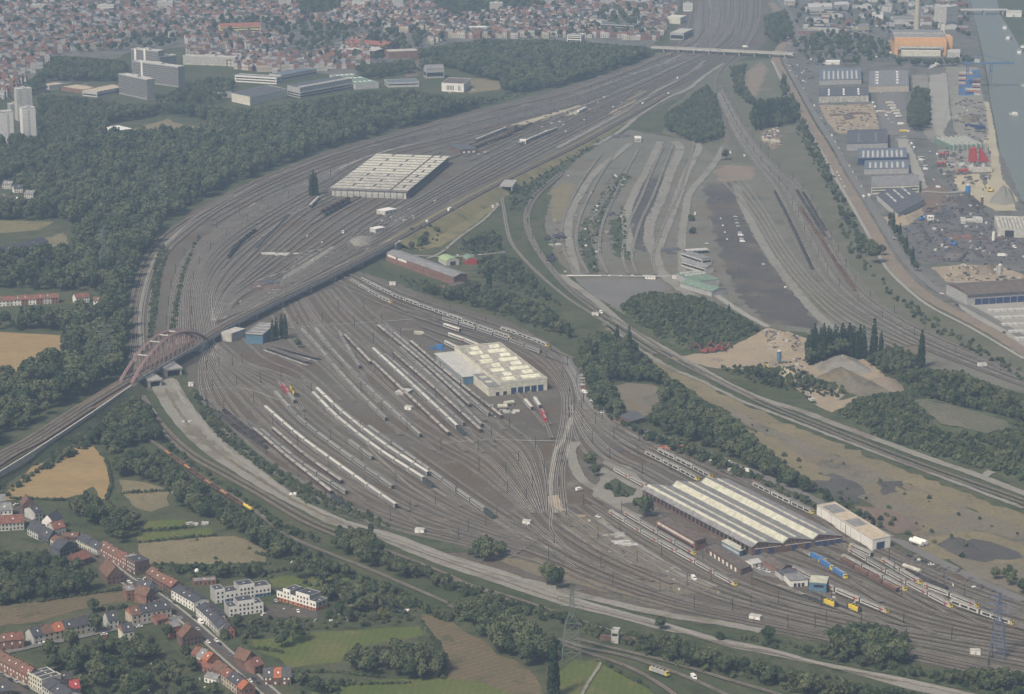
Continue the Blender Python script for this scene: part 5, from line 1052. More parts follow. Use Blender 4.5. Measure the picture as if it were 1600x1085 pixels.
b.part('side_block', MB().box(w + .1, w + 12, 20, 60, 0, 27), 'orange'); b.part('vent_tower', MB().box(w - 2, w + 4, 66, 74, 20, 43), 'cream')
t = empty('chimney', G(1440.5, 62), 0, 'tall tan concrete chimney behind the orange incinerator', 'chimney'); MB().bar((0, 60, 0), (0, 60, 110), 5.4, 20, 0, 4.0).build('shaft', M['tanwall'], t); MB().bar((0, 60, 110), (0, 60, 112), 4.3, 20).build('rim', M['greywall'], t)
b = Bld('apartment_block', 'grey apartment block with balconies right of the chimney', 'apartment block', (1478, 41), (1496, 39), depth=30, h=34); b.walls('oldcream'); b.flat('palegrey'); b.bands([(3 + 3.2 * i, 4.6 + 3.2 * i) for i in range(10)], 'greywall', 'fl')
# towers and slabs on the left
def tower(lab, A, B, dd, h, wall, nf, sides='fr', win='greywall', shafts=(), cat='tower block', cols=0):
    b = Bld('tower_block', lab, cat, A, B, depth=dd, h=h); b.walls(wall); b.flat('palegrey', par=.9)
    fh = (h - 3) / nf
    if cols:
        for c in frange(0, b.w, cols):
            b.part('window_column', MB().box(c - 1.5, c + 1.5, -.05, .05, 2, h - 2), 'greywall')
        for i in range(nf): b.part('floor_band', MB().box(1, b.w - 1, -.12, .04, 2.4 + fh * i, 3.4 + fh * i), wall)
    else: b.bands([(2.8 + fh * i, 4.5 + fh * i) for i in range(nf)], win, sides, .6)
    for x in shafts: b.part('stair_shaft', MB().box(x - 2, x + 2, -1.2, .5, 0, h + 1.5), 'whitewall')
    b.part('lift_house', MB().box(b.w * .4, b.w * .6, dd * .3, dd * .7, h, h + 3), 'palegrey'); return b
tower('white tower block at the left border with two window columns', (-25, 233), (23, 229.5), 16, 47, 'whitewall', 14, cols=3)
tower('slim white tower block standing right of the border one', (37, 222), (57.5, 220.5), 15, 45, 'whitewall', 14, cols=1)
tower('white and grey tower block behind the slim one', (28, 190), (52, 188.5), 18, 45, 'palegrey', 14, cols=2)
tower('dull grey low block between the white towers', (17, 186), (30, 185), 14, 20, 'greywall', 5)
tower('front slab block of the grey housing estate with a blank end wall', (186, 147), (230, 156.5), 14, 30, 'slabwall', 10, 'f', 'darkroof')
tower('long middle slab block of the grey housing estate', (208, 127), (279, 137), 14, 31, 'slabwall', 10, 'f', 'darkroof', shafts=(22,))
tower('rear slab block with two white stair shafts', (206, 109), (248, 113), 15, 33, 'slabwall', 10, 'f', 'darkroof', shafts=(9, 28))
tower('lower stepped slab right of the rear slab block', (250, 113), (277, 110), 15, 24, 'slabwall', 7, 'fr', 'darkroof')
tower('long pale balcony block beyond the housing estate', (286, 101), (368, 104), 14, 14, 'oldcream', 4, 'f', 'greywall')
def low(name, lab, cat, A, B, C=None, depth=15, h=8, wall='palegrey', roof='greyroof', bands=(), sides='flr', gab=0, along='x', zc=0):
    b = Bld(name, lab, cat, A, B, C, depth=depth, h=h, zc=zc); b.walls(wall); (b.gable(roof, gab, wall, along) if gab else b.flat(roof, rim=wall)); b.bands(bands, 'glassdark', sides, 1.2); return b
low('school', 'flat school block with pale tan roof and glazed front', 'school', (129, 150), (152, 152.5), depth=60, h=8, wall='palegrey', roof='tanroof', bands=((2, 4),))
low('school', 'tan-roofed school wing reaching right towards the slab blocks', 'school', (152, 146), (187, 140), depth=16, h=6, wall='brick', roof='tanroof')
low('school', 'tan-roofed school wing left of the glazed school block', 'school', (96, 142), (129, 147), depth=30, h=6, wall='brick', roof='tanroof')
low('school', 'narrow tan-roofed school building farthest left', 'school', (77, 140.5), (99, 137.5), depth=20, h=6, wall='palegrey', roof='tanroof')
b = low('pavilion', 'white flat pavilion with overhanging roof in the wood clearing', 'pavilion', (179, 214), (203, 211), depth=30, h=8, wall='greywall', roof='whitewall', bands=((1.5, 3.5),)); b.part('canopy', MB().box(-7, b.w + 2, -4, 32, 8.2, 9.0), 'whitewall')
low('factory', 'large blank cream factory box at the wood edge', 'factory', (391, 165.5), (448, 152.5), (362, 159), h=12.5, wall='cream', roof='darkroof')
b = low('office_block', 'white office row with dark windows behind the cream factory', 'office', (367, 128), (432, 132), depth=18, h=10, wall='whitewall', roof='greyroof', bands=((2, 4), (6, 8)))
b = low('office_block', 'terraced grey office with pale floor bands and toothed roof edge', 'office', (469, 154), (550, 139), (449, 149), h=15, wall='greywall', roof='darkroof', bands=((1.6, 3.4), (5.2, 7)))
b.part('floor_band', MB().box(-.8, b.w, -1.5, .2, 3.6, 4.8), 'palegrey'); b.part('floor_band', MB().box(-.8, b.w, -1.5, .2, 7.4, 8.8), 'palegrey'); [b.part('roof_light', MB().box(x - 1.5, x + 1.5, 2, 9, 15, 16.6), 'palegrey') for x in frange(2, b.w - 2, 18)]
low('office_block', 'long white roofed block behind the terraced grey office', 'office', (440, 128), (495, 117.5), depth=25, h=10, wall='palegrey', roof='blueroof', bands=((3, 5),))
low('factory', 'grey flat-roofed factory left of the cream box', 'factory', (322, 154), (362, 153), depth=90, h=8, wall='greywall', roof='blueroof')
b = low('factory', 'grey-green shed with white roof skylights at the wood edge', 'factory', (556, 140.5), (592, 138), depth=110, h=8, wall='palegrey', roof='greenroof'); b.lights([(x, x + 4, y, y + 9) for x in frange(3, b.w - 3, 4) for y in (20, 60, 95)], 'whitewall')
low('hall', 'long low grey hall left of the white villa', 'hall', (606, 137), (655, 135.5), depth=35, h=7, wall='palegrey', roof='blueroof', bands=((3, 5),))
b = low('white_block', 'bright white office cube with slit windows beside dry meadow', 'office', (690, 143), (724.6, 144.5), (735.5, 136, 724.6, 144.5), h=12.5, wall='whitewall', roof='brownroof'); b.opens('window', 'f', [b.w * q for q in (.25, .32, .39, .46, .53, .76, .83)], 1.3, 2.5, 9.5, 'glassdark'); b.opens('window', 'r', frange(6, b.d - 6, 3), 4, 2.5, 9.5, 'glassdark')
low('institute', 'grey columned institute building in front of the wooded hill', 'institute', (666, 123), (694, 122), depth=20, h=15, wall='greywall', roof='greyroof', gab=5, bands=((3, 9),))
low('apartment_row', 'long yellow apartment row under an orange roof', 'apartment row', (344, 56), (408, 54), depth=22, h=15, wall='yellowwall', roof='redroof', gab=5, bands=((2, 4), (6.5, 8.5), (11, 13)))
low('school', 'pink-walled school with pale roofs above the wood', 'school', (608, 92), (655, 90), depth=30, h=11, wall='brick', roof='oldcream'); low('school', 'pale-roofed wing left of the pink-walled school', 'school', (585, 90), (606, 84), depth=60, h=10, wall='brick', roof='palegrey'); low('gym', 'red-roofed gym behind the pink-walled school', 'gym', (612, 80), (626, 76), depth=90, h=9, wall='brick', roof='redroof', gab=4, along='y')
low('office_block', 'slate-blue glazed office in the upper middle of the town', 'office', (940, 50), (990, 53), depth=24, h=14, wall='greywall', roof='darkroof', bands=((2, 4.5), (6, 8.5), (10, 12.5)))
low('house_row', 'white apartment row at the upper edge of the wood', 'apartment row', (886, 66), (908, 67), depth=20, h=12, wall='whitewall', roof='greyroof', bands=((2, 4), (6, 8), (9.5, 11)))
low('warehouse', 'cream warehouse beside the far track fan', 'warehouse', (1040, 37), (1063, 38), depth=40, h=11, wall='cream', roof='cream'); low('warehouse', 'grey station building in front of the cream warehouse', 'station', (1047, 62), (1068, 63), depth=60, h=12, wall='greywall', roof='oldcream', bands=((2, 8),))
low('apartment_row', 'cream apartment row left of the slate-blue office', 'apartment row', (912, 40), (940, 44), depth=16, h=12, wall='cream', roof='greyroof', bands=((2, 4), (6, 8)))
low('hall', 'long white-roofed hall on the hill at the upper middle', 'hall', (733, 54), (764, 54), depth=20, h=12, wall='greywall', roof='whitewall', bands=((2, 7),))
for px, py, ww, h, wl, lab in ((622, 18, 16, 26, 'palegrey', 'pale high-rise at the top left of the wooded hill'), (950, 12, 24, 30, 'tanwall', 'tan high-rise at the top edge of the town'), (985, 12, 26, 34, 'palegrey', 'pale high-rise slab at the top edge right of the tan one'), (1012, 12, 20, 30, 'whitewall', 'white high-rise at the top edge nearest the tracks'), (775, 22, 20, 20, 'tanwall', 'tan block above the long white-roofed hall'), (855, 12, 22, 24, 'greywall', 'grey block at the top edge above the wood'), (258, 20, 24, 20, 'palegrey', 'pale block in the hazy town at the top left'), (445, 14, 20, 22, 'oldcream', 'cream block in the hazy town left of the dark park'), (165, 24, 26, 18, 'whitewall', 'white block in the hazy town far left'), (560, 18, 20, 18, 'whitewall', 'white block right of the dark park'), (60, 22, 24, 16, 'tanwall', 'tan block in the far left corner of the town'), (1075, 18, 14, 14, 'whitewall', 'small white block beside the far tracks')):
    tower(lab, (px - ww / 2, py), (px + ww / 2, py), 16, h, wl, max(3, int(h / 3.4)), 'fr')
# ------------------------------------------------------------ mounds and spoil heaps
MOUNDS = []
def mound_h(x, y):
    h = 0.0
    for c, P, H in MOUNDS:
        if not inside(P, x, y): continue
        d = Vector((x - c.x, y - c.y)); r = d.length; best = 1e9
        if r < 1e-3: h = max(h, H); continue
        d /= r
        for i in range(len(P)):
            a, b = P[i] - c, P[(i + 1) % len(P)] - c; e = b - a; den = d.x * e.y - d.y * e.x
            if abs(den) < 1e-9: continue
            t = (a.x * e.y - a.y * e.x) / den; s = (a.x * d.y - a.y * d.x) / den
            if t > 0 and -1e-6 <= s <= 1 + 1e-6: best = min(best, t)
        q = min(1, r / best); h = max(h, H * (1 - q ** 1.7))
    return h
def mound(name, px, H, mat, top=None, label=None, cat=None, kind='structure', rings=9, flat=0.0, reg=True):
    P = rough_edge(GL(px), 1.0, 7); n = len(P); rg = random.Random(int(H * 100) + n); ph = [rg.uniform(0, 6.3) for _ in range(4)]
    c = GL([top])[0] if top else sum(P, Vector((0, 0, 0))) / n
    if reg: MOUNDS.append((c, P, H))
    mb = MB(); rr = random.Random(n)
    for k in range(rings):
        q = 1 - k / rings
        for p in P:
            v = c + (p - c) * q; an = math.atan2(p.y - c.y, p.x - c.x); w = 1 + (.13 * math.sin(3 * an + ph[0]) + .09 * math.sin(7 * an + ph[1] + q * 4) + .06 * math.sin(17 * an + ph[2])) * (1 if kind is None else .25); h = H * (1 - q ** 1.7) * w + (rr.uniform(-.035, .035) * H if k else 0); mb.v.append((v.x, v.y, h + .04))
    mb.v.append((c.x, c.y, H)); L = len(mb.v) - 1
    for k in range(rings - 1):
        for i in range(n): j = (i + 1) % n; mb.f.append((k * n + i, k * n + j, (k + 1) * n + j, (k + 1) * n + i)); mb.m.append(0)
    for i in range(n): mb.f.append(((rings - 1) * n + i, (rings - 1) * n + (i + 1) % n, L)); mb.m.append(0)
    o = mb.build(name, M[mat]); [setattr(f, 'use_smooth', True) for f in o.data.polygons]
    return tag(o, label, cat, None, kind)
mound('hill', [(968, 482), (985, 465), (1010, 460), (1060, 462), (1100, 468), (1130, 482), (1165, 500), (1190, 516), (1150, 535), (1100, 548), (1070, 548), (1030, 530), (990, 505)], 13, 'scrubland', (1040, 500))
mound('hill', [(1305, 648), (1330, 628), (1370, 620), (1430, 628), (1500, 640), (1600, 672), (1700, 690), (1700, 790), (1600, 755), (1540, 735), (1450, 712), (1370, 685)], 16, 'scrubland', (1440, 655))
mound('hill', [(1385, 600), (1430, 585), (1500, 598), (1600, 640), (1700, 680), (1700, 690), (1600, 672), (1500, 642), (1430, 625)], 9, 'scrubland', (1480, 615))
mound('spoil_heap', [(1268, 572), (1290, 560), (1330, 556), (1352, 572), (1365, 582), (1330, 590), (1290, 586)], 6, 'gravel', (1312, 566), 'pale grey gravel heap with a pointed top in the sand pit', 'heap', None)
mound('spoil_heap', [(1272, 592), (1300, 582), (1320, 580), (1350, 592), (1395, 615), (1350, 620), (1320, 612), (1290, 602)], 6.5, 'wasteland', (1312, 586), 'large brown earth heap in front of the pale gravel heap', 'heap', None)
mound('spoil_heap', [(1355, 595), (1375, 590), (1410, 600), (1426, 612), (1400, 616), (1375, 610)], 6, 'dirt', (1385, 600), 'long low tan heap at the right end of the sand pit', 'heap', None)
mound('spoil_heap', [(1195, 535), (1215, 520), (1245, 524), (1256, 540), (1240, 552), (1205, 550)], 6, 'sand', (1225, 530), 'sandy rubble heap beside the dark poplar row', 'heap', None)
mound('spoil_heap', [(1206, 580), (1230, 574), (1265, 586), (1250, 595), (1215, 592)], 5, 'palesand', None, 'yellow sand heap at the near side of the sand pit', 'heap', None)
mound('spoil_heap', [(1418, 622), (1450, 615), (1480, 628), (1460, 636)], 4, 'clinker', None, 'dark cinder heap behind the overgrown mound', 'heap', None)
mound('spoil_heap', [(543, 378), (560, 368), (582, 370), (578, 384), (555, 388)], 4, 'gravel', None, 'light gravel heap beside the viaduct in the upper yard', 'heap', None)
mound('spoil_heap', [(1378, 338), (1395, 345), (1420, 338), (1440, 325), (1445, 335), (1420, 352), (1392, 354)], 3, 'sand', None, 'long tan heap by the ribbed end wall', 'heap', None)
mound('spoil_heap', [(1486, 318), (1510, 308), (1535, 318), (1530, 332), (1500, 330)], 10, 'clinker', (1505, 314), 'dark grey heap behind the scrap yard', 'heap', None)
mound('spoil_heap', [(1545, 318), (1560, 300), (1580, 302), (1588, 318), (1570, 322)], 11, 'yardpale', (1570, 306), 'grey aggregate heap by the canal bend', 'heap', None)
mound('spoil_heap', [(1470, 325), (1490, 318), (1512, 325), (1500, 338), (1480, 336)], 7, 'scrap', None, 'heap of dark scrap metal at the top of the scrap yard', 'heap', None)
mound('spoil_heap', [(1468, 402), (1490, 394), (1530, 392), (1535, 406), (1500, 410)], 7, 'deepscrap' if 0 else 'scrap', None, 'long heap of shredded scrap above the yellow sand bays', 'heap', None)
mound('spoil_heap', [(1425, 370), (1445, 358), (1455, 380), (1440, 388)], 6, 'scrap', None, 'blue-grey scrap heap beside the dark tree row', 'heap', None)
mound('spoil_heap', [(1480, 418), (1510, 415), (1520, 430), (1490, 434)], 5, 'sand', None, 'tan sand heap in the bay under the shredded scrap', 'heap', None)
mound('spoil_heap', [(1525, 416), (1555, 415), (1556, 430), (1528, 432)], 5, 'dirt', None, 'brown sand heap in the second bay under the shredded scrap', 'heap', None)
mound('spoil_heap', [(1488, 160), (1510, 154), (1524, 162), (1510, 168), (1492, 168)], 5, 'yardpale', None, 'grey gravel heap below the container stacks', 'heap', None)
mound('spoil_heap', [(1495, 185), (1520, 180), (1535, 188), (1515, 194)], 5, 'wasteland', None, 'brown earth heap by the canal quay', 'heap', None)
mound('spoil_heap', [(1490, 285), (1505, 278), (1522, 280), (1525, 296), (1505, 300)], 4, 'palesand', None, 'pale yellow sand heap left of the blue silo', 'heap', None)
mound('spoil_heap', [(1385, 765 + 75), (1400, 838), (1410, 846)], 1, 'clinker', None, None, None)
mound('spoil_heap', [(1462, 852), (1485, 842), (1515, 848), (1535, 862), (1495, 868)], 4, 'clinker', (1490, 848), 'black cinder heap on the waste ground right of the white hall', 'heap', None)
def draped(name, px, mat):
    P = rough_edge(GL(px), 1.5, 7); n = len(P); c = sum(P, Vector((0, 0, 0))) / n; mb = MB()
    for k in range(7):
        for p in P: v = c + (p - c) * (1 - k / 7); mb.v.append((v.x, v.y, mound_h(v.x, v.y) + .5))
    for k in range(6):
        for i in range(n): j = (i + 1) % n; mb.f.append((k * n + i, k * n + j, (k + 1) * n + j, (k + 1) * n + i)); mb.m.append(0)
    mb.f.append(tuple(6 * n + i for i in range(n))); mb.m.append(0); tag(mb.build(name, M[mat]), None, None, None, 'structure')
draped('grass_clearing', [(1425, 655), (1480, 645), (1560, 660), (1580, 688), (1540, 702), (1470, 686)], 'verge'); draped('grass_clearing', [(1000, 478), (1060, 474), (1110, 490), (1060, 500), (1010, 492)], 'heath')
# ------------------------------------------------------------ trees
F1 = foliage('leaves', (.020, .039, .020), (.098, .114, .060)); F2 = foliage('paleleaves', (.055, .080, .042), (.105, .125, .068)); F3 = foliage('darkleaves', (.014, .030, .017), (.034, .056, .026)); F4 = foliage('yellowleaves', (.11, .12, .035), (.16, .16, .05))
M['bark'] = paint('bark', (.075, .058, .045), .95, .3)
def leafball(lobes, n, size, seed, flatten=1.0):
    """leaf clumps scattered over the lobes of a crown"""
    r = np.random.default_rng(seed); lob = np.array(lobes, float); k = r.integers(0, len(lob), n)
    w = lob[:, 3] ** 2; k = r.choice(len(lob), n, p=w / w.sum())
    u = r.normal(size=(n, 3)); u[:, 2] = u[:, 2] * .9 + .25; u /= np.linalg.norm(u, axis=1)[:, None]
    rad = lob[k, 3] * r.uniform(.72, 1.06, n); c = lob[k, :3] + u * rad[:, None] * np.array([1, 1, flatten])
    nn = u + r.normal(size=(n, 3)) * .55; nn /= np.linalg.norm(nn, axis=1)[:, None]
    a = np.cross(nn, r.normal(size=(n, 3))); a /= np.linalg.norm(a, axis=1)[:, None]; b = np.cross(nn, a)
    s = size * r.uniform(.6, 1.3, (n, 1)); e = r.uniform(.6, 1.0, (n, 1))
    V = np.stack([c - a * s - b * s * e, c + a * s - b * s * e * .6, c + a * s * .8 + b * s * e, c - a * s * .7 + b * s * e], 1).reshape(-1, 3)
    return V, np.arange(4 * n).reshape(-1, 4)
def crown_mesh(name, lobes, n, size, seed, mat, flatten=1.0):
    V, F = leafball(lobes, n, size, seed, flatten); me = bpy.data.meshes.new(name); me.from_pydata(V.tolist(), [], F.tolist()); me.materials.append(mat); return me
def trunk_mesh(h, r):
    b = MB(); b.bar((0, 0, 0), (0, 0, h), r, 7, 0, r * .55); q = random.Random(int(h * 10))
    for i in range(5): a = q.uniform(0, 6.3); z = h * q.uniform(.5, .9); b.bar((0, 0, z), (math.cos(a) * h * .3, math.sin(a) * h * .3, z + h * .35), r * .4, 5, 0, r * .15)
    return b.mesh('trunk', M['bark'])
TREES = []
def tree_proto(name, label, crown, trunk):
    t = empty(name, (0, 0, 0), 0, label, 'tree'); ob = []
    for nm, me in (('trunk', trunk), ('crown', crown)):
        o = bpy.data.objects.new(nm, me); COL.objects.link(o); o.parent = t; ob.append(o)
    p = Proto(t); p.crown = ob[1]; TREES.append(p); return p
def blob(seed, R0, z, n=9, tall=1.0):
    q = random.Random(seed); L = [(0, 0, z, R0 * .72)]
    for i in range(n):
        a = 2 * PI * i / n + q.uniform(-.4, .4); rr = R0 * q.uniform(.40, .62); L.append((math.cos(a) * rr, math.sin(a) * rr, z + q.uniform(-.42, .5) * R0 * tall, R0 * q.uniform(.34, .5)))
    L.append((q.uniform(-.2, .2) * R0, q.uniform(-.2, .2) * R0, z + R0 * .55 * tall, R0 * .45)); return L
for i in range(3): tree_proto('broadleaf_tree', 'x', crown_mesh('crown', blob(i + 1, 5.0, 7.6, 9), 950, .62, i + 1, F1), trunk_mesh(5.5, .32))
tree_proto('broadleaf_tree', 'x', crown_mesh('crown', blob(11, 4.2, 8.8, 8, 1.6), 900, .58, 11, F1), trunk_mesh(6.5, .3))
tree_proto('pale_willow', 'x', crown_mesh('crown', blob(21, 5.4, 7.4, 10, 1.1), 1000, .6, 21, F2), trunk_mesh(5, .4))
tree_proto('poplar_tree', 'x', crown_mesh('crown', [(0, 0, 3 + i * 2.3, 2.5 * (1 - .72 * (i / 9) ** 2.2)) for i in range(10)], 1000, .5, 31, F3, 1.2), trunk_mesh(7, .35))
tree_proto('dark_conifer', 'x', crown_mesh('crown', [(0, 0, 2 + i * 1.35, 2.9 * (1 - i / 8.6)) for i in range(8)], 800, .45, 41, F3, .9), trunk_mesh(5, .25))
tree_proto('bush', 'x', crown_mesh('crown', blob(51, 2.3, 1.5, 6, .8), 300, .42, 51, F1), trunk_mesh(1.0, .12))
tree_proto('bush', 'x', crown_mesh('crown', blob(61, 2.0, 1.3, 6, .7), 260, .42, 61, F2), trunk_mesh(.9, .12))
tree_proto('yellow_tree', 'x', crown_mesh('crown', blob(71, 4.2, 4.6, 8, .9), 800, .5, 71, F4), trunk_mesh(3, .25))
WORDS = {0: 'dark green round-crowned tree', 1: 'dark green broad-crowned tree', 2: 'green lumpy-crowned tree', 3: 'green tall oval tree', 4: 'pale grey-green willow', 5: 'dark columnar poplar', 6: 'dark conical conifer', 7: 'low green bush', 8: 'pale green bush', 9: 'yellow-green garden tree'}
CAND = []      # x, y, variant, scale, where
THT = [11.5, 11.5, 11.5, 14.5, 12, 25, 12.5, 3, 2.6, 8]
def wood(px, spacing, where, mix=(0, 1, 2, 3), sc=(.75, 1.2), excl=(), jit=.45, thin=0.0, trim=True):
    Q = [Vector(p) for p in px]
    for x, y in scatter(px, spacing, excl, jit):
        if thin and R.random() < thin: continue
        v = R.choice(mix); s = R.uniform(*sc); dep = y * CP + HC * SP
        for t in (1, .75, .55, .4):      # crowns stay inside the wood's outline
            z = THT[v] * s * t * .9 + mound_h(x, y); u = y * SP + (z - HC) * CP
            if not trim or inside(Q, 800 + FPX * x / (y * CP - (z - HC) * SP), 542.5 - FPX * u / (y * CP - (z - HC) * SP)): break
        else:
            v = R.choice((7, 7, 8)); t = 1; s = R.uniform(.6, 1.1)
        CAND.append((x, y, v, s * t, where))
def tree(px, py, v, sc, where): p = G(px, py); CAND.append((p.x, p.y, v, sc, where))
B_ = (0, 1, 2, 3)
wood([(150, 690), (162, 655), (210, 618), (234, 640), (258, 688), (300, 724), (365, 769), (400, 788), (440, 820), (480, 838), (430, 832), (397, 793), (330, 748), (258, 698), (235, 690), (200, 700), (178, 720), (160, 700)], 7.6, 'in the wood between gravel bed and freight train')
wood([(170, 726), (200, 702), (250, 707), (318, 760), (390, 806), (445, 842), (480, 868), (440, 880), (405, 868), (385, 842), (350, 832), (305, 808), (268, 792), (262, 764), (215, 750), (186, 746)], 8.5, 'in the wood below the freight train', excl=())
wood([(95, 790), (135, 770), (148, 776), (165, 788), (186, 792), (214, 802), (214, 845), (185, 850), (150, 828), (125, 812)], 9, 'in the clump between stubble field and village')
wood([(-80, 852), (0, 852), (50, 885), (105, 890), (130, 908), (150, 915), (140, 934), (60, 940), (0, 947), (-80, 955)], 9.5, 'in the gardens left of the village street')
wood([(513, 838), (530, 826), (580, 827), (592, 848), (604, 868), (660, 888), (720, 914), (730, 930), (690, 922), (620, 902), (560, 880), (528, 866)], 8.2, 'in the belt just below the gravel bed')
wood([(470, 870), (520, 878), (600, 920), (660, 945), (700, 962), (660, 975), (560, 940), (500, 925)], 9.5, 'in the scrub along the lower single track', mix=(0, 1, 7, 7, 8), thin=.35)
wood([(360, 964), (420, 968), (520, 972), (620, 962), (655, 952), (662, 976), (560, 985), (430, 990), (360, 988)], 8.5, 'in the hedge above the green meadow', mix=(0, 1, 7, 7), sc=(.5, .9))
wood([(535, 1032), (560, 1012), (600, 1010), (622, 1002), (650, 1008), (680, 1002), (700, 1030), (694, 1058), (660, 1066), (600, 1066), (550, 1052)], 9, 'in the clump beside the green meadow', sc=(.8, 1.15))
wood([(700, 944), (760, 935), (820, 966), (870, 1000), (900, 1022), (870, 1032), (830, 1046), (790, 1030), (750, 1004), (720, 978)], 9.5, 'along the edge of the brown meadow', mix=(4, 4, 0, 1), sc=(.9, 1.3))
wood([(860, 950), (940, 982), (1000, 996), (1060, 1002), (1100, 1012), (1200, 1042), (1300, 1062), (1420, 1085), (1600, 1122), (1400, 1112), (1250, 1086), (1130, 1056), (1060, 1042), (960, 1004), (880, 976)], 8.6, 'in the belt between gravel bed and lowest tracks', mix=(0, 1, 2, 7, 7, 8), thin=.1)
wood([(1288, 988), (1330, 976), (1380, 980), (1420, 992), (1432, 1034), (1380, 1050), (1310, 1032)], 9, 'in the big clump between yard and gravel bed', mix=(0, 1, 4, 2), sc=(.9, 1.3))
wood([(1440, 1062), (1520, 1045), (1620, 1050), (1640, 1085), (1560, 1088)], 9, 'in the clump at the lower right corner')
wood([(726, 868), (745, 848), (762, 838), (786, 850), (796, 872), (760, 880)], 8, 'in the clump right under the track fan', mix=(0, 4, 1))
wood([(1525, 890), (1545, 882), (1600, 895), (1640, 945), (1580, 928)], 10, 'in the clump at the right edge of the waste ground')
wood([(903, 532), (940, 520), (985, 530), (1020, 568), (1036, 584), (1094, 624), (1132, 640), (1180, 688), (1230, 728), (1290, 768), (1392, 822), (1380, 836), (1300, 792), (1210, 755), (1150, 722), (1090, 696), (1020, 676), (1010, 652), (1036, 622), (1030, 604), (1000, 598), (945, 600), (965, 640), (975, 655), (925, 620), (910, 580)], 8.6, 'in the long belt right of the cream hall', mix=(0, 1, 2, 3, 4, 6))
wood([(690, 452), (740, 440), (790, 455), (850, 478), (888, 506), (896, 535), (860, 520), (800, 500), (740, 482), (700, 468)], 7.5, 'in the scrub behind the long curved train', mix=(0, 1, 2, 7, 8), sc=(.6, 1.0))
wood([(622, 432), (660, 440), (700, 456), (706, 472), (680, 468), (645, 450)], 6, 'below the brick warehouse', mix=(0, 7, 8), sc=(.6, .9))
wood([(640, 360), (680, 345), (690, 372), (660, 392), (628, 390)], 11, 'on the green slope by the viaduct end', mix=(7, 8, 0), sc=(.6, .9))
wood([(720, 378), (770, 360), (786, 372), (782, 396), (742, 400), (718, 392)], 6.5, 'above the two arched huts', mix=(0, 7, 8), sc=(.6, .9))
wood([(750, 400), (800, 400), (840, 440), (880, 480), (840, 470), (790, 450), (745, 430)], 8, 'right of the red-fronted arched hut', mix=(0, 7, 8, 8), sc=(.6, 1))
wood([(968, 482), (985, 466), (1010, 462), (1060, 464), (1100, 470), (1130, 484), (1165, 502), (1188, 516), (1150, 533), (1100, 546), (1070, 546), (1030, 528), (990, 504)], 5.2, 'on the overgrown mound', mix=(7, 7, 8), sc=(.9, 1.5), thin=.18)
wood([(1258, 553), (1300, 549), (1346, 546), (1350, 561), (1300, 569), (1258, 572)], 5.0, 'in the dark poplar block by the sand pit', mix=(3, 3, 5), sc=(.8, 1.25), trim=False)
wood([(1125, 576), (1180, 571), (1260, 586), (1325, 612), (1312, 625), (1250, 615), (1180, 600)], 6, 'in the hedge between sand pit and gravel road', mix=(0, 7, 7), sc=(.6, .9))
wood([(1308, 648), (1330, 630), (1370, 622), (1430, 630), (1500, 642), (1600, 674), (1700, 695), (1700, 788), (1600, 754), (1540, 734), (1450, 711), (1370, 684)], 5.6, 'on the big overgrown mound', mix=(7, 7, 8, 7), sc=(1.0, 1.7), excl=([(1420, 650), (1480, 640), (1570, 655), (1590, 692), (1540, 708), (1460, 692)],))
wood([(1375, 592), (1440, 576), (1500, 582), (1600, 622), (1700, 662), (1700, 690), (1600, 680), (1500, 650), (1440, 640), (1420, 612)], 7, 'behind the big overgrown mound', mix=(0, 1, 3, 7), sc=(.6, .95))
wood([(1345, 560), (1400, 540), (1440, 560), (1430, 580), (1380, 590)], 8, 'beside the right-hand poplars', mix=(0, 1, 3), sc=(.6, .9))
wood([(40, 730), (70, 710), (120, 680), (150, 665), (158, 690), (140, 695), (100, 712), (50, 732), (0, 775), (-40, 780), (-40, 755)], 9, 'on the slope above the stubble field', mix=(0, 7, 7, 8), sc=(.7, 1), thin=.2)
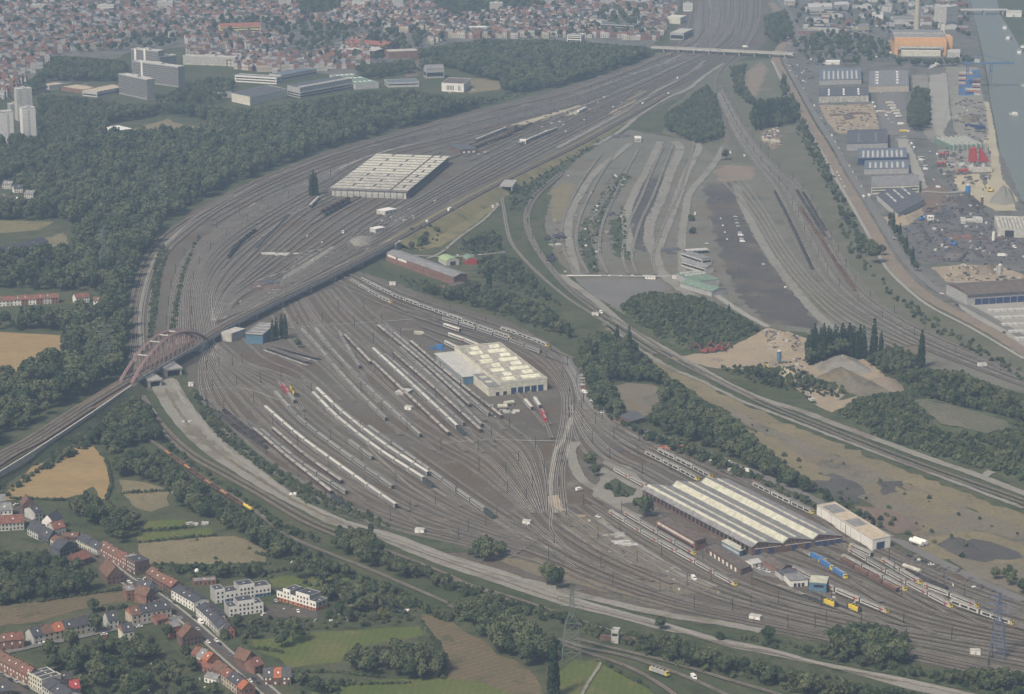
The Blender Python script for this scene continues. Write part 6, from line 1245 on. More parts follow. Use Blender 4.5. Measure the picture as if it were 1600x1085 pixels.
for px, py, v, s, w in ((865, 1090, 5, 1.5, 'tallest, at the lower edge beside the brown meadow'), (262, 1000, 3, .8, 'beside the unfinished house'), (170, 1022, 6, 1.1, 'in front of the unfinished house'), (150, 990, 1, 1.0, 'left of the unfinished house'), (112, 1020, 0, 1.2, 'at the bend of the side street'), (80, 1035, 1, 1.1, 'in front of the terrace corner'), (146, 958, 2, .8, 'behind the grey terrace'), (598, 968, 9, .9, 'in the garden above the green meadow'), (385, 905, 0, .9, 'behind the white courtyard houses'), (345, 905, 1, .9, 'left behind the white courtyard houses'), (465, 905, 1, 1.1, 'by the white garden shed'), (458, 1005, 1, 1.3, 'at the left end of the green meadow'), (440, 1012, 0, 1.0, 'just below the left end of the green meadow'), (352, 998, 7, 1.8, 'beside the red gabled house'), (475, 1065, 7, 1.8, 'at the lower end of the green meadow'), (855, 915, 1, 1.25, 'on the verge above the pylon'), (870, 922, 0, 1.15, 'just right of its twin above the pylon'), (1050, 1030, 0, 1.35, 'largest in the belt under the gravel bed'), (1032, 985, 1, .8, 'on the gravel bed verge'), (1200, 1008, 1, 1.0, 'alone on the verge of the second gravel path'), (1125, 1000, 7, 1.5, 'on the verge between both gravel paths'), (922, 735, 1, 1.2, 'on the island left of the depot forecourt'), (930, 745, 2, .8, 'at the near side of the forecourt island'), (1008, 808, 4, 1.25, 'in front of the striped depot corner'), (968, 772, 6, .8, 'on the lawn of the depot forecourt'), (975, 776, 7, 1.6, 'low on the lawn of the depot forecourt'), (950, 765, 7, 1.5, 'at the left of the depot forecourt lawn'), (995, 790, 7, 1.7, 'left of the pale willow at the depot'), (1160, 868, 6, .7, 'at the depot corner beside the canopy shed'), (440, 528, 5, .95, 'behind the blue workshop'), (432, 531, 5, .9, 'first against the blue workshop wall'), (446, 530, 5, 1.0, 'at the end of the blue workshop row'), (426, 533, 5, .85, 'closest to the blue workshop'), (466, 544, 0, .75, 'beside the platform canopies'), (490, 306, 5, 1.3, 'tallest left of the pale sawtooth shed'), (486, 307, 5, 1.1, 'left in the pair by the pale sawtooth shed'), (494, 306, 5, 1.15, 'right in the group by the pale sawtooth shed'), (764, 452, 5, 1.2, 'standing alone behind the brick warehouse'), (700, 470, 1, 1.3, 'in front of the brick annex'), (1365, 556, 5, 1.45, 'tallest of the right-hand poplars'), (1376, 558, 5, 1.0, 'just right of the tallest right-hand poplar'), (1439, 575, 5, 1.45, 'farthest right of the right-hand poplars'), (964, 545, 5, .95, 'left of the pair beside the gravel road'), (983, 556, 5, 1.15, 'right of the pair beside the gravel road'), (1139, 490, 6, .7, 'alone on the edge of the overgrown mound'), (1366, 412, 1, 1.8, 'beside the dirt road bend'), (1358, 400, 0, 1.5, 'left of the big one at the dirt road bend'), (1133, 250, 0, 1.1, 'alone at the head of the asphalt yard'), (1082, 365, 7, 2.0, 'between path and asphalt yard'), (1080, 345, 7, 2.0, 'higher up between path and asphalt yard'), (236, 1035, 0, .9, 'in the middle gardens'), (205, 1045, 1, 1.0, 'in the middle gardens right of the terrace'), (290, 1022, 7, 1.7, 'behind the brown-gabled house'), (300, 1050, 0, .8, 'in the garden behind the red-roofed row'), (250, 1065, 1, 1.0, 'in the lower gardens'), (640, 1062, 0, 1.1, 'at the foot of the clump beside the meadow'), (265, 990, 1, .8, 'in the yard of the grey duplex'), (1378, 400, 1, 1.0, 'right at the dirt road bend'), (805, 205, 0, .7, 'in the upper yard')):
    tree(px, py, v, s, w)
for i in range(9): tree(1391 + i * 5, 349 + i * 9.5, 5 if i % 2 else 3, .85, 'in the dark row between dirt road and scrap yard')
for i in range(4): tree(1391 + i * 8, 358 + i * 12, 3, .8, 'in the dark row between dirt road and scrap yard')
for px in ([(262, 690), (300, 722), (365, 768), (400, 787), (440, 818), (500, 840), (500, 850), (440, 838), (397, 796), (330, 752), (262, 704)], [(400, 810), (450, 845), (520, 880), (600, 912), (700, 955), (740, 970), (700, 975), (600, 930), (500, 890), (430, 850)], [(600, 868), (680, 893), (760, 925), (860, 955), (940, 982), (1040, 1000), (1040, 1012), (940, 998), (820, 962), (720, 930), (620, 895)], [(900, 985), (1000, 1000), (1100, 1015), (1200, 1042), (1300, 1062), (1420, 1085), (1600, 1122), (1600, 1135), (1300, 1098), (1130, 1056), (1060, 1042), (960, 1006)], [(1030, 972), (1110, 990), (1200, 1004), (1290, 1012), (1440, 1045), (1600, 1075), (1600, 1095), (1458, 1066), (1277, 1030), (1110, 991)], [(905, 560), (960, 600), (975, 655), (1020, 676), (1090, 698), (1210, 757), (1380, 836), (1380, 846), (1200, 765), (1010, 690), (930, 640)], [(20, 760), (120, 688), (190, 640), (215, 640), (150, 695), (60, 740), (0, 785)]):
    wood(px, 5.0, 'far wood', mix=(7, 7, 8, 7, 0), sc=(.8, 1.5), thin=.25)
for hp in ([(216, 849), (300, 841), (338, 838)], [(240, 883), (350, 888), (420, 882)], [(300, 905), (400, 899), (470, 889)], [(222, 831), (300, 825)], [(400, 866), (430, 872), (480, 880)], [(190, 772), (262, 768)], [(60, 941), (150, 928), (200, 922)], [(150, 955), (198, 950)], [(100, 1040), (180, 1030), (250, 1025)], [(180, 1060), (260, 1045), (300, 1040)], [(390, 1013), (440, 1020)], [(430, 1050), (520, 1052), (600, 1060)], [(480, 1072), (640, 1068)], [(340, 978), (400, 985), (480, 992)], [(485, 900), (560, 905), (640, 930)], [(15, 780), (100, 783), (160, 783)], [(166, 722), (174, 756), (166, 782)], [(660, 978), (690, 1018), (694, 1060)], [(935, 1033), (1010, 1074)], [(110, 905), (190, 897)], [(0, 880), (60, 875), (120, 872)]):
    for q in resample(smooth(GL(hp), 4), int(plen(smooth(GL(hp), 4)) / 2.0)): CAND.append((q.x + R.uniform(-.7, .7), q.y + R.uniform(-.7, .7), R.choice((7, 7, 8)), R.uniform(.45, .85), 'far wood'))
# far woods and town trees
FW = [(0, 175), (60, 240), (150, 165), (300, 162), (355, 172), (440, 165), (560, 145), (640, 140), (700, 152), (780, 152), (850, 142), (760, 165), (640, 198), (520, 230), (420, 266), (330, 306), (258, 350), (216, 415), (197, 480), (198, 555), (192, 585), (130, 620), (60, 658), (0, 692), (-160, 780), (-160, 170)]
CL = [[(0, 452), (160, 457), (165, 500), (100, 505), (0, 512), (-160, 515), (-160, 450)], [(-160, 345), (108, 345), (122, 398), (0, 412), (-160, 420)], [(-160, 513), (100, 519), (100, 558), (60, 588), (0, 600), (-160, 600)], [(166, 196), (262, 180), (335, 192), (320, 214), (170, 222)], [(-30, 170), (60, 140), (62, 228), (-30, 235)], [(-160, 280), (20, 290), (60, 310), (60, 330), (-160, 335)]]
wood(FW, 10.3, 'far wood', mix=(0, 1, 2, 3, 3, 4, 0, 1, 6), sc=(.6, 1.8), excl=CL, thin=.08)
wood([(0, 230), (-60, 250), (-60, 160), (40, 150), (90, 150), (180, 160), (190, 185), (60, 240)], 9.5, 'far wood', sc=(.8, 1.3), excl=CL)
wood([(655, 78), (760, 62), (870, 64), (1005, 74), (1025, 85), (950, 114), (860, 140), (790, 150), (780, 128), (735, 120), (700, 108), (655, 112)], 10.3, 'far wood', mix=(0, 1, 2, 3, 4), sc=(.7, 1.6), thin=.05)
wood([(85, 88), (190, 95), (204, 108), (185, 140), (100, 135), (55, 150), (20, 150), (60, 115)], 10, 'far wood', sc=(.8, 1.3), excl=([(70, 128), (190, 128), (190, 156), (70, 152)],))
wood([(275, 140), (330, 120), (365, 125), (365, 150), (330, 165), (250, 165), (240, 158)], 11, 'far wood', thin=.3)
wood([(560, 102), (640, 94), (660, 112), (600, 122), (553, 130)], 11, 'far wood', excl=([(580, 80), (660, 80), (660, 95), (580, 95)],))
wood([(470, -20), (520, -20), (530, 20), (470, 30)], 13, 'far wood'); wood([(660, 0), (760, -20), (860, -10), (860, 12), (700, 30)], 14, 'far wood')
wood([(1195, 25), (1228, 15), (1240, 60), (1215, 70), (1195, 60)], 11, 'far wood'); wood([(1235, 65), (1300, 42), (1385, 62), (1395, 92), (1330, 105), (1262, 100), (1240, 90)], 14, 'far wood', sc=(.6, 1.3), thin=.55)
wood([(1395, 88), (1430, 92), (1480, 92), (1520, 88), (1528, 100), (1470, 106), (1400, 104)], 12, 'far wood', thin=.3)
wood([(1040, 180), (1075, 155), (1105, 132), (1118, 150), (1126, 185), (1132, 215), (1090, 226), (1040, 205)], 8, 'far wood', sc=(.7, 1.0))
wood([(1140, 105), (1165, 100), (1160, 130), (1178, 155), (1180, 170), (1150, 150)], 9, 'far wood', sc=(.7, 1)); wood([(1178, 158), (1232, 152), (1242, 195), (1215, 200), (1180, 205), (1170, 190)], 8, 'far wood', mix=(5, 5, 3, 0), sc=(.7, 1.0))
wood([(1222, 110), (1240, 150), (1262, 200), (1285, 240), (1310, 290), (1330, 330), (1355, 380), (1345, 400), (1318, 350), (1290, 290), (1262, 240), (1240, 200), (1220, 150)], 8.5, 'far wood', mix=(0, 7, 7, 8), sc=(.7, 1.2), thin=.25)
wood([(1300, 330), (1345, 400), (1400, 460), (1480, 510), (1600, 580), (1600, 600), (1480, 530), (1400, 480), (1330, 400)], 8.5, 'far wood', mix=(7, 7, 8), sc=(.8, 1.3), thin=.35)
wood([(1430, 135), (1450, 140), (1452, 200), (1430, 215), (1415, 190)], 9, 'far wood', thin=.2)
wood([(960, 275), (946, 298), (925, 330), (900, 372), (920, 425), (936, 428), (928, 385), (940, 345), (952, 318), (984, 275)], 6.5, 'far wood', mix=(7, 8), sc=(.5, .9), thin=.45)
wood([(975, 322), (962, 345), (958, 395), (985, 405), (975, 380), (984, 342)], 7, 'far wood', mix=(7, 8), sc=(.5, .9), thin=.45)
wood([(800, 288), (840, 264), (900, 238), (940, 215), (930, 230), (880, 262), (850, 292), (815, 330), (795, 330)], 7.5, 'far wood', mix=(7, 7, 8), sc=(.6, 1.1), thin=.4)
wood([(246, 392), (256, 380), (262, 394), (250, 440), (243, 500), (238, 535), (231, 535), (237, 450)], 4, 'far wood', mix=(7, 8), sc=(.6, 1)); wood([(273, 470), (286, 420), (302, 385), (314, 368), (298, 400), (284, 448), (274, 520), (265, 520)], 4, 'far wood', mix=(7, 8), sc=(.6, 1))
wood([(298, 608), (312, 614), (345, 657), (390, 702), (440, 737), (520, 777), (620, 826), (600, 824), (477, 787), (400, 729), (343, 686), (317, 658)], 4.2, 'far wood', mix=(7, 8, 7), sc=(.5, 1.1), thin=.2)
wood([(1128, 645), (1180, 662), (1260, 700), (1380, 745), (1600, 830), (1600, 850), (1380, 760), (1260, 712), (1180, 676)], 14, 'far wood', mix=(7, 8), sc=(.4, .9), thin=.5); wood([(1210, 700), (1300, 750), (1400, 800), (1560, 880), (1540, 890), (1400, 830), (1300, 785)], 12, 'far wood', mix=(7, 8), sc=(.6, 1.1), thin=.4)
for gp in ([(-100, 870), (60, 862), (140, 880), (185, 925), (0, 950)], [(60, 1035), (150, 1002), (250, 992), (330, 1060), (360, 1100), (150, 1100)], [(400, 925), (520, 905), (650, 950), (560, 975), (420, 970)], [(215, 885), (400, 880), (430, 905), (300, 905)], [(300, 985), (400, 980), (400, 1010), (350, 1000)], [(430, 1050), (560, 1065), (560, 1090), (440, 1085)]): wood(gp, 6.3, 'far wood', excl=([(325, 915), (510, 925), (512, 968), (330, 975)], [(110, 840), (250, 900), (360, 990), (470, 1085), (300, 1085), (240, 1010), (160, 940), (100, 880)]), mix=(7, 7, 8, 7, 0, 1), sc=(.6, 1.25), thin=.3)
wood([(215, 848), (222, 815), (300, 808), (340, 824), (420, 860), (425, 880), (300, 886)], 22, 'far wood', mix=(7, 8), sc=(.5, .8), thin=.5)
wood([(-200, -80), (1060, -80), (1020, 60), (860, 60), (700, 62), (560, 110), (330, 70), (200, 80), (90, 85), (-100, 150)], 21, 'far wood', sc=(.7, 1.25), thin=.25)
wood([(1210, 60), (1240, 0), (1500, -60), (1520, 60), (1400, 60), (1300, 40)], 24, 'far wood', sc=(.6, 1.0), thin=.5)
CAND.sort(key=lambda c: c[0] ** 2 + c[1] ** 2)
near = []; rest = []; vis = lambda c: abs(c[0] / (c[1] + 1)) < .212 and c[1] > 1370
for c in CAND:
    explicit = c[4] != 'far wood'
    if vis(c) and explicit and (c[2] not in (7, 8) or c[3] > 1.45 or len(near) < 120) and len(near) < 296: near.append(c)
    else: rest.append(c)
SEEN = {}
for x, y, v, s, w in sorted(near, key=lambda c: (c[4], c[0] / c[1])):
    k = SEEN.get((v, w), 0); SEEN[(v, w)] = k + 1; tot = sum(1 for c in near if c[2] == v and c[4] == w)
    lab = f'{WORDS[v]} {w}' if tot == 1 else f'{WORDS[v]}, {nth(k)} from the left, {w}'
    TREES[v].put((x, y, mound_h(x, y)), R.uniform(0, 6.28), lab, 'trees around the rail yard', (s, s, s * R.uniform(.9, 1.15)))
for p in TREES:
    if not p.used: p.put((G(700, 1200).x + 40 * len(SEEN), 900, 0), 0, 'tree below the picture'); 
def scatter_object(name, pts, mats):
    """one uncountable mass: crowns set on points"""
    n = len(pts); me = bpy.data.meshes.new(name); me.from_pydata([(x, y, mound_h(x, y) if MOUNDS else 0) for x, y, *_ in pts], [], [])
    for an, dt, vals in (('vi', 'INT', [c[2] for c in pts]), ('sc', 'FLOAT', [c[3] for c in pts]), ('rt', 'FLOAT', [R.uniform(0, 6.28) for _ in pts])):
        a = me.attributes.new(an, dt, 'POINT'); a.data.foreach_set('value', vals)
    o = bpy.data.objects.new(name, me); COL.objects.link(o); tag(o, None, None, None, 'stuff')
    g = bpy.data.node_groups.new(name, 'GeometryNodeTree'); g.interface.new_socket('Geometry', in_out='INPUT', socket_type='NodeSocketGeometry'); g.interface.new_socket('Geometry', in_out='OUTPUT', socket_type='NodeSocketGeometry')
    N = g.nodes; L = g.links; gi = N.new('NodeGroupInput'); go = N.new('NodeGroupOutput'); jn = N.new('GeometryNodeJoinGeometry')
    def attr(nm, dt): a = N.new('GeometryNodeInputNamedAttribute'); a.data_type = dt; a.inputs[0].default_value = nm; return a.outputs[0]
    for i, p in enumerate(TREES):
        cm = N.new('FunctionNodeCompare'); cm.data_type = 'INT'; cm.operation = 'EQUAL'; L.new(attr('vi', 'INT'), cm.inputs[2]); cm.inputs[3].default_value = i
        oi = N.new('GeometryNodeObjectInfo'); oi.inputs[0].default_value = p.crown; oi.inputs['As Instance'].default_value = True; oi.transform_space = 'ORIGINAL'
        ip = N.new('GeometryNodeInstanceOnPoints'); L.new(gi.outputs[0], ip.inputs['Points']); L.new(cm.outputs[0], ip.inputs['Selection']); L.new(oi.outputs['Geometry'], ip.inputs['Instance'])
        cx = N.new('ShaderNodeCombineXYZ'); L.new(attr('rt', 'FLOAT'), cx.inputs[2]); L.new(cx.outputs[0], ip.inputs['Rotation'])
        L.new(attr('sc', 'FLOAT'), ip.inputs['Scale']); L.new(ip.outputs[0], jn.inputs[0])
    L.new(jn.outputs[0], go.inputs[0]); md = o.modifiers.new('crowns', 'NODES'); md.node_group = g; return o
rest = [c for c in rest if abs(c[0]) < (c[1]) * .24 + 60]
scatter_object('woodland', [c for c in rest if c[2] < 7 or c[2] == 9], None)
scatter_object('scrub', [c for c in rest if c[2] in (7, 8)], None)
# ------------------------------------------------------------ village houses
WALLS = {'b': 'brick', 'd': 'darkbrick', 'w': 'whitewall', 'c': 'cream', 'g': 'palegrey', 'k': 'darkroof', 't': 'tanwall', 'o': 'orangebrick', 'h': 'greywall', 'y': 'yellowwall'}
ROOFS = {'n': ('browntile', 'brown'), 'r': ('redtile', 'red'), 'o': ('orangetile', 'bright orange'), 'k': ('slate', 'dark slate'), 'g': ('greyroof', 'grey'), 'm': ('crimsontile', 'crimson')}
M['orangebrick'] = paint('orangebrick', (.34, .15, .095), .9, .2, .5); M['browntile'] = paint('browntile', (.145, .085, .064), .9, .3, .5); M['redtile'] = paint('redtile', (.175, .080, .062), .85, .3, .5)
M['orangetile'] = paint('orangetile', (.31, .11, .058), .85, .25, .5); M['slate'] = paint('slate', (.060, .062, .072), .6, .25, .5); M['crimsontile'] = paint('crimsontile', (.30, .05, .06), .8, .2, .5)
WIN = MB().box(-.6, .6, -.06, .06, 0, 1.45).mesh('window', [M['glassdark']]); WINW = MB().box(-.55, .55, -.06, .06, 0, 1.4).mesh('window', [M['whitewall']]); DOOR = MB().box(-.5, .5, -.06, .06, 0, 2.1).mesh('door', [M['dark']])
SKY = MB().box(-.45, .45, -.6, .6, 0, .12).mesh('skylight', [M['whitewall']])
def piece(name, me, par, loc, rot=(0, 0, 0)):
    o = bpy.data.objects.new(name, me); COL.objects.link(o); o.parent = par; o.location = loc; o.rotation_euler = rot; return o
def house(label, A, B, depth=9.5, h=6.0, rise=3.6, wall='b', roof='n', front=False, flat=False, group=None, cat='house', wob=True, chim=True, endwall=None, wins=None, base=None, facade=None):
    q = Bld('house', label, cat, A, B, depth=depth, h=h, group=group); w = q.w; W = WALLS[wall]; rm = ROOFS[roof][0]
    q.walls(W)
    if facade: q.part('facade', MB().box(-.1, w + .1, -.14, -.01, .3, h + 1.0), facade)
    if base: q.part('plinth', MB().box(-.15, w + .15, -.2, depth, .0, base[1]), base[0])
    if flat: rf = q.flat(rm, rim=W, par=.45)
    else: rf = q.gable(rm, rise, WALLS[endwall or wall], 'y' if front else 'x', .25)
    n = max(1, int(w / 2.7)); fl = 2 if h > 5 else 1
    if h > 8: fl = 3
    for f in range(fl):
        for i, x in enumerate(frange(.3, w - .3, n)):
            if f == 0 and i == n // 2: piece('door', DOOR, q.t, (x, -.02 - (.16 if facade else 0), 0))
            else: piece('window', WINW if (wins == 'w') else WIN, q.t, (x, -.02 - (.16 if facade else 0), .9 + f * 2.8))
    if not front:
        for x in ((depth * .35), (depth * .7)): piece('window', WIN, q.t, (q.w + .02, x, 3.6), (0, 0, PI / 2))
    if chim and not flat:
        cx, cy = (w * .15, depth * .5) if not front else (w * .5, depth * .8); q.part('chimney', MB().box(cx - .35, cx + .35, cy - .5, cy + .5, h + rise * .7, h + rise + 1.2), 'brick', rf)
    if not flat and R.random() < .6:
        if front: pass
        else: piece('skylight', SKY, rf, (w * .6, depth * .25, h + rise * .5 + .25), (math.atan2(rise, depth / 2), 0, 0))
    elif flat: piece('skylight', SKY, rf, (w * .5, depth * .6, h + .15))
    return q
def terrace(where, A, B, walls, roofs, depth=9.5, h=6.0, rise=3.4, **kw):
    n = len(walls); cnt = {}
    for i in range(n):
        a = (A[0] + (B[0] - A[0]) * i / n, A[1] + (B[1] - A[1]) * i / n); b = (A[0] + (B[0] - A[0]) * (i + 1) / n, A[1] + (B[1] - A[1]) * (i + 1) / n)
        pos = 'leftmost' if i == 0 else 'rightmost' if i == n - 1 else nth(i)
        lab = f'{ROOFS[roofs[i]][1]}-roofed house, {pos} {"from the left " if pos not in ("leftmost", "rightmost") else ""}in {where}'
        dh = R.uniform(-.35, .35); house(lab, a, b, depth + R.uniform(-.8, .8), h + dh, rise + R.uniform(-.3, .3), walls[i], roofs[i], group='houses of the village in the lower left', **kw)
terrace('the cream and grey pair by the village bend', (121, 854), (152, 869.5), 'cg', 'kk', h=5.2)
terrace('the brick terrace before the dark flat corner building', (153.5, 866.5), (191, 888), 'bbbbb', 'nnnnr', h=5.8, wins='w')
house('three-storey brick house between terrace and dark corner building', (191, 888), (198, 892), 9, 9, wall='b', roof='g', flat=True, wins='w')
house('dark flat-roofed corner building with white windows', (198.5, 892.5), (211.8, 900), 11, 9.5, wall='d', roof='k', flat=True, wins='w')
terrace('the brown brick row past the dark corner building', (228, 907), (255, 923), 'bdb', 'nnn', h=5.6)
house('red-roofed house left against the white row', (255.5, 923.3), (267.5, 930.8), 10, 5.6, wall='d', roof='r')
terrace('the upper white row facing the street', (268, 935), (303, 956), 'wwww', 'kkkk', depth=12, h=6.2, rise=1.6)
terrace('the lower white row facing the street', (306.5, 962.5), (326, 979.5), 'www', 'kkk', depth=12, h=6.2, rise=1.6)
terrace('the grey pair below the white rows', (326.5, 980), (341, 995), 'gg', 'kk', h=5.8)
house('red gabled brick house below the white rows', (354, 999), (367, 997), 11, 5.2, 4.2, 'o', 'k', front=True)
house('tall dark brown gabled house right of the street', (384, 1049), (402, 1042), 11, 6.5, 5, 'd', 'n', front=True)
house('red-roofed house behind the black and white one', (398, 1056), (412, 1051), 10, 5.5, 4, 'b', 'r')
terrace('the black and white group at the street end', (412, 1072), (455, 1071), 'ddd', 'kok', h=5, rise=5, wins='w')
house('brick house with pale flat roof left of the street', (198, 940), (214, 938), 12, 7, wall='b', roof='g', flat=True)
house('slate-roofed house behind the pale flat roof', (212, 930), (232, 934), 10, 6, wall='g', roof='k')
house('brown gabled house with white verge in the street block', (229, 945), (243, 938), 10, 6, 4, 'b', 'n', front=True)
terrace('the long dark-roofed row with an orange end wall', (207, 976.5), (268, 964), 'tgtt', 'nkkk', depth=11, h=6.2, rise=4.2, endwall='o')
house('low red-roofed annex before the long dark-roofed row', (246, 978), (262, 974), 8, 3.4, 2, 'b', 'r')
house('grey duplex with two skylights beside the wood path', (170, 984), (186, 981), 10, 5.8, 4.5, 'g', 'k')
house('unfinished house with orange gable and open window holes', (193, 1004), (210, 1001), 10, 6.4, 4.6, 'c', 'k', endwall='o')
house('grey-roofed house with an orange side wall', (270, 999), (283, 996), 10, 8, 2.5, 'o', 'g')
house('large blank brown gable right above the street', (285, 1012), (316, 1006), 9, 6.5, 6, 'd', 'n', front=True)
terrace('the short row of red, grey and orange roofs', (299, 1036), (324, 1049), 'bco', 'rgo', h=6.4, rise=4)
terrace('the lowest row along the left side of the street', (330, 1056), (378, 1092), 'bbtttb', 'nnrkko', h=6, rise=4)
house('brick annex with tiled lean-to behind the red, grey and orange roofs', (306, 1046), (330, 1053), 6, 3, 2, 'b', 'r')
house('white-walled conservatory house in the lower gardens', (319, 1066), (338, 1071), 8, 3.4, 2, 'w', 'g')
house('brown gabled farmhouse left above the village street', (36, 805), (55, 803), 12, 7, 5, 'd', 'n', front=True)
house('pale two-storey house with blue-grey roof', (55, 816), (67, 813), 14, 7, 3, 'g', 'k')
house('white gabled house with bright white gable slope', (66, 829), (84, 832), 12, 7.5, 5, 'w', 'k', front=True)
house('red-roofed house leaning against the white gabled house', (85, 838), (103, 834), 10, 5, 4, 'g', 'r')
house('large red-roofed house with one roof window', (-4, 831), (38, 828), 13, 5.6, 4.2, 'g', 'r')
house('grey rendered house cut by the left border', (-8, 812), (20, 809), 12, 6, 4, 'w', 'g')
terrace('the navy slate pair above the gardens', (43, 836), (76, 852), 'gk', 'kk', h=5, rise=5)
house('cream balcony house above the bright white tarp', (79, 857), (92, 865), 9, 7, 2, 'c', 'n')
house('navy-walled gabled house beside the cream balcony house', (94, 872), (122, 863), 11, 6, 4, 'k', 'k', front=True)
house('red hipped house at the upper village bend', (118, 889), (144, 880), 12, 4.6, 4, 'd', 'r')
house('wide dark-gabled farm building by the street trees', (168, 915), (195, 911), 20, 5.8, 6.5, 'd', 'n', front=True)
house('grey-roofed outbuilding on the left border above the village', (-14, 796), (10, 793), 10, 5, 4, 'g', 'g')
house('brown outbuilding row right of the white gabled house', (98, 846), (122, 846), 9, 3.4, 1.5, 'd', 'n')
terrace('the brick terrace at the left end of the side street', (-12, 1020), (38, 1013.5), 'bbbb', 'nnrr', h=6.4, wins='w')
terrace('the grey and orange terrace along the side street', (53, 1008.5), (151, 985), 'gttgtg', 'knokkk', depth=11, h=5.4, rise=4)
terrace('the brick row in the lower left corner', (-14, 1040), (44, 1072), 'bbbbbb', 'nnnnnr', h=6.6, rise=3.6, wins='w')
terrace('the cream flat row in the lower left corner', (44, 1071.5), (66, 1084), 'ccc', 'kkk', h=8.6, flat=True, depth=13)
terrace('the grey row at the lower border', (66, 1086), (98, 1106), 'ggc', 'kkk', h=6, depth=14)
house('crimson-roofed house at the lower border', (112, 1092), (126, 1090), 9, 6, 4, 'b', 'm')
house('dark flat house behind the crimson-roofed one', (92, 1076), (118, 1072), 12, 5, wall='d', roof='k', flat=True)
house('blue-roofed house cut by the lower left corner', (-12, 1098), (18, 1094), 9, 6, 4, 'd', 'k')
C_ = 'white cubic houses around the dark courtyard'
for i, (A, B, h, lab, base) in enumerate((((337, 944), (352, 941.7), 9, 'left end block', None), ((352, 941.7), (374, 938.3), 6.4, 'recessed low block', ('bluewall', 2.4)), ((374, 938.3), (398, 934.7), 9.6, 'tall blank block', None), ((398, 934.7), (423, 931), 7, 'right end block with blue base', ('bluewall', 2.6)))):
    house(f'white cubic house, {lab}, in the rear row of the courtyard', A, B, 11, h, wall='h', roof='k', flat=True, group=C_, base=base, facade='whitewall')
for A, B, h, lab in (((358, 965), (372, 963), 6.4, 'left low block'), ((372, 963), (398, 959.5), 9.4, 'tall middle block with two large windows'), ((398, 959.5), (411.5, 957.6), 6.4, 'right low block')):
    house(f'white cubic house, {lab}, in the front row of the courtyard', A, B, 11, h, wall='h', roof='k', flat=True, group=C_, facade='whitewall')
for A, B, h, lab in (((433, 938), (443, 941), 6, 'upper end block'), ((443, 941), (454, 944.3), 9, 'first tall block'), ((454, 944.3), (463, 947), 6, 'low linking block'), ((463, 947), (484, 953.2), 9.4, 'second tall block'), ((484, 953.2), (494, 956.2), 6, 'lower end block')):
    house(f'white cubic house with red base, {lab}, right of the courtyard', A, B, 11, h, wall='h', roof='k', flat=True, group=C_, base=('orangebrick', 2.5), facade='whitewall')
house('long low brick shed above the white courtyard houses', (303, 916), (338, 913), 7, 3, wall='b', roof='g', flat=True)
terrace('the red-roofed hamlet row at the left border', (-14, 480), (92, 474), 'gwgwbwbgb', 'nnrnrrrnr', depth=11, h=5.4)
house('white house with red roof right of the hamlet row', (119, 475), (140, 472.5), 10, 5.5, 3.5, 'w', 'r'); house('small white house under trees at the end of the hamlet', (146, 479), (158, 479), 9, 5.5, 3, 'w', 'n')
house('lone house with large grey roof in the left woods', (94, 428), (115, 426), 12, 4.6, 7, 'w', 'g')
for A, B, lab in (((4, 403), (30, 395), 'long grey barn at the left border'), ((30, 398), (76, 384), 'longer slate barn beside a tan clearing'), ((10, 412), (88, 404), 'low grey barn below the slate one')): house(lab, A, B, 18, 5, 4, 'g', 'k', cat='barn', chim=False)
for i, (x, y, rf) in enumerate(((4, 295, 'g'), (22, 302, 'k'), (38, 310, 'g'), (14, 284, 'n'), (50, 296, 'g'), (34, 284, 'k'), (2, 320, 'n'), (60, 325, 'g'))): house(f'pale house, {nth(i)} of the scattered houses in the left woods', (x, y), (x + 14, y - (1 if i % 2 else -1)), 10, 5.5, 3.5, 'w' if i % 2 else 'g', rf, group='scattered houses in the left woods')
# ------------------------------------------------------------ the far town
TX = [(-220, -88), (1075, -88), (1056, 20), (1028, 64), (870, 60), (700, 62), (650, 78), (560, 108), (430, 116), (370, 110), (330, 96), (290, 90), (280, 76), (200, 74), (90, 84), (60, 112), (0, 160), (-160, 166)]
TEX = [GL(e) for e in ([(660, -5), (760, -25), (870, -15), (865, 14), (700, 32)], [(468, -22), (524, -22), (534, 22), (468, 32)], [(335, 34), (420, 34), (420, 58), (335, 58)], [(575, 55), (668, 50), (668, 98), (575, 105)], [(195, 60), (292, 60), (300, 140), (180, 150)], [(930, 25), (1000, 25), (1000, 56), (930, 56)])]
TP = GL(TX); rr = random.Random(5); seeds = [(rr.uniform(-1400, 500), rr.uniform(2700, 6200), rr.uniform(-.7, .7)) for _ in range(80)]
SA = np.array(seeds); HS = []
ys = np.arange(min(p.y for p in TP), max(p.y for p in TP), 36.0)
for sx, sy, ang in seeds:
    ca, sa = math.cos(ang), math.sin(ang)
    for row in range(-9, 10):
        for side in (0, 1):
            u = -260.0
            while u < 260:
                wd = rr.uniform(5.8, 8.5); u += wd + (rr.uniform(4, 14) if rr.random() < .16 else .02)
                v = row * 44 + side * 21; x = sx + u * ca - v * sa; y = sy + u * sa + v * ca
                if abs(x) > y * .215 or not inside(TP, x, y): continue
                dd = (SA[:, 0] - x) ** 2 + (SA[:, 1] - y) ** 2
                if dd.argmin() != seeds.index((sx, sy, ang)) or any(inside(e, x, y) for e in TEX): continue
                HS.append((x, y, ang, wd, rr.uniform(8.5, 11), rr.uniform(6.5, 11.5), rr.uniform(2.5, 4.2), rr.choice('wwwcbbbbggttt'), rr.choice('nnnnkkkkggr'), rr.random() < .14))
TP2 = GL([(1200, -80), (1500, -80), (1512, 70), (1480, 44), (1390, 46), (1330, 58), (1250, 55), (1228, 20)])
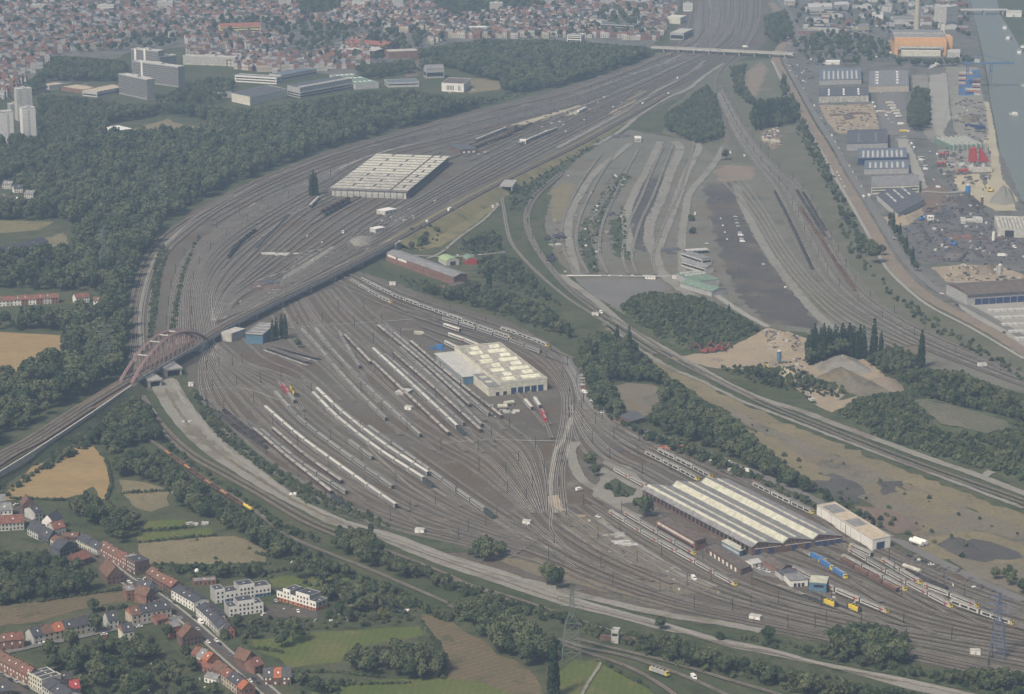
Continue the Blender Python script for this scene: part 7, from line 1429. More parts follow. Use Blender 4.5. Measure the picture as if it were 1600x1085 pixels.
for i in range(420):
    x, y = rr.uniform(min(p.x for p in TP2), max(p.x for p in TP2)), rr.uniform(min(p.y for p in TP2), max(p.y for p in TP2))
    if inside(TP2, x, y): HS.append((x, y, rr.choice((-.15, -.1, 1.4)), rr.uniform(8, 40), rr.uniform(9, 24), rr.uniform(4, 10), 2.5, rr.choice('wggtcb'), rr.choice('gggkkn'), rr.random() < .7))
HS.sort(key=lambda q: q[0] ** 2 + q[1] ** 2)
M['townwhite'] = paint('townwhite', (.46, .455, .44), .7, .2, .3); M['towncream'] = paint('towncream', (.38, .365, .31), .7, .2, .3)
TW = {'w': 'townwhite', 'c': 'towncream', 'b': 'brick', 'g': 'palegrey', 'o': 'orangebrick', 't': 'tanwall'}; wk = list(TW); rk = list(ROOFS)
def far_house(mb, x, y, ang, w, d, h, r, wall, roof, flat, parts=False):
    ca, sa = math.cos(ang), math.sin(ang); T = lambda a, b, z: (x + a * ca - b * sa, y + a * sa + b * ca, z)
    wi = wk.index(wall); ri = len(wk) + rk.index(roof); b0 = [T(-w / 2, 0, 0), T(w / 2, 0, 0), T(w / 2, d, 0), T(-w / 2, d, 0)]; t0 = [(p[0], p[1], h) for p in b0]
    for i in range(4): j = (i + 1) % 4; mb.face([b0[i], b0[j], t0[j], t0[i]], wi)
    for f in range(2):
        z = 1.2 + f * 3.0
        for q in (-w * .25, w * .22): mb.face([T(q - .7, -.05, z), T(q + .7, -.05, z), T(q + .7, -.05, z + 1.7), T(q - .7, -.05, z + 1.7)], len(wk) + len(rk))
    if flat: mb.face([(p[0], p[1], h + .02) for p in t0], ri)
    else:
        a, b = T(-w / 2, d / 2, h + r), T(w / 2, d / 2, h + r); mb.face([t0[0], t0[1], b, a], ri); mb.face([t0[2], t0[3], a, b], ri); mb.face([t0[1], t0[2], b], wi); mb.face([t0[3], t0[0], a], wi)
TM = [M[TW[k]] for k in wk] + [M[ROOFS[k][0]] for k in rk] + [M['glassdark']]
WN = {'w': 'white', 'c': 'cream', 'b': 'brick', 'g': 'grey', 'o': 'orange brick', 't': 'tan'}
def zone(x, y):
    px = 800 + FPX * x / (y * CP + (HC) * SP); return ('in front of the left wood' if px < 60 else 'left above the tan-roofed school' if px < 190 else 'around the grey slab blocks' if px < 300 else 'below the yellow apartment row' if px < 430 else 'behind the terraced grey office' if px < 560 else 'beside the pink-walled school' if px < 700 else 'above the wooded hill' if px < 880 else 'near the slate-blue office'), px
ones = [q for q in HS if abs(q[0]) < q[1] * .2][:205]; SET = set(map(id, ones)); ZN = {}
tot = {}
for q in sorted(ones, key=lambda q: q[0] / q[1]):
    z, px = zone(q[0], q[1]); k = (q[7], q[8], z); tot.setdefault(k, []).append(q)
for (wl_, rf_, z), L_ in tot.items():
    for i, q in enumerate(L_):
        t = empty('town_house', (q[0], q[1], 0), q[2], f'{WN[wl_]} town house with {ROOFS[rf_][1]} roof' + (f', {nth(i)} such from the left,' if len(L_) > 1 else '') + f' {z}', 'house', 'front houses of the far town')
        _, _, _, w, d, h, r_, _, _, fl = q; MB().box(-w / 2, w / 2, 0, d, 0, h).build('wall', M[TW[wl_]], t); m = MB(); e = h - .05
        if fl: m.box(-w / 2 - .1, w / 2 + .1, -.1, d + .1, h - .1, h + .3)
        else:
            m.face([(-w / 2, -.2, e), (w / 2, -.2, e), (w / 2, d / 2, h + r_), (-w / 2, d / 2, h + r_)]); m.face([(w / 2, d + .2, e), (-w / 2, d + .2, e), (-w / 2, d / 2, h + r_), (w / 2, d / 2, h + r_)])
            m.face([(w / 2, -.2, e), (w / 2, d + .2, e), (w / 2, d / 2, h + r_)]); m.face([(-w / 2, d + .2, e), (-w / 2, -.2, e), (-w / 2, d / 2, h + r_)])
        m.build('roof', M[ROOFS[rf_][0]], t)
        for a in (-w * .25, w * .22): piece('window', WIN, t, (a, -.03, 3.8), (0, 0, 0))
mb = MB()
for q in HS:
    if id(q) not in SET: far_house(mb, *q)
tag(mb.build('far_houses', TM), None, None, None, 'stuff')
print('houses', len(HS))
# ------------------------------------------------------------ road vehicles
for n, c in (('carwhite', (.72, .72, .70)), ('carsilver', (.38, .39, .40)), ('carblack', (.03, .03, .033)), ('carred', (.35, .04, .04)), ('carblue', (.06, .11, .24)), ('cargrey', (.15, .155, .16)), ('caryellow', (.62, .50, .08)), ('carcream', (.60, .55, .42))): M[n] = paint(n, c, .3, .05, spec=.5)
def car_proto(name, cat, col, L, W_, H, kind):
    t = empty(name, (0, 0, 0), 0, 'x', cat); b = MB(); w = W_ / 2; l = L / 2
    if kind == 'car':
        b.extr([(-l, .35), (-l, .85), (-l * .95, .95), (l * .45, .98), (l * .97, .8), (l, .4)], -w, w); b.v = [(-y, x, z) for x, y, z in b.v]; b.build('body', M[col], t)
        g = MB(); g.extr([(-l * .88, .95), (-l * .62, 1.42), (l * .12, 1.45), (l * .5, .98)], -w * .9, w * .9); g.v = [(-y, x, z) for x, y, z in g.v]; g.build('cabin_glass', M['glassdark'], t)
        r = MB(); r.box(-w * .82, w * .82, -l * .58, l * .12, 1.43, 1.5); r.build('roof', M[col], t)
    elif kind == 'van':
        b.extr([(-l, .4), (-l, H), (l * .45, H), (l * .75, H * .62), (l, H * .5), (l, .4)], -w, w); b.v = [(-y, x, z) for x, y, z in b.v]; b.build('body', M[col], t)
        g = MB(); g.face([(-w * .85, l * .48, H * .96), (w * .85, l * .48, H * .96), (w * .85, l * .76, H * .66), (-w * .85, l * .76, H * .66)]); g.build('windscreen', M['glassdark'], t)
    else:
        b.box(-w, w, -l, l * .55, 1.0, H); b.build('cargo_box', M[col], t); c = MB(); c.box(-w * .95, w * .95, l * .62, l, .6, H * .8); c.build('cab', M['carwhite' if col != 'carwhite' else 'carsilver'], t)
        g = MB(); g.box(-w * .85, w * .85, l - .02, l + .04, H * .45, H * .7); g.build('windscreen', M['glassdark'], t)
    k = MB(); me = MB().bar((-.12, 0, .33), (.12, 0, .33), .34 if kind != 'truck' else .5, 10).mesh('wheel', [M['dark']])
    for sx in (-1, 1):
        for sy in (-.62, .62): piece('wheel', me, t, (sx * (w - .1), sy * l, .02))
    return Proto(t)
V = {}
for c in ('white', 'silver', 'black', 'red', 'blue', 'grey'): V[c] = car_proto('parked_car', 'car', 'car' + c, 4.4, 1.8, 1.5, 'car')
V['van'] = car_proto('delivery_van', 'van', 'carwhite', 6.0, 2.1, 2.5, 'van'); V['bvan'] = car_proto('delivery_van', 'van', 'carblue', 5.4, 2.0, 2.3, 'van')
V['truck'] = car_proto('box_truck', 'truck', 'carwhite', 10.5, 2.5, 3.7, 'truck'); V['ctruck'] = car_proto('box_truck', 'truck', 'carcream', 12, 2.5, 3.8, 'truck'); V['ytruck'] = car_proto('box_truck', 'truck', 'caryellow', 13, 2.5, 3.4, 'truck')
VW = {'van': 'white van', 'bvan': 'blue van', 'truck': 'white box truck', 'ctruck': 'cream box truck', 'ytruck': 'yellow box truck'}
VN = {}; VL = []
def veh(k, x, y, dx, dy, where): VL.append((k, x, y, dx, dy, where))
def vrow(seq, x0, y0, x1, y1, dx, dy, where):
    n = len(seq)
    for i, k in enumerate(seq):
        t = i / max(1, n - 1); veh(k, x0 + (x1 - x0) * t, y0 + (y1 - y0) * t, dx, dy, where)
vrow(['silver', 'grey', 'white', 'white', 'silver', 'white', 'red', 'white'], 909, 578, 911, 612, 3, 0, 'parked by the wood beside the cream hall')
vrow(['van', 'black', 'white', 'white', 'grey', 'white'], 914, 615, 940, 646, 4, 1.2, 'lined up along the long wood belt')
vrow(['white', 'van', 'white', 'silver', 'van'], 1128, 721, 1168, 738, 4, 1, 'parked above the white train by the depot')
for k, x, y, dx, dy, w in (('van', 905, 767, 4, -1, 'crossing the yard left of the depot forecourt'), ('white', 934, 809, 3, 1, 'on the path below the forecourt'), ('van', 1084, 906, 2, 2, 'on the gravel path before the red-doored train'), ('van', 1084, 1061, 2, 2, 'on the lowest tracks beside the works locomotive'), ('white', 1187, 891, 3, 1, 'first beside the brown workshop'), ('silver', 1193, 893, 3, 1, 'second beside the brown workshop'), ('white', 1199, 895, 3, 1, 'third beside the brown workshop'), ('van', 668, 348, 3, -1.5, 'on the viaduct embankment'), ('truck', 703, 330, 4, -2, 'on the viaduct embankment above the dry slope'), ('white', 680, 315, 3, -1, 'beside the yard below the sawtooth shed'), ('van', 770, 325, 1, 2, 'near the tunnel portal'), ('white', 777, 320, 1, 2, 'closest to the tunnel portal'), ('van', 939, 490, 2, 2, 'on the gravel road beside the curve'), ('white', 888, 276, 2, 1, 'at the edge of the abandoned yard'), ('van', 962, 277, 2, 1, 'by the weedy strip of the abandoned yard'), ('white', 948, 364, 3, 0, 'in the middle of the abandoned yard'), ('white', 970, 339, 1, 2, 'on the weedy mound of the abandoned yard'), ('white', 923, 303, 1, 2, 'on the tan part of the abandoned yard'), ('white', 1104, 382, 3, 0, 'on the asphalt above the shelter'), ('van', 1086, 336, 1, 3, 'behind the bush row of the asphalt yard'), ('white', 883, 426, 2, 2, 'at the left end of the block fence'), ('white', 481, 370, 3, -1, 'alone in the upper yard'), ('van', 536, 365, 1, 3, 'beside the tracks left of the gravel heap'), ('white', 504, 380, 2, -1, 'on pale ground left of the gravel heap'), ('van', 1141, 240, 1, 2, 'at the top of the right-hand yard'), ('van', 1163, 245, 1, 2, 'second at the top of the right-hand yard'), ('van', 1059, 123, 2, -1, 'far up the tracks below the road bridge'), ('truck', 1165, 76, 5, .3, 'driving over the road bridge'), ('white', 218, 981, 4, -.6, 'beside the unfinished house'), ('white', 163, 993, 3, -.5, 'on the verge left of the unfinished house'), ('silver', 61, 1006, 1, 2, 'first under the grey terrace'), ('white', 68, 1004, 1, 2, 'second under the grey terrace'), ('black', 86, 1008, 3, -.6, 'on the side street by the tan verge'), ('white', 199, 909, 2.4, 1.5, 'first at the street corner by the farm building'), ('white', 203, 912, 2.4, 1.5, 'second at the street corner by the farm building'), ('grey', 196, 906, 2.4, 1.5, 'third at the street corner by the farm building'), ('silver', 217, 908, 3, -1, 'before the dark corner building'), ('white', 227, 906, 3, -1, 'beside the brown brick row'), ('black', 152, 872, 2.4, 1.5, 'under the brick terrace'), ('grey', 260, 934, 2, 1.6, 'by the red-roofed house at the white row'), ('black', 273, 944, 2, 1.6, 'in front of the upper white row'), ('black', 303, 967, 2, 1.6, 'at the gap between the white rows'), ('van', 314, 975, 2, 1.7, 'before the lower white row'), ('white', 338, 1003, 2, 1.8, 'at the kerb below the grey pair'), ('black', 344, 1009, 2, 1.8, 'behind the white car below the grey pair'), ('white', 325, 1005, 2, 1.6, 'opposite the large blank brown gable'), ('grey', 358, 1025, 2, 2, 'beside the meadow edge'), ('grey', 374, 1041, 2, 2, 'before the tall dark gabled house'), ('black', 397, 1063, 2, 2, 'before the black and white group'), ('white', 391, 1066, 2, 2, 'opposite the black and white group'), ('black', 404, 1070, 2, 2, 'second before the black and white group'), ('silver', 309, 985, 2, 1.6, 'opposite the lower white row'), ('grey', 3, 1056, 2, 1, 'first along the lower left brick row'), ('black', 17, 1064, 2, 1.1, 'second along the lower left brick row'), ('silver', 26, 1067, 2, 1.1, 'third along the lower left brick row'), ('black', 42, 1076, 2, 1.1, 'by the cream flat row'), ('white', 25, 790, 3, -1, 'behind the brown farmhouse'), ('silver', 431, 941, 2, 2, 'in the dark courtyard entrance'), ('white', 466, 957, 1, 3, 'at the end of the dark courtyard'), ('white', 412, 962, 2, -1, 'under the front white cubic houses'), ('red', 168, 998, 3, .6, 'next to the unfinished house garden'), ('truck', 1349, 303 + 8, 1, 3, 'on the road beside the beige office'), ('truck', 1393, 347, 1, 2, 'at the end of the ribbed-wall warehouse'), ('white', 1346, 292, 1, 2, 'by the beige office wall'), ('truck', 1358, 309, 2, 3, 'parked on the road below the beige office'), ('white', 1471, 460, 4, .5, 'on the road bend by the open store'), ('grey', 1457, 442, 2, 2, 'waiting before the road bend'), ('black', 1495, 478, 2, 1, 'first on the road past the bend'), ('black', 1569, 521, 2, 1, 'further along the road past the bend'), ('truck', 1566, 402, 4, 0, 'in the scrap yard'), ('van', 1585, 388, 2, 1, 'beside the rail piles of the scrap yard'), ('white', 1443, 283, 1, 2, 'on the concrete lane'), ('white', 1459, 282, 1, 2, 'second on the concrete lane'), ('van', 1466, 294, 3, 0, 'at the lower end of the concrete lane'), ('white', 1453, 238, 0, 2, 'on the earth patch by the batching plant'), ('truck', 1424, 228, 1, 2, 'at the top of the concrete lane'), ('truck', 1428, 234, 1, 3, 'second at the top of the concrete lane'), ('truck', 1464, 245, 0, 3, 'left of the red-drum mixers'), ('white', 1540, 199, 1, 2, 'on the canal quay'), ('white', 1376, 145, 1, 2, 'between the two corrugated warehouses'), ('white', 1388, 187, 3, 1, 'behind the truck rows'), ('van', 1385, 182, 3, 1, 'second behind the truck rows'), ('white', 1394, 193, 3, 0, 'third behind the truck rows')): veh(k, x, y, dx, dy, w)
vrow(['ctruck', 'ctruck', 'truck', 'ctruck', 'truck', 'truck'], 1390, 163, 1405, 184, 8, -.5, 'in the truck park of the corrugated warehouse')
vrow(['truck', 'truck', 'van'], 1364, 164, 1370, 176, 1.6, 3, 'at the left side of the truck park'); vrow(['ytruck', 'truck'], 1413, 207, 1408, 196, 8, 0, 'at the lower end of the truck park')
vrow(['white', 'white', 'van', 'white', 'silver', 'white', 'white', 'van'], 1436, 246, 1446, 266, 3, 0, 'in the first parking row of the concrete lane'); vrow(['white', 'white', 'grey', 'white', 'white'], 1441, 246, 1449, 264, 3, 0, 'in the second parking row of the concrete lane')
vrow(['white', 'grey', 'white', 'white', 'black', 'van', 'grey', 'white', 'black', 'silver', 'van', 'white', 'white', 'silver', 'grey', 'white', 'white', 'silver'], 1245, 120, 1338, 279, 1.4, 2.6, 'in the queue along the dirt road')
vrow(['white', 'van', 'white', 'silver', 'white'], 1228, 50, 1238, 88, 1, 2, 'near the top of the dirt road'); vrow(['white', 'white', 'white', 'silver', 'white'], 1308, 270, 1319, 292, 1.4, 2.6, 'on the left verge of the dirt road')
vrow(['white', 'grey', 'white', 'white', 'silver', 'white', 'white', 'white'], 1088, 404, 1094, 425, 4, 0, 'parked beside the white office of the green sheds')
vrow(['white', 'silver', 'white', 'white', 'grey', 'white', 'van', 'white', 'van'], 1149, 340, 1160, 379, 3, 0, 'parked on the dark asphalt yard'); vrow(['white', 'white', 'white', 'white'], 1126, 343, 1136, 375, 1, 2, 'scattered on the middle of the dark asphalt yard')
vrow(['white', 'silver', 'white', 'white', 'black', 'white', 'silver', 'white', 'white', 'red', 'white'], 1252, 62, 1300, 52, 2, 1, 'parked below the pale storage hall'); vrow(['white', 'white', 'silver', 'white', 'white', 'white'], 1390, 20, 1428, 22, 2, 0, 'parked behind the incinerator')
vrow(['truck', 'white', 'truck', 'van', 'white'], 1465, 22 + 80, 1452, 108, 3, 0, 'below the incinerator front'); vrow(['white', 'silver', 'van', 'white', 'grey'], 740, 232 - 90, 690, 148, 2, 0, 'parked before the bright white office cube')
vrow(['black', 'grey', 'black', 'white'], 1421, 870, 1455, 884, 3, 0, 'parked beyond the white long hall'); vrow(['van', 'white', 'van'], 1005, 163, 1045, 148, 3, -1, 'on the far gravel path'); vrow(['truck', 'truck', 'truck', 'truck'], 914, 172, 906, 176, 4, -1.2, 'beside the yellow earth heap')
tot = {}
for v in VL: tot[(v[0], v[5])] = tot.get((v[0], v[5]), 0) + 1
for k, x, y, dx, dy, w in VL:
    a, b = G(x, y), G(x + dx, y + dy); i = VN.get((k, w), 0); VN[(k, w)] = i + 1; n = tot[(k, w)]; nm = VW.get(k, k + ' car')
    z = 8.4 if 'viaduct embankment' in w else 7.3 if 'over the road bridge' in w else .3
    if z > 8: a, b = G(x, y, 8), G(x + dx, y + dy, 8)
    if z == 7.3: a, b = G(x, y - 1, 7), G(x + dx, y - 1 + dy, 7)
    V[k].put((a.x, a.y, z), math.atan2(b.y - a.y, b.x - a.x) - PI / 2, f'{nm} {w}' if n == 1 else f'{nm}, {nth(i)} such from the top end, {w}' if 'row' not in w or True else '', 'vehicles around the yard' if n == 1 else f'{nm}s {w}')
for k, p in V.items():
    if not p.used:
        for c in list(p.root.children): bpy.data.objects.remove(c)
        bpy.data.objects.remove(p.root)
# ------------------------------------------------------------ pylons, lamps, crane, plant, boats
M['pylonsteel'] = paint('pylonsteel', (.13, .16, .145), .6, .2); M['pylonblue'] = paint('pylonblue', (.10, .14, .24), .6, .2); M['steel'] = paint('steel', (.34, .35, .35), .5, .2)
def pylon(px, py, H, base, mat, label):
    t = empty('power_pylon', G(px, py), R.uniform(-.3, .3), label, 'pylon'); m = MB(); w = lambda z: base / 2 * (1 - z / H) ** .8 + .7 if z < H * .6 else .7 + base / 2 * .4 * max(0, (1 - z / H)) * .9
    lv = [H * q for q in (0, .14, .27, .39, .5, .6, .69, .77, .85, .92, 1)]
    for a, b in zip(lv, lv[1:]):
        wa, wb = w(a), w(b)
        for i in range(4):
            s = [(-1, -1), (1, -1), (1, 1), (-1, 1)]; p, q = s[i], s[(i + 1) % 4]
            m.bar((p[0] * wa, p[1] * wa, a), (p[0] * wb, p[1] * wb, b), .2); m.bar((p[0] * wa, p[1] * wa, a), (q[0] * wb, q[1] * wb, b), .11); m.bar((q[0] * wa, q[1] * wa, a), (p[0] * wb, p[1] * wb, b), .11); m.bar((p[0] * wb, p[1] * wb, b), (q[0] * wb, q[1] * wb, b), .11)
    m.build('lattice_tower', M[mat], t)
    for z, l in ((H * .69, 7), (H * .8, 9), (H * .9, 6)):
        for s in (-1, 1):
            c = MB(); c.bar((s * .8, -.6, z), (s * l, 0, z + .6), .14); c.bar((s * .8, .6, z), (s * l, 0, z + .6), .14); c.bar((s * .7, 0, z + 2.4), (s * l, 0, z + .6), .12); c.bar((s * l, 0, z + .5), (s * l, 0, z - 1.6), .16); c.build('cross_arm', M[mat], t)
pylon(893, 1032, 52, 11, 'pylonsteel', 'tall green-grey lattice pylon at the lower edge beside the brown meadow'); pylon(1558, 1028, 44, 8, 'pylonblue', 'blue lattice pylon at the lower right among the depot tracks')
pylon(164, 431, 52, 11, 'pylonsteel', 'lattice pylon rising from the left wood above the hamlet'); pylon(166, 584, 48, 11, 'pylonsteel', 'lattice pylon in the wood left of the arch bridge'); pylon(447, 240, 46, 9, 'pylonsteel', 'distant lattice pylon in the wood left of the sawtooth shed'); pylon(246, 330, 46, 9, 'pylonsteel', 'distant lattice pylon near the top of the left wood')
LAMP = None
def lamp(px, py, rz, lab):
    global LAMP
    if LAMP is None:
        b = MB(); b.bar((0, 0, 0), (0, 0, 10), .12, 5, 0, .08); b.bar((0, 0, 10), (2.2, 0, 10.5), .07); LAMP = b.mesh('pole', [M['steel']]), MB().cbox(2.4, 0, 10.5, 1.0, .35, .18).mesh('lamp_head', [M['palegrey']])
    t = empty('street_lamp', G(px, py), rz, lab, 'street lamp', 'street lamps along the dirt road'); piece('pole', LAMP[0], t, (0, 0, 0)); piece('lamp_head', LAMP[1], t, (0, 0, 0))
DR = resample(smooth(GL([(1283, 240), (1309, 290), (1330, 325), (1360, 378), (1390, 425), (1430, 462), (1465, 486), (1525, 517), (1605, 565)])), 16)
for i, p in enumerate(DR):
    t = None; q = p; lamp(800 + FPX * q.x / (q.y * CP + HC * SP), 0, 0, '') if False else None
    lamp(800 + FPX * q.x / (q.y * CP + HC * SP), 542.5 - FPX * (-(HC) * CP + q.y * SP) / (q.y * CP + HC * SP), .3, f'{nth(i)} street lamp from the top along the dirt road edge')
for i, (x, y) in enumerate(((1361, 366), (1443, 420), (1488, 460), (1509, 478), (1557, 506), (1435, 216 + 35), (1390, 372))): lamp(x, y + 2, 2.8, f'{nth(i)} street lamp on the industrial side of the canal road')
def lattice_mast(): pass
cr = empty('gantry_crane', G(1512, 138), 0, 'blue container gantry crane with a boom reaching over the canal', 'crane')
for x in (0, 36):
    for y in (0, 16): MB().box(x - .5, x + .5, y - .5, y + .5, 0, 36).build('leg', M['craneblue'], cr)
    MB().box(x - .6, x + .6, .8, 15.2, 24, 26).build('cross_beam', M['craneblue'], cr)
MB().box(-8, 70, 4, 6.4, 36, 38.5).box(-8, 70, 9.6, 12, 36, 38.5).build('boom', M['craneblue'], cr); MB().box(10, 18, 5, 11, 38.6, 43).build('machine_house', M['palegrey'], cr); MB().bar((16, 8, 38.5), (16, 8, 52), .8).bar((16, 8, 52), (66, 8, 38.5), .3).bar((16, 8, 52), (-7, 8, 38.5), .3).build('stay_mast', M['craneblue'], cr)
cc = ['bluepaint', 'bluepaint', 'deepblue', 'orangebrick', 'palegrey', 'carred', 'bluepaint', 'blueroof']; n = 0
CNT = {k: MB().box(-6.1, 6.1, -1.22, 1.22, 0, 2.6).mesh('container', [M[k]]) for k in set(cc)}
for r in range(7):
    for c in range(3):
        for lv in range(1 + (r * 3 + c) % 4):
            x, y = 1504 + c * 10.5 + R.uniform(-.5, .5), 118 + r * 5.2; p = G(x, y); k = cc[(r + c * 3 + lv) % len(cc)]; o = bpy.data.objects.new('shipping_container', CNT[k]); COL.objects.link(o); o.location = (p.x, p.y, .3 + lv * 2.62); o.rotation_euler = (0, 0, R.uniform(-.03, .03))
            cn = {'bluepaint': 'blue', 'deepblue': 'navy', 'orangebrick': 'rusty', 'palegrey': 'grey', 'carred': 'red', 'blueroof': 'slate'}[k]
            tag(o, f'{cn} shipping container, {["ground", "second", "third", "top"][lv]} level, {nth(r)} row from top, {("left", "middle", "right")[c]} stack by the crane', 'container', 'containers stacked by the canal')
# batching plant with red cladding
bp = empty('batching_plant', G(1519, 268), 0, 'concrete batching plant with tall red sloped cladding beside the canal', 'plant')
for x in (0, 14): MB().bar((x, 0, 0), (x, 0, 14), 3.0, 10).build('silo_leg', M['palegrey'], bp)
m = MB(); m.extr([(-5, 13), (-4.4, 29), (3, 31), (6, 13)], -4, 4); m.extr([(8, 13), (8.4, 31), (13, 26), (21, 13)], -4, 4); m.build('cladding', M['redpaint'], bp); MB().bar((4, 0, 0), (4, 0, 38), .9, 8).bar((16, 0, 26), (16, 0, 37), .9, 8).build('pipe', M['greywall'], bp); MB().box(-5, 24, -6, 10, 0, 6).build('hopper_base', M['oldcream'], bp)
for i, (x, y) in enumerate(((1469, 247), (1474, 247), (1480, 247), (1466, 262), (1471, 262), (1476, 262))):
    t = empty('mixer_drum', G(x, y), R.uniform(-.2, .2), f'{nth(i)} of the dark silo drums with red caps left of the batching plant', 'silo', 'red-capped drums'); MB().bar((0, 0, 0), (0, 0, 6), 2.0, 10).build('drum', M['darkbrick'], t); MB().bar((0, 0, 6), (0, 0, 8), 2.0, 10, 0, .5).build('cap', M['redpaint'], t)
b = Bld('storage_bunker', 'long grey aggregate bunker with dividing walls above the batching plant', 'bunker', (1486, 236), (1536, 234), depth=60, h=7); b.walls('greenroof'); [b.part('divider', MB().box(x - .5, x + .5, -.4, 60, 0, 9), 'palegrey') for x in frange(0, b.w, 7)]
def silo(px, py, r, h, mat, lab, stairs=True):
    t = empty('silo', G(px, py), 0, lab, 'silo'); MB().bar((0, 0, 3), (0, 0, h), r, 14).build('tank', M[mat], t); MB().bar((0, 0, h), (0, 0, h + 1.5), r, 14, 0, r * .3).build('cap', M['palegrey'], t); MB().bar((-r * .7, 0, 0), (-r * .7, 0, 3), .4).bar((r * .7, 0, 0), (r * .7, 0, 3), .4).bar((0, r * .7, 0), (0, r * .7, 3), .4).build('stand', M['steel'], t); MB().box(-r - 1.5, r + 1.5, r * .4, r + 1, h * .5, h * .5 + .4).build('platform', M['steel'], t)
silo(1512, 309, 3, 15, 'bluepaint', 'blue silo on the yellow sand yard'); silo(1217, 569, 2.0, 12, 'bluewall', 'teal silo standing in the sand pit'); silo(1534, 325, 1.6, 13, 'darkbrick', 'thin rust-brown silo below the blue one'); silo(1552, 380, 1.8, 12, 'whitewall', 'white upright tank in the scrap yard'); silo(1562, 435, 2.4, 14, 'greywall', 'grey silo beside the tan sand bays')
b = Bld('sorter_cabin', 'white windowed sorter cabin on stilts above the scrap yard', 'cabin', (1449, 350), (1459, 350), depth=6, h=9); b.part('wall', MB().box(0, b.w, 0, 6, 4.5, 9), 'whitewall'); b.opens('window', 'f', (b.w * .3, b.w * .7), 1.8, 6, 8, 'glassdark'); [b.part('stilt', MB().box(x - .3, x + .3, y, y + .6, 0, 4.5), 'steel') for x in (.6, b.w - .6) for y in (.2, 5)]
def digger(px, py, mat, rz, lab, s=1.0):
    t = empty('excavator', G(px, py), rz, lab, 'excavator'); t.scale = (s, s, s)
    for q in (-1.2, 1.2): MB().box(q - .4, q + .4, -2.2, 2.2, 0, 1).build('track', M['dark'], t)
    MB().box(-1.5, 1.5, -2.2, 1.8, 1, 2.6).build('body', M[mat], t); MB().box(-1.4, -.2, .2, 1.7, 2.6, 3.8).build('cab', M['glassdark'], t); MB().bar((.5, 1.5, 2.2), (.5, 5, 5.5), .35).bar((.5, 5, 5.5), (.5, 7.5, 2.0), .28).build('arm', M[mat], t); MB().box(0, 1, 7, 8, .8, 2.1).build('bucket', M['dark'], t)
M['dullred'] = paint('dullred', (.25, .075, .06), .7, .3)
for x, y, m_, r_, l_, s_ in ((1100, 552, 'dullred', 1.2, 'red crusher machine farthest left in the sand pit', 1.6), (1112, 551, 'dullred', -1.4, 'red crusher machine in the middle of the row', 1.7), (1124, 549, 'dullred', 1.5, 'red crusher machine next to the sandy ground', 1.6), (1132, 547, 'dullred', -.9, 'red excavator at the right end of the crusher row', 1.2), (1205, 583, 'yellowpaint', .8, 'yellow excavator beside the teal silo', 1.3), (1268, 628, 'palegrey', .4, 'grey loader at the near corner of the sand pit', 1.3), (1490, 384, 'bluepaint', 1, 'blue scrap grabber beside the shredded heap', 1.5), (1440, 345, 'bluepaint', -1, 'blue scrap grabber at the upper scrap heap', 1.4), (1528, 392, 'palegrey', 2, 'grey scrap grabber at the right of the shredded heap', 1.4), (1548, 300, 'yellowpaint', 1, 'yellow loader by the canal sand heap', 1.4), (690, 432, 'orange', .5, 'orange machine in the scrub below the brick warehouse', 1.3)): digger(x, y, m_, r_, l_, s_)
def tank(px, py, L, r, mat, rz, lab):
    t = empty('storage_tank', G(px, py), rz, lab, 'tank'); MB().bar((-L / 2, 0, r + .8), (L / 2, 0, r + .8), r, 14).build('shell', M[mat], t)
    for x in (-L / 3, L / 3): MB().box(x - .4, x + .4, -r, r, 0, 1.3).build('saddle', M['conc'], t)
tank(1432, 852, 12, 1.7, 'whitewall', -.9, 'left one of two white tanks past the long hall'); tank(1438, 850, 12, 1.7, 'whitewall', -.9, 'right one of two white tanks past the long hall'); tank(1425, 893, 16, 1.5, 'oldcream', -.9, 'cream tank lying beside the last sidings'); tank(785, 640, 8, 2, 'creamlight', .2, 'cream tank outside the front of the cream hall'); tank(795, 634, 9, 1.8, 'creamlight', .5, 'second cream tank outside the cream hall')
def boat(px, py, L, W_, rz, cab, lab, hull='palegrey'):
    t = empty('boat', G(px, py), rz, lab, 'boat'); m = MB(); w = W_ / 2; h = L / 2; m.prism([(-w, -h), (w, -h), (w, h * .6), (w * .5, h * .88), (0, h), (-w * .5, h * .88), (-w, h * .6)], .05, 2.2); m.build('hull', M[hull], t)
    MB().box(-w * .75, w * .75, -h * .9 + 0, -h * .9 + cab, 2.2, 4.8).build('cabin', M['whitewall'], t); MB().box(-w * .7, w * .7, -h * .9 + cab + 1.5, h * .5, 2.2, 2.9).build('hatch_cover', M['greenroof'], t)
boat(1583, 180, 22, 6.5, .25, 9, 'white motor boat alone on the canal'); boat(1600, 135, 30, 7, .1, 7, 'pale barge cut by the right border'); boat(1570, 44, 60, 8, -.2, 9, 'grey barge moored left at the far bank', 'greywall'); boat(1576, 60, 55, 8, -.25, 9, 'grey barge moored below the first one', 'greywall'); boat(1593, 82, 60, 8, -.22, 9, 'barge moored along the right border', 'greywall'); boat(1598, 74, 60, 8, -.22, 9, 'barge moored outside the one at the right border', 'darkroof')
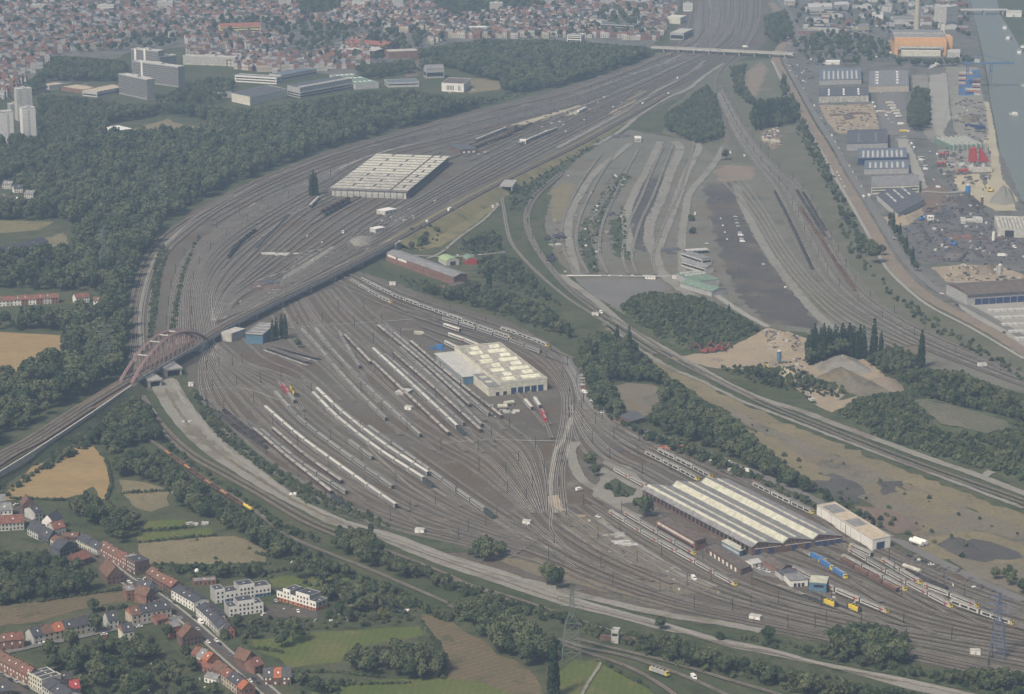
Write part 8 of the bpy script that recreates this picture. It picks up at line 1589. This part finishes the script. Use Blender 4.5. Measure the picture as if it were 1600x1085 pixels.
# fence of concrete blocks, tarps, stacks
fe = empty('block_fence', G(885, 432), 0, 'row of white concrete blocks across the abandoned yard', 'fence')
for i in range(26): p = G(887 + i * 2.4 if i < 22 else 952 + (i - 22) * 18, 432 + (i % 2) * .2); MB().box(p.x - fe.location.x - 1.1, p.x - fe.location.x + 1.1, p.y - fe.location.y - .5, p.y - fe.location.y + .5, 0, 1.4).build('block', M['whitewall'], fe)
def stack(name, px, py, sx, sy, h, mat, lab, cat, n=6, rz=0):
    q = random.Random(int(px * 7 + py)); t = empty(name, G(px, py), rz, lab, cat)
    for i in range(n): x, y = q.uniform(-sx, sx), q.uniform(-sy, sy); a, b = q.uniform(.2, .5) * sx, q.uniform(.2, .5) * sy; MB().box(x - a, x + a, y - b, y + b, 0, h * q.uniform(.4, 1)).build('bundle', M[mat], t, None, q.uniform(-.2, .2))
for a in ((('tarp_pile'), 68, 873, 4.5, 1.5, 1.0, 'whitewall', 'bright white tarp-covered pile in the left gardens', 'pile'), ('tarp_pile', 624 + 4, 955, 4, 1.5, 1, 'whitewall', 'white tarp roof in the garden above the green meadow', 'pile'), ('garden_shed', 459, 882, 3, 1.6, 2, 'whitewall', 'white garden shed beside the dark round tree', 'shed'), ('garden_shed', 392, 840, 2.5, 1.6, 2, 'whitewall', 'white allotment shed at the end of the plots', 'shed'), ('greenhouse', 301, 820, 3.5, 2, 2, 'palegrey', 'pale greenhouse left of the allotment plots', 'greenhouse'), ('greenhouse', 322, 819, 3.5, 2, 2, 'palegrey', 'pale greenhouse right of the allotment plots', 'greenhouse'), ('garden_shed', 272, 771, 3, 1.6, 2.2, 'whitewall', 'white shed below the freight train wood', 'shed'), ('lumber_pile', 866, 383, 6, 2, 2, 'palegrey', 'white pallet row before the dark scrap square', 'pile'), ('scrap_pile', 865, 372, 10, 14, 2.5, 'dark', 'dark scrap square in the abandoned yard', 'pile'), ('scrap_pile', 858, 405, 5, 18, 2, 'dark', 'dark sleeper stack along the curving track', 'pile'), ('scrap_pile', 960, 336, 8, 6, 3, 'darkroof', 'dark pile topped with a white van', 'pile'), ('scrap_pile', 1048, 392, 9, 12, 2.5, 'darkroof', 'dark stack on the right of the abandoned yard', 'pile'), ('scrap_pile', 1205, 222, 9, 14, 3, 'tanwall', 'pale rubble pile on the earth patch left of the dirt road', 'pile'), ('scrap_pile', 975, 214, 12, 10, 2.5, 'darkroof', 'dark stack at the head of the abandoned yard', 'pile'), ('blue_tarp', 684, 546, 5, 5, 4, 'bluepaint', 'bright blue tarped stack behind the cream hall', 'pile'), ('white_stack', 655, 522, 5, 3, 3, 'creamlight', 'cream tank stack left of the blue tarp', 'pile'), ('rail_pile', 1545, 372, 14, 12, 2, 'darkbrick', 'rusty rail pile left of the white upright tank', 'pile'), ('rail_pile', 1500, 372, 12, 8, 3, 'brick', 'rusty plate pile in the middle of the scrap yard', 'pile'), ('car_heap', 1516, 345, 12, 16, 4, 'palegrey', 'heap of pale crushed cars in the scrap yard', 'pile'), ('car_heap', 1475, 335, 10, 16, 4, 'darkroof', 'heap of dark crushed cars below the dark grey heap', 'pile'), ('equipment_pile', 1385, 175, 10, 10, 2, 'tanwall', 'timber pile beside the sand yard', 'pile'), ('equipment_pile', 1310, 182, 16, 20, 2, 'brownroof', 'row of dark rails on the sand yard', 'pile'), ('equipment_pile', 1335, 178, 18, 8, 2, 'darkbrick', 'rusty row on the upper sand yard', 'pile'), ('equipment_pile', 1510, 268, 10, 6, 3, 'carred', 'red machinery below the batching plant', 'pile'), ('equipment_pile', 1495, 258, 12, 8, 3, 'palegrey', 'pale machinery left of the batching plant', 'pile'), ('equipment_pile', 1520, 200, 12, 14, 5, 'deepblue', 'dark machinery pile by the quay', 'pile'), ('equipment_pile', 440, 397, 16, 6, 1.5, 'palegrey', 'white material stack on the pale patch of the upper yard', 'pile'), ('equipment_pile', 410, 450, 14, 10, 1.8, 'darkbrick', 'dark material stack left of the viaduct', 'pile'), ('equipment_pile', 425, 440, 12, 12, 1.8, 'darkroof', 'dark sleeper stack second left of the viaduct', 'pile'), ('equipment_pile', 797, 638 + 6, 6, 4, 2, 'palegrey', 'pale stack before the doors of the cream hall', 'pile'), ('equipment_pile', 292, 660, 4, 3, 1.6, 'palegrey', 'pale block stack on the gravel bed', 'pile'), ('equipment_pile', 459, 773, 3, 2, 1.6, 'whitewall', 'white box on the gravel bed', 'pile'), ('equipment_pile', 770, 200, 26, 8, 3, 'darkbrick', 'dark pile left of the far storage track', 'pile'), ('equipment_pile', 980, 850, 10, 5, 1.2, 'palegrey', 'pale slab stack on the waste triangle', 'pile'), ('equipment_pile', 960, 838, 8, 5, 1.2, 'conc', 'grey slab stack on the waste triangle', 'pile'), ('equipment_pile', 1058, 700, 12, 4, 2, 'orangebrick', 'row of orange-brown drums above the stabled trains', 'pile'), ('container_row', 1150, 735, 6, 5, 3, 'palegrey', 'pale container pair above the striped depot', 'container')): stack(*a)
MB_ = MB()
for x, y, r in ((306, 893, 2.6),):
    t = empty('white_pool', G(x, y), 0, 'round white covered pool in a village garden', 'pool'); MB().bar((0, 0, 0), (0, 0, 1.2), r, 16).build('wall', M['whitewall'], t); MB().bar((0, 0, 1.2), (0, 0, 1.9), r, 16, 0, r * .3).build('cover', M['whitewall'], t)
# ------------------------------------------------------------ loose material lying about
DP = ['whitewall', 'brownroof', 'darkroof', 'palegrey', 'darkbrick', 'conc', 'rustwagon', 'tanwall', 'bluewall']; mb = MB(); q = random.Random(3)
for px, n, sx, h, pal in (([(865, 365), (880, 365), (880, 382), (862, 382)], 60, 2, 2, (2, 2, 5)), ([(946, 300), (962, 275), (984, 276), (940, 350), (936, 425), (918, 420), (905, 370)], 170, 2.2, 1.6, (2, 2, 1, 5, 4, 0)), ([(1000, 280), (1045, 275), (1022, 330), (1005, 395), (985, 385)], 60, 2, 1.2, (2, 1, 4)), ([(900, 300), (940, 300), (930, 420), (880, 420), (860, 350)], 90, 1.6, 1, (5, 1, 3, 0)), ([(1110, 300), (1143, 290), (1190, 395), (1260, 490), (1200, 500), (1130, 420)], 20, 2, 1.3, (2, 0, 3, 5)), ([(1395, 375), (1440, 335), (1480, 305), (1540, 330), (1600, 372), (1600, 412), (1455, 410)], 700, 2.6, 2.2, (2, 2, 1, 4, 1, 5, 3)), ([(1465, 235), (1545, 225), (1550, 280), (1490, 300), (1465, 270)], 260, 2.6, 2.5, (3, 1, 1, 2, 2, 5)), ([(1490, 160), (1540, 160), (1545, 220), (1495, 235)], 160, 3, 2, (2, 5, 1, 3)), ([(1280, 165), (1365, 163), (1375, 205), (1310, 210)], 190, 2.6, 1.2, (4, 1, 7, 3)), ([(1186, 208), (1215, 200), (1222, 225), (1200, 234)], 90, 2.2, 2, (0, 7, 3, 4)), ([(1240, 60), (1390, 48), (1395, 90), (1300, 105), (1260, 100)], 150, 3, 2.4, (0, 0, 3, 2, 5)), ([(1225, 95), (1265, 105), (1275, 135), (1250, 140)], 60, 2.2, 2, (0, 0, 3, 2)), ([(380, 440), (470, 400), (520, 385), (540, 400), (440, 455), (390, 480), (345, 495)], 110, 2.2, 1.3, (1, 2, 3, 4, 5)), ([(720, 240), (800, 195), (900, 160), (1000, 140), (960, 180), (860, 215), (760, 250)], 200, 2.4, 1.6, (1, 4, 3, 2, 5, 0)), ([(590, 345), (650, 322), (660, 335), (600, 365)], 60, 2.2, 1.6, (0, 3, 1, 5)), ([(880, 810), (940, 815), (1080, 900), (1130, 930), (1040, 930), (930, 870)], 90, 1.5, .8, (5, 3, 1, 4)), ([(800, 640), (770, 660), (760, 635), (790, 628)], 60, 1.8, 1.5, (0, 3, 5, 1)), ([(1195, 515), (1250, 528), (1245, 552), (1200, 552)], 120, 1.8, 1, (7, 3, 5)), ([(1190, 565), (1260, 560), (1265, 590), (1195, 590)], 60, 1.8, 1.6, (2, 3, 1, 5)), ([(1415, 870), (1500, 890), (1560, 930), (1480, 915), (1410, 890)], 120, 1.8, 1.2, (2, 1, 0, 4)), ([(1250, 925), (1300, 925), (1345, 945), (1330, 955), (1260, 940)], 60, 1.6, 1.2, (2, 3, 1)), ([(690, 380), (760, 395), (800, 400), (790, 410), (700, 410)], 50, 2, 1.5, (4, 3, 1)), ([(100, 840), (140, 850), (130, 860), (95, 850)], 20, 1.5, 1.6, (0, 3, 1)), ([(60, 1040), (200, 1010), (300, 1040), (360, 1085), (150, 1085)], 70, 1.1, 1.4, (0, 3, 5, 7)), ([(400, 935), (640, 940), (650, 970), (420, 985)], 30, 1.1, 1.4, (0, 3, 5)), ([(0, 870), (120, 880), (150, 930), (0, 940)], 40, 1.2, 1.4, (0, 3, 5)), ([(1455, 415), (1600, 418), (1600, 440), (1480, 440)], 90, 2.2, 2, (5, 7, 3, 2)), ([(0, 290), (60, 290), (60, 330), (0, 330)], 20, 2, 2, (0, 3)), ([(870, 560), (900, 600), (960, 655), (1100, 715), (1180, 745), (1090, 720), (930, 650)], 40, 1.2, 1, (0, 3))):
    P_ = GL(px); xs = [p.x for p in P_]; ys = [p.y for p in P_]; k = 0; t = 0
    n = int(n * .5)
    while k < n and t < n * 12:
        t += 1; x, y = q.uniform(min(xs), max(xs)), q.uniform(min(ys), max(ys))
        if not inside(P_, x, y): continue
        k += 1; a, b, c, r = q.uniform(.25, 1) * sx, q.uniform(.25, .8) * sx, q.uniform(.3, 1) * h, q.uniform(0, 3); ca, sa = math.cos(r), math.sin(r); z = mound_h(x, y); m = q.choice(pal) if q.random() > .55 else (2 if q.random() < .6 else 1)
        base = [(x + u * a * ca - v * b * sa, y + u * a * sa + v * b * ca) for u, v in ((-1, -1), (1, -1), (1, 1), (-1, 1))]; mb.prism(base, z, z + c + .3, m)
tag(mb.build('debris', [M[d] for d in DP]), None, None, None, 'stuff')
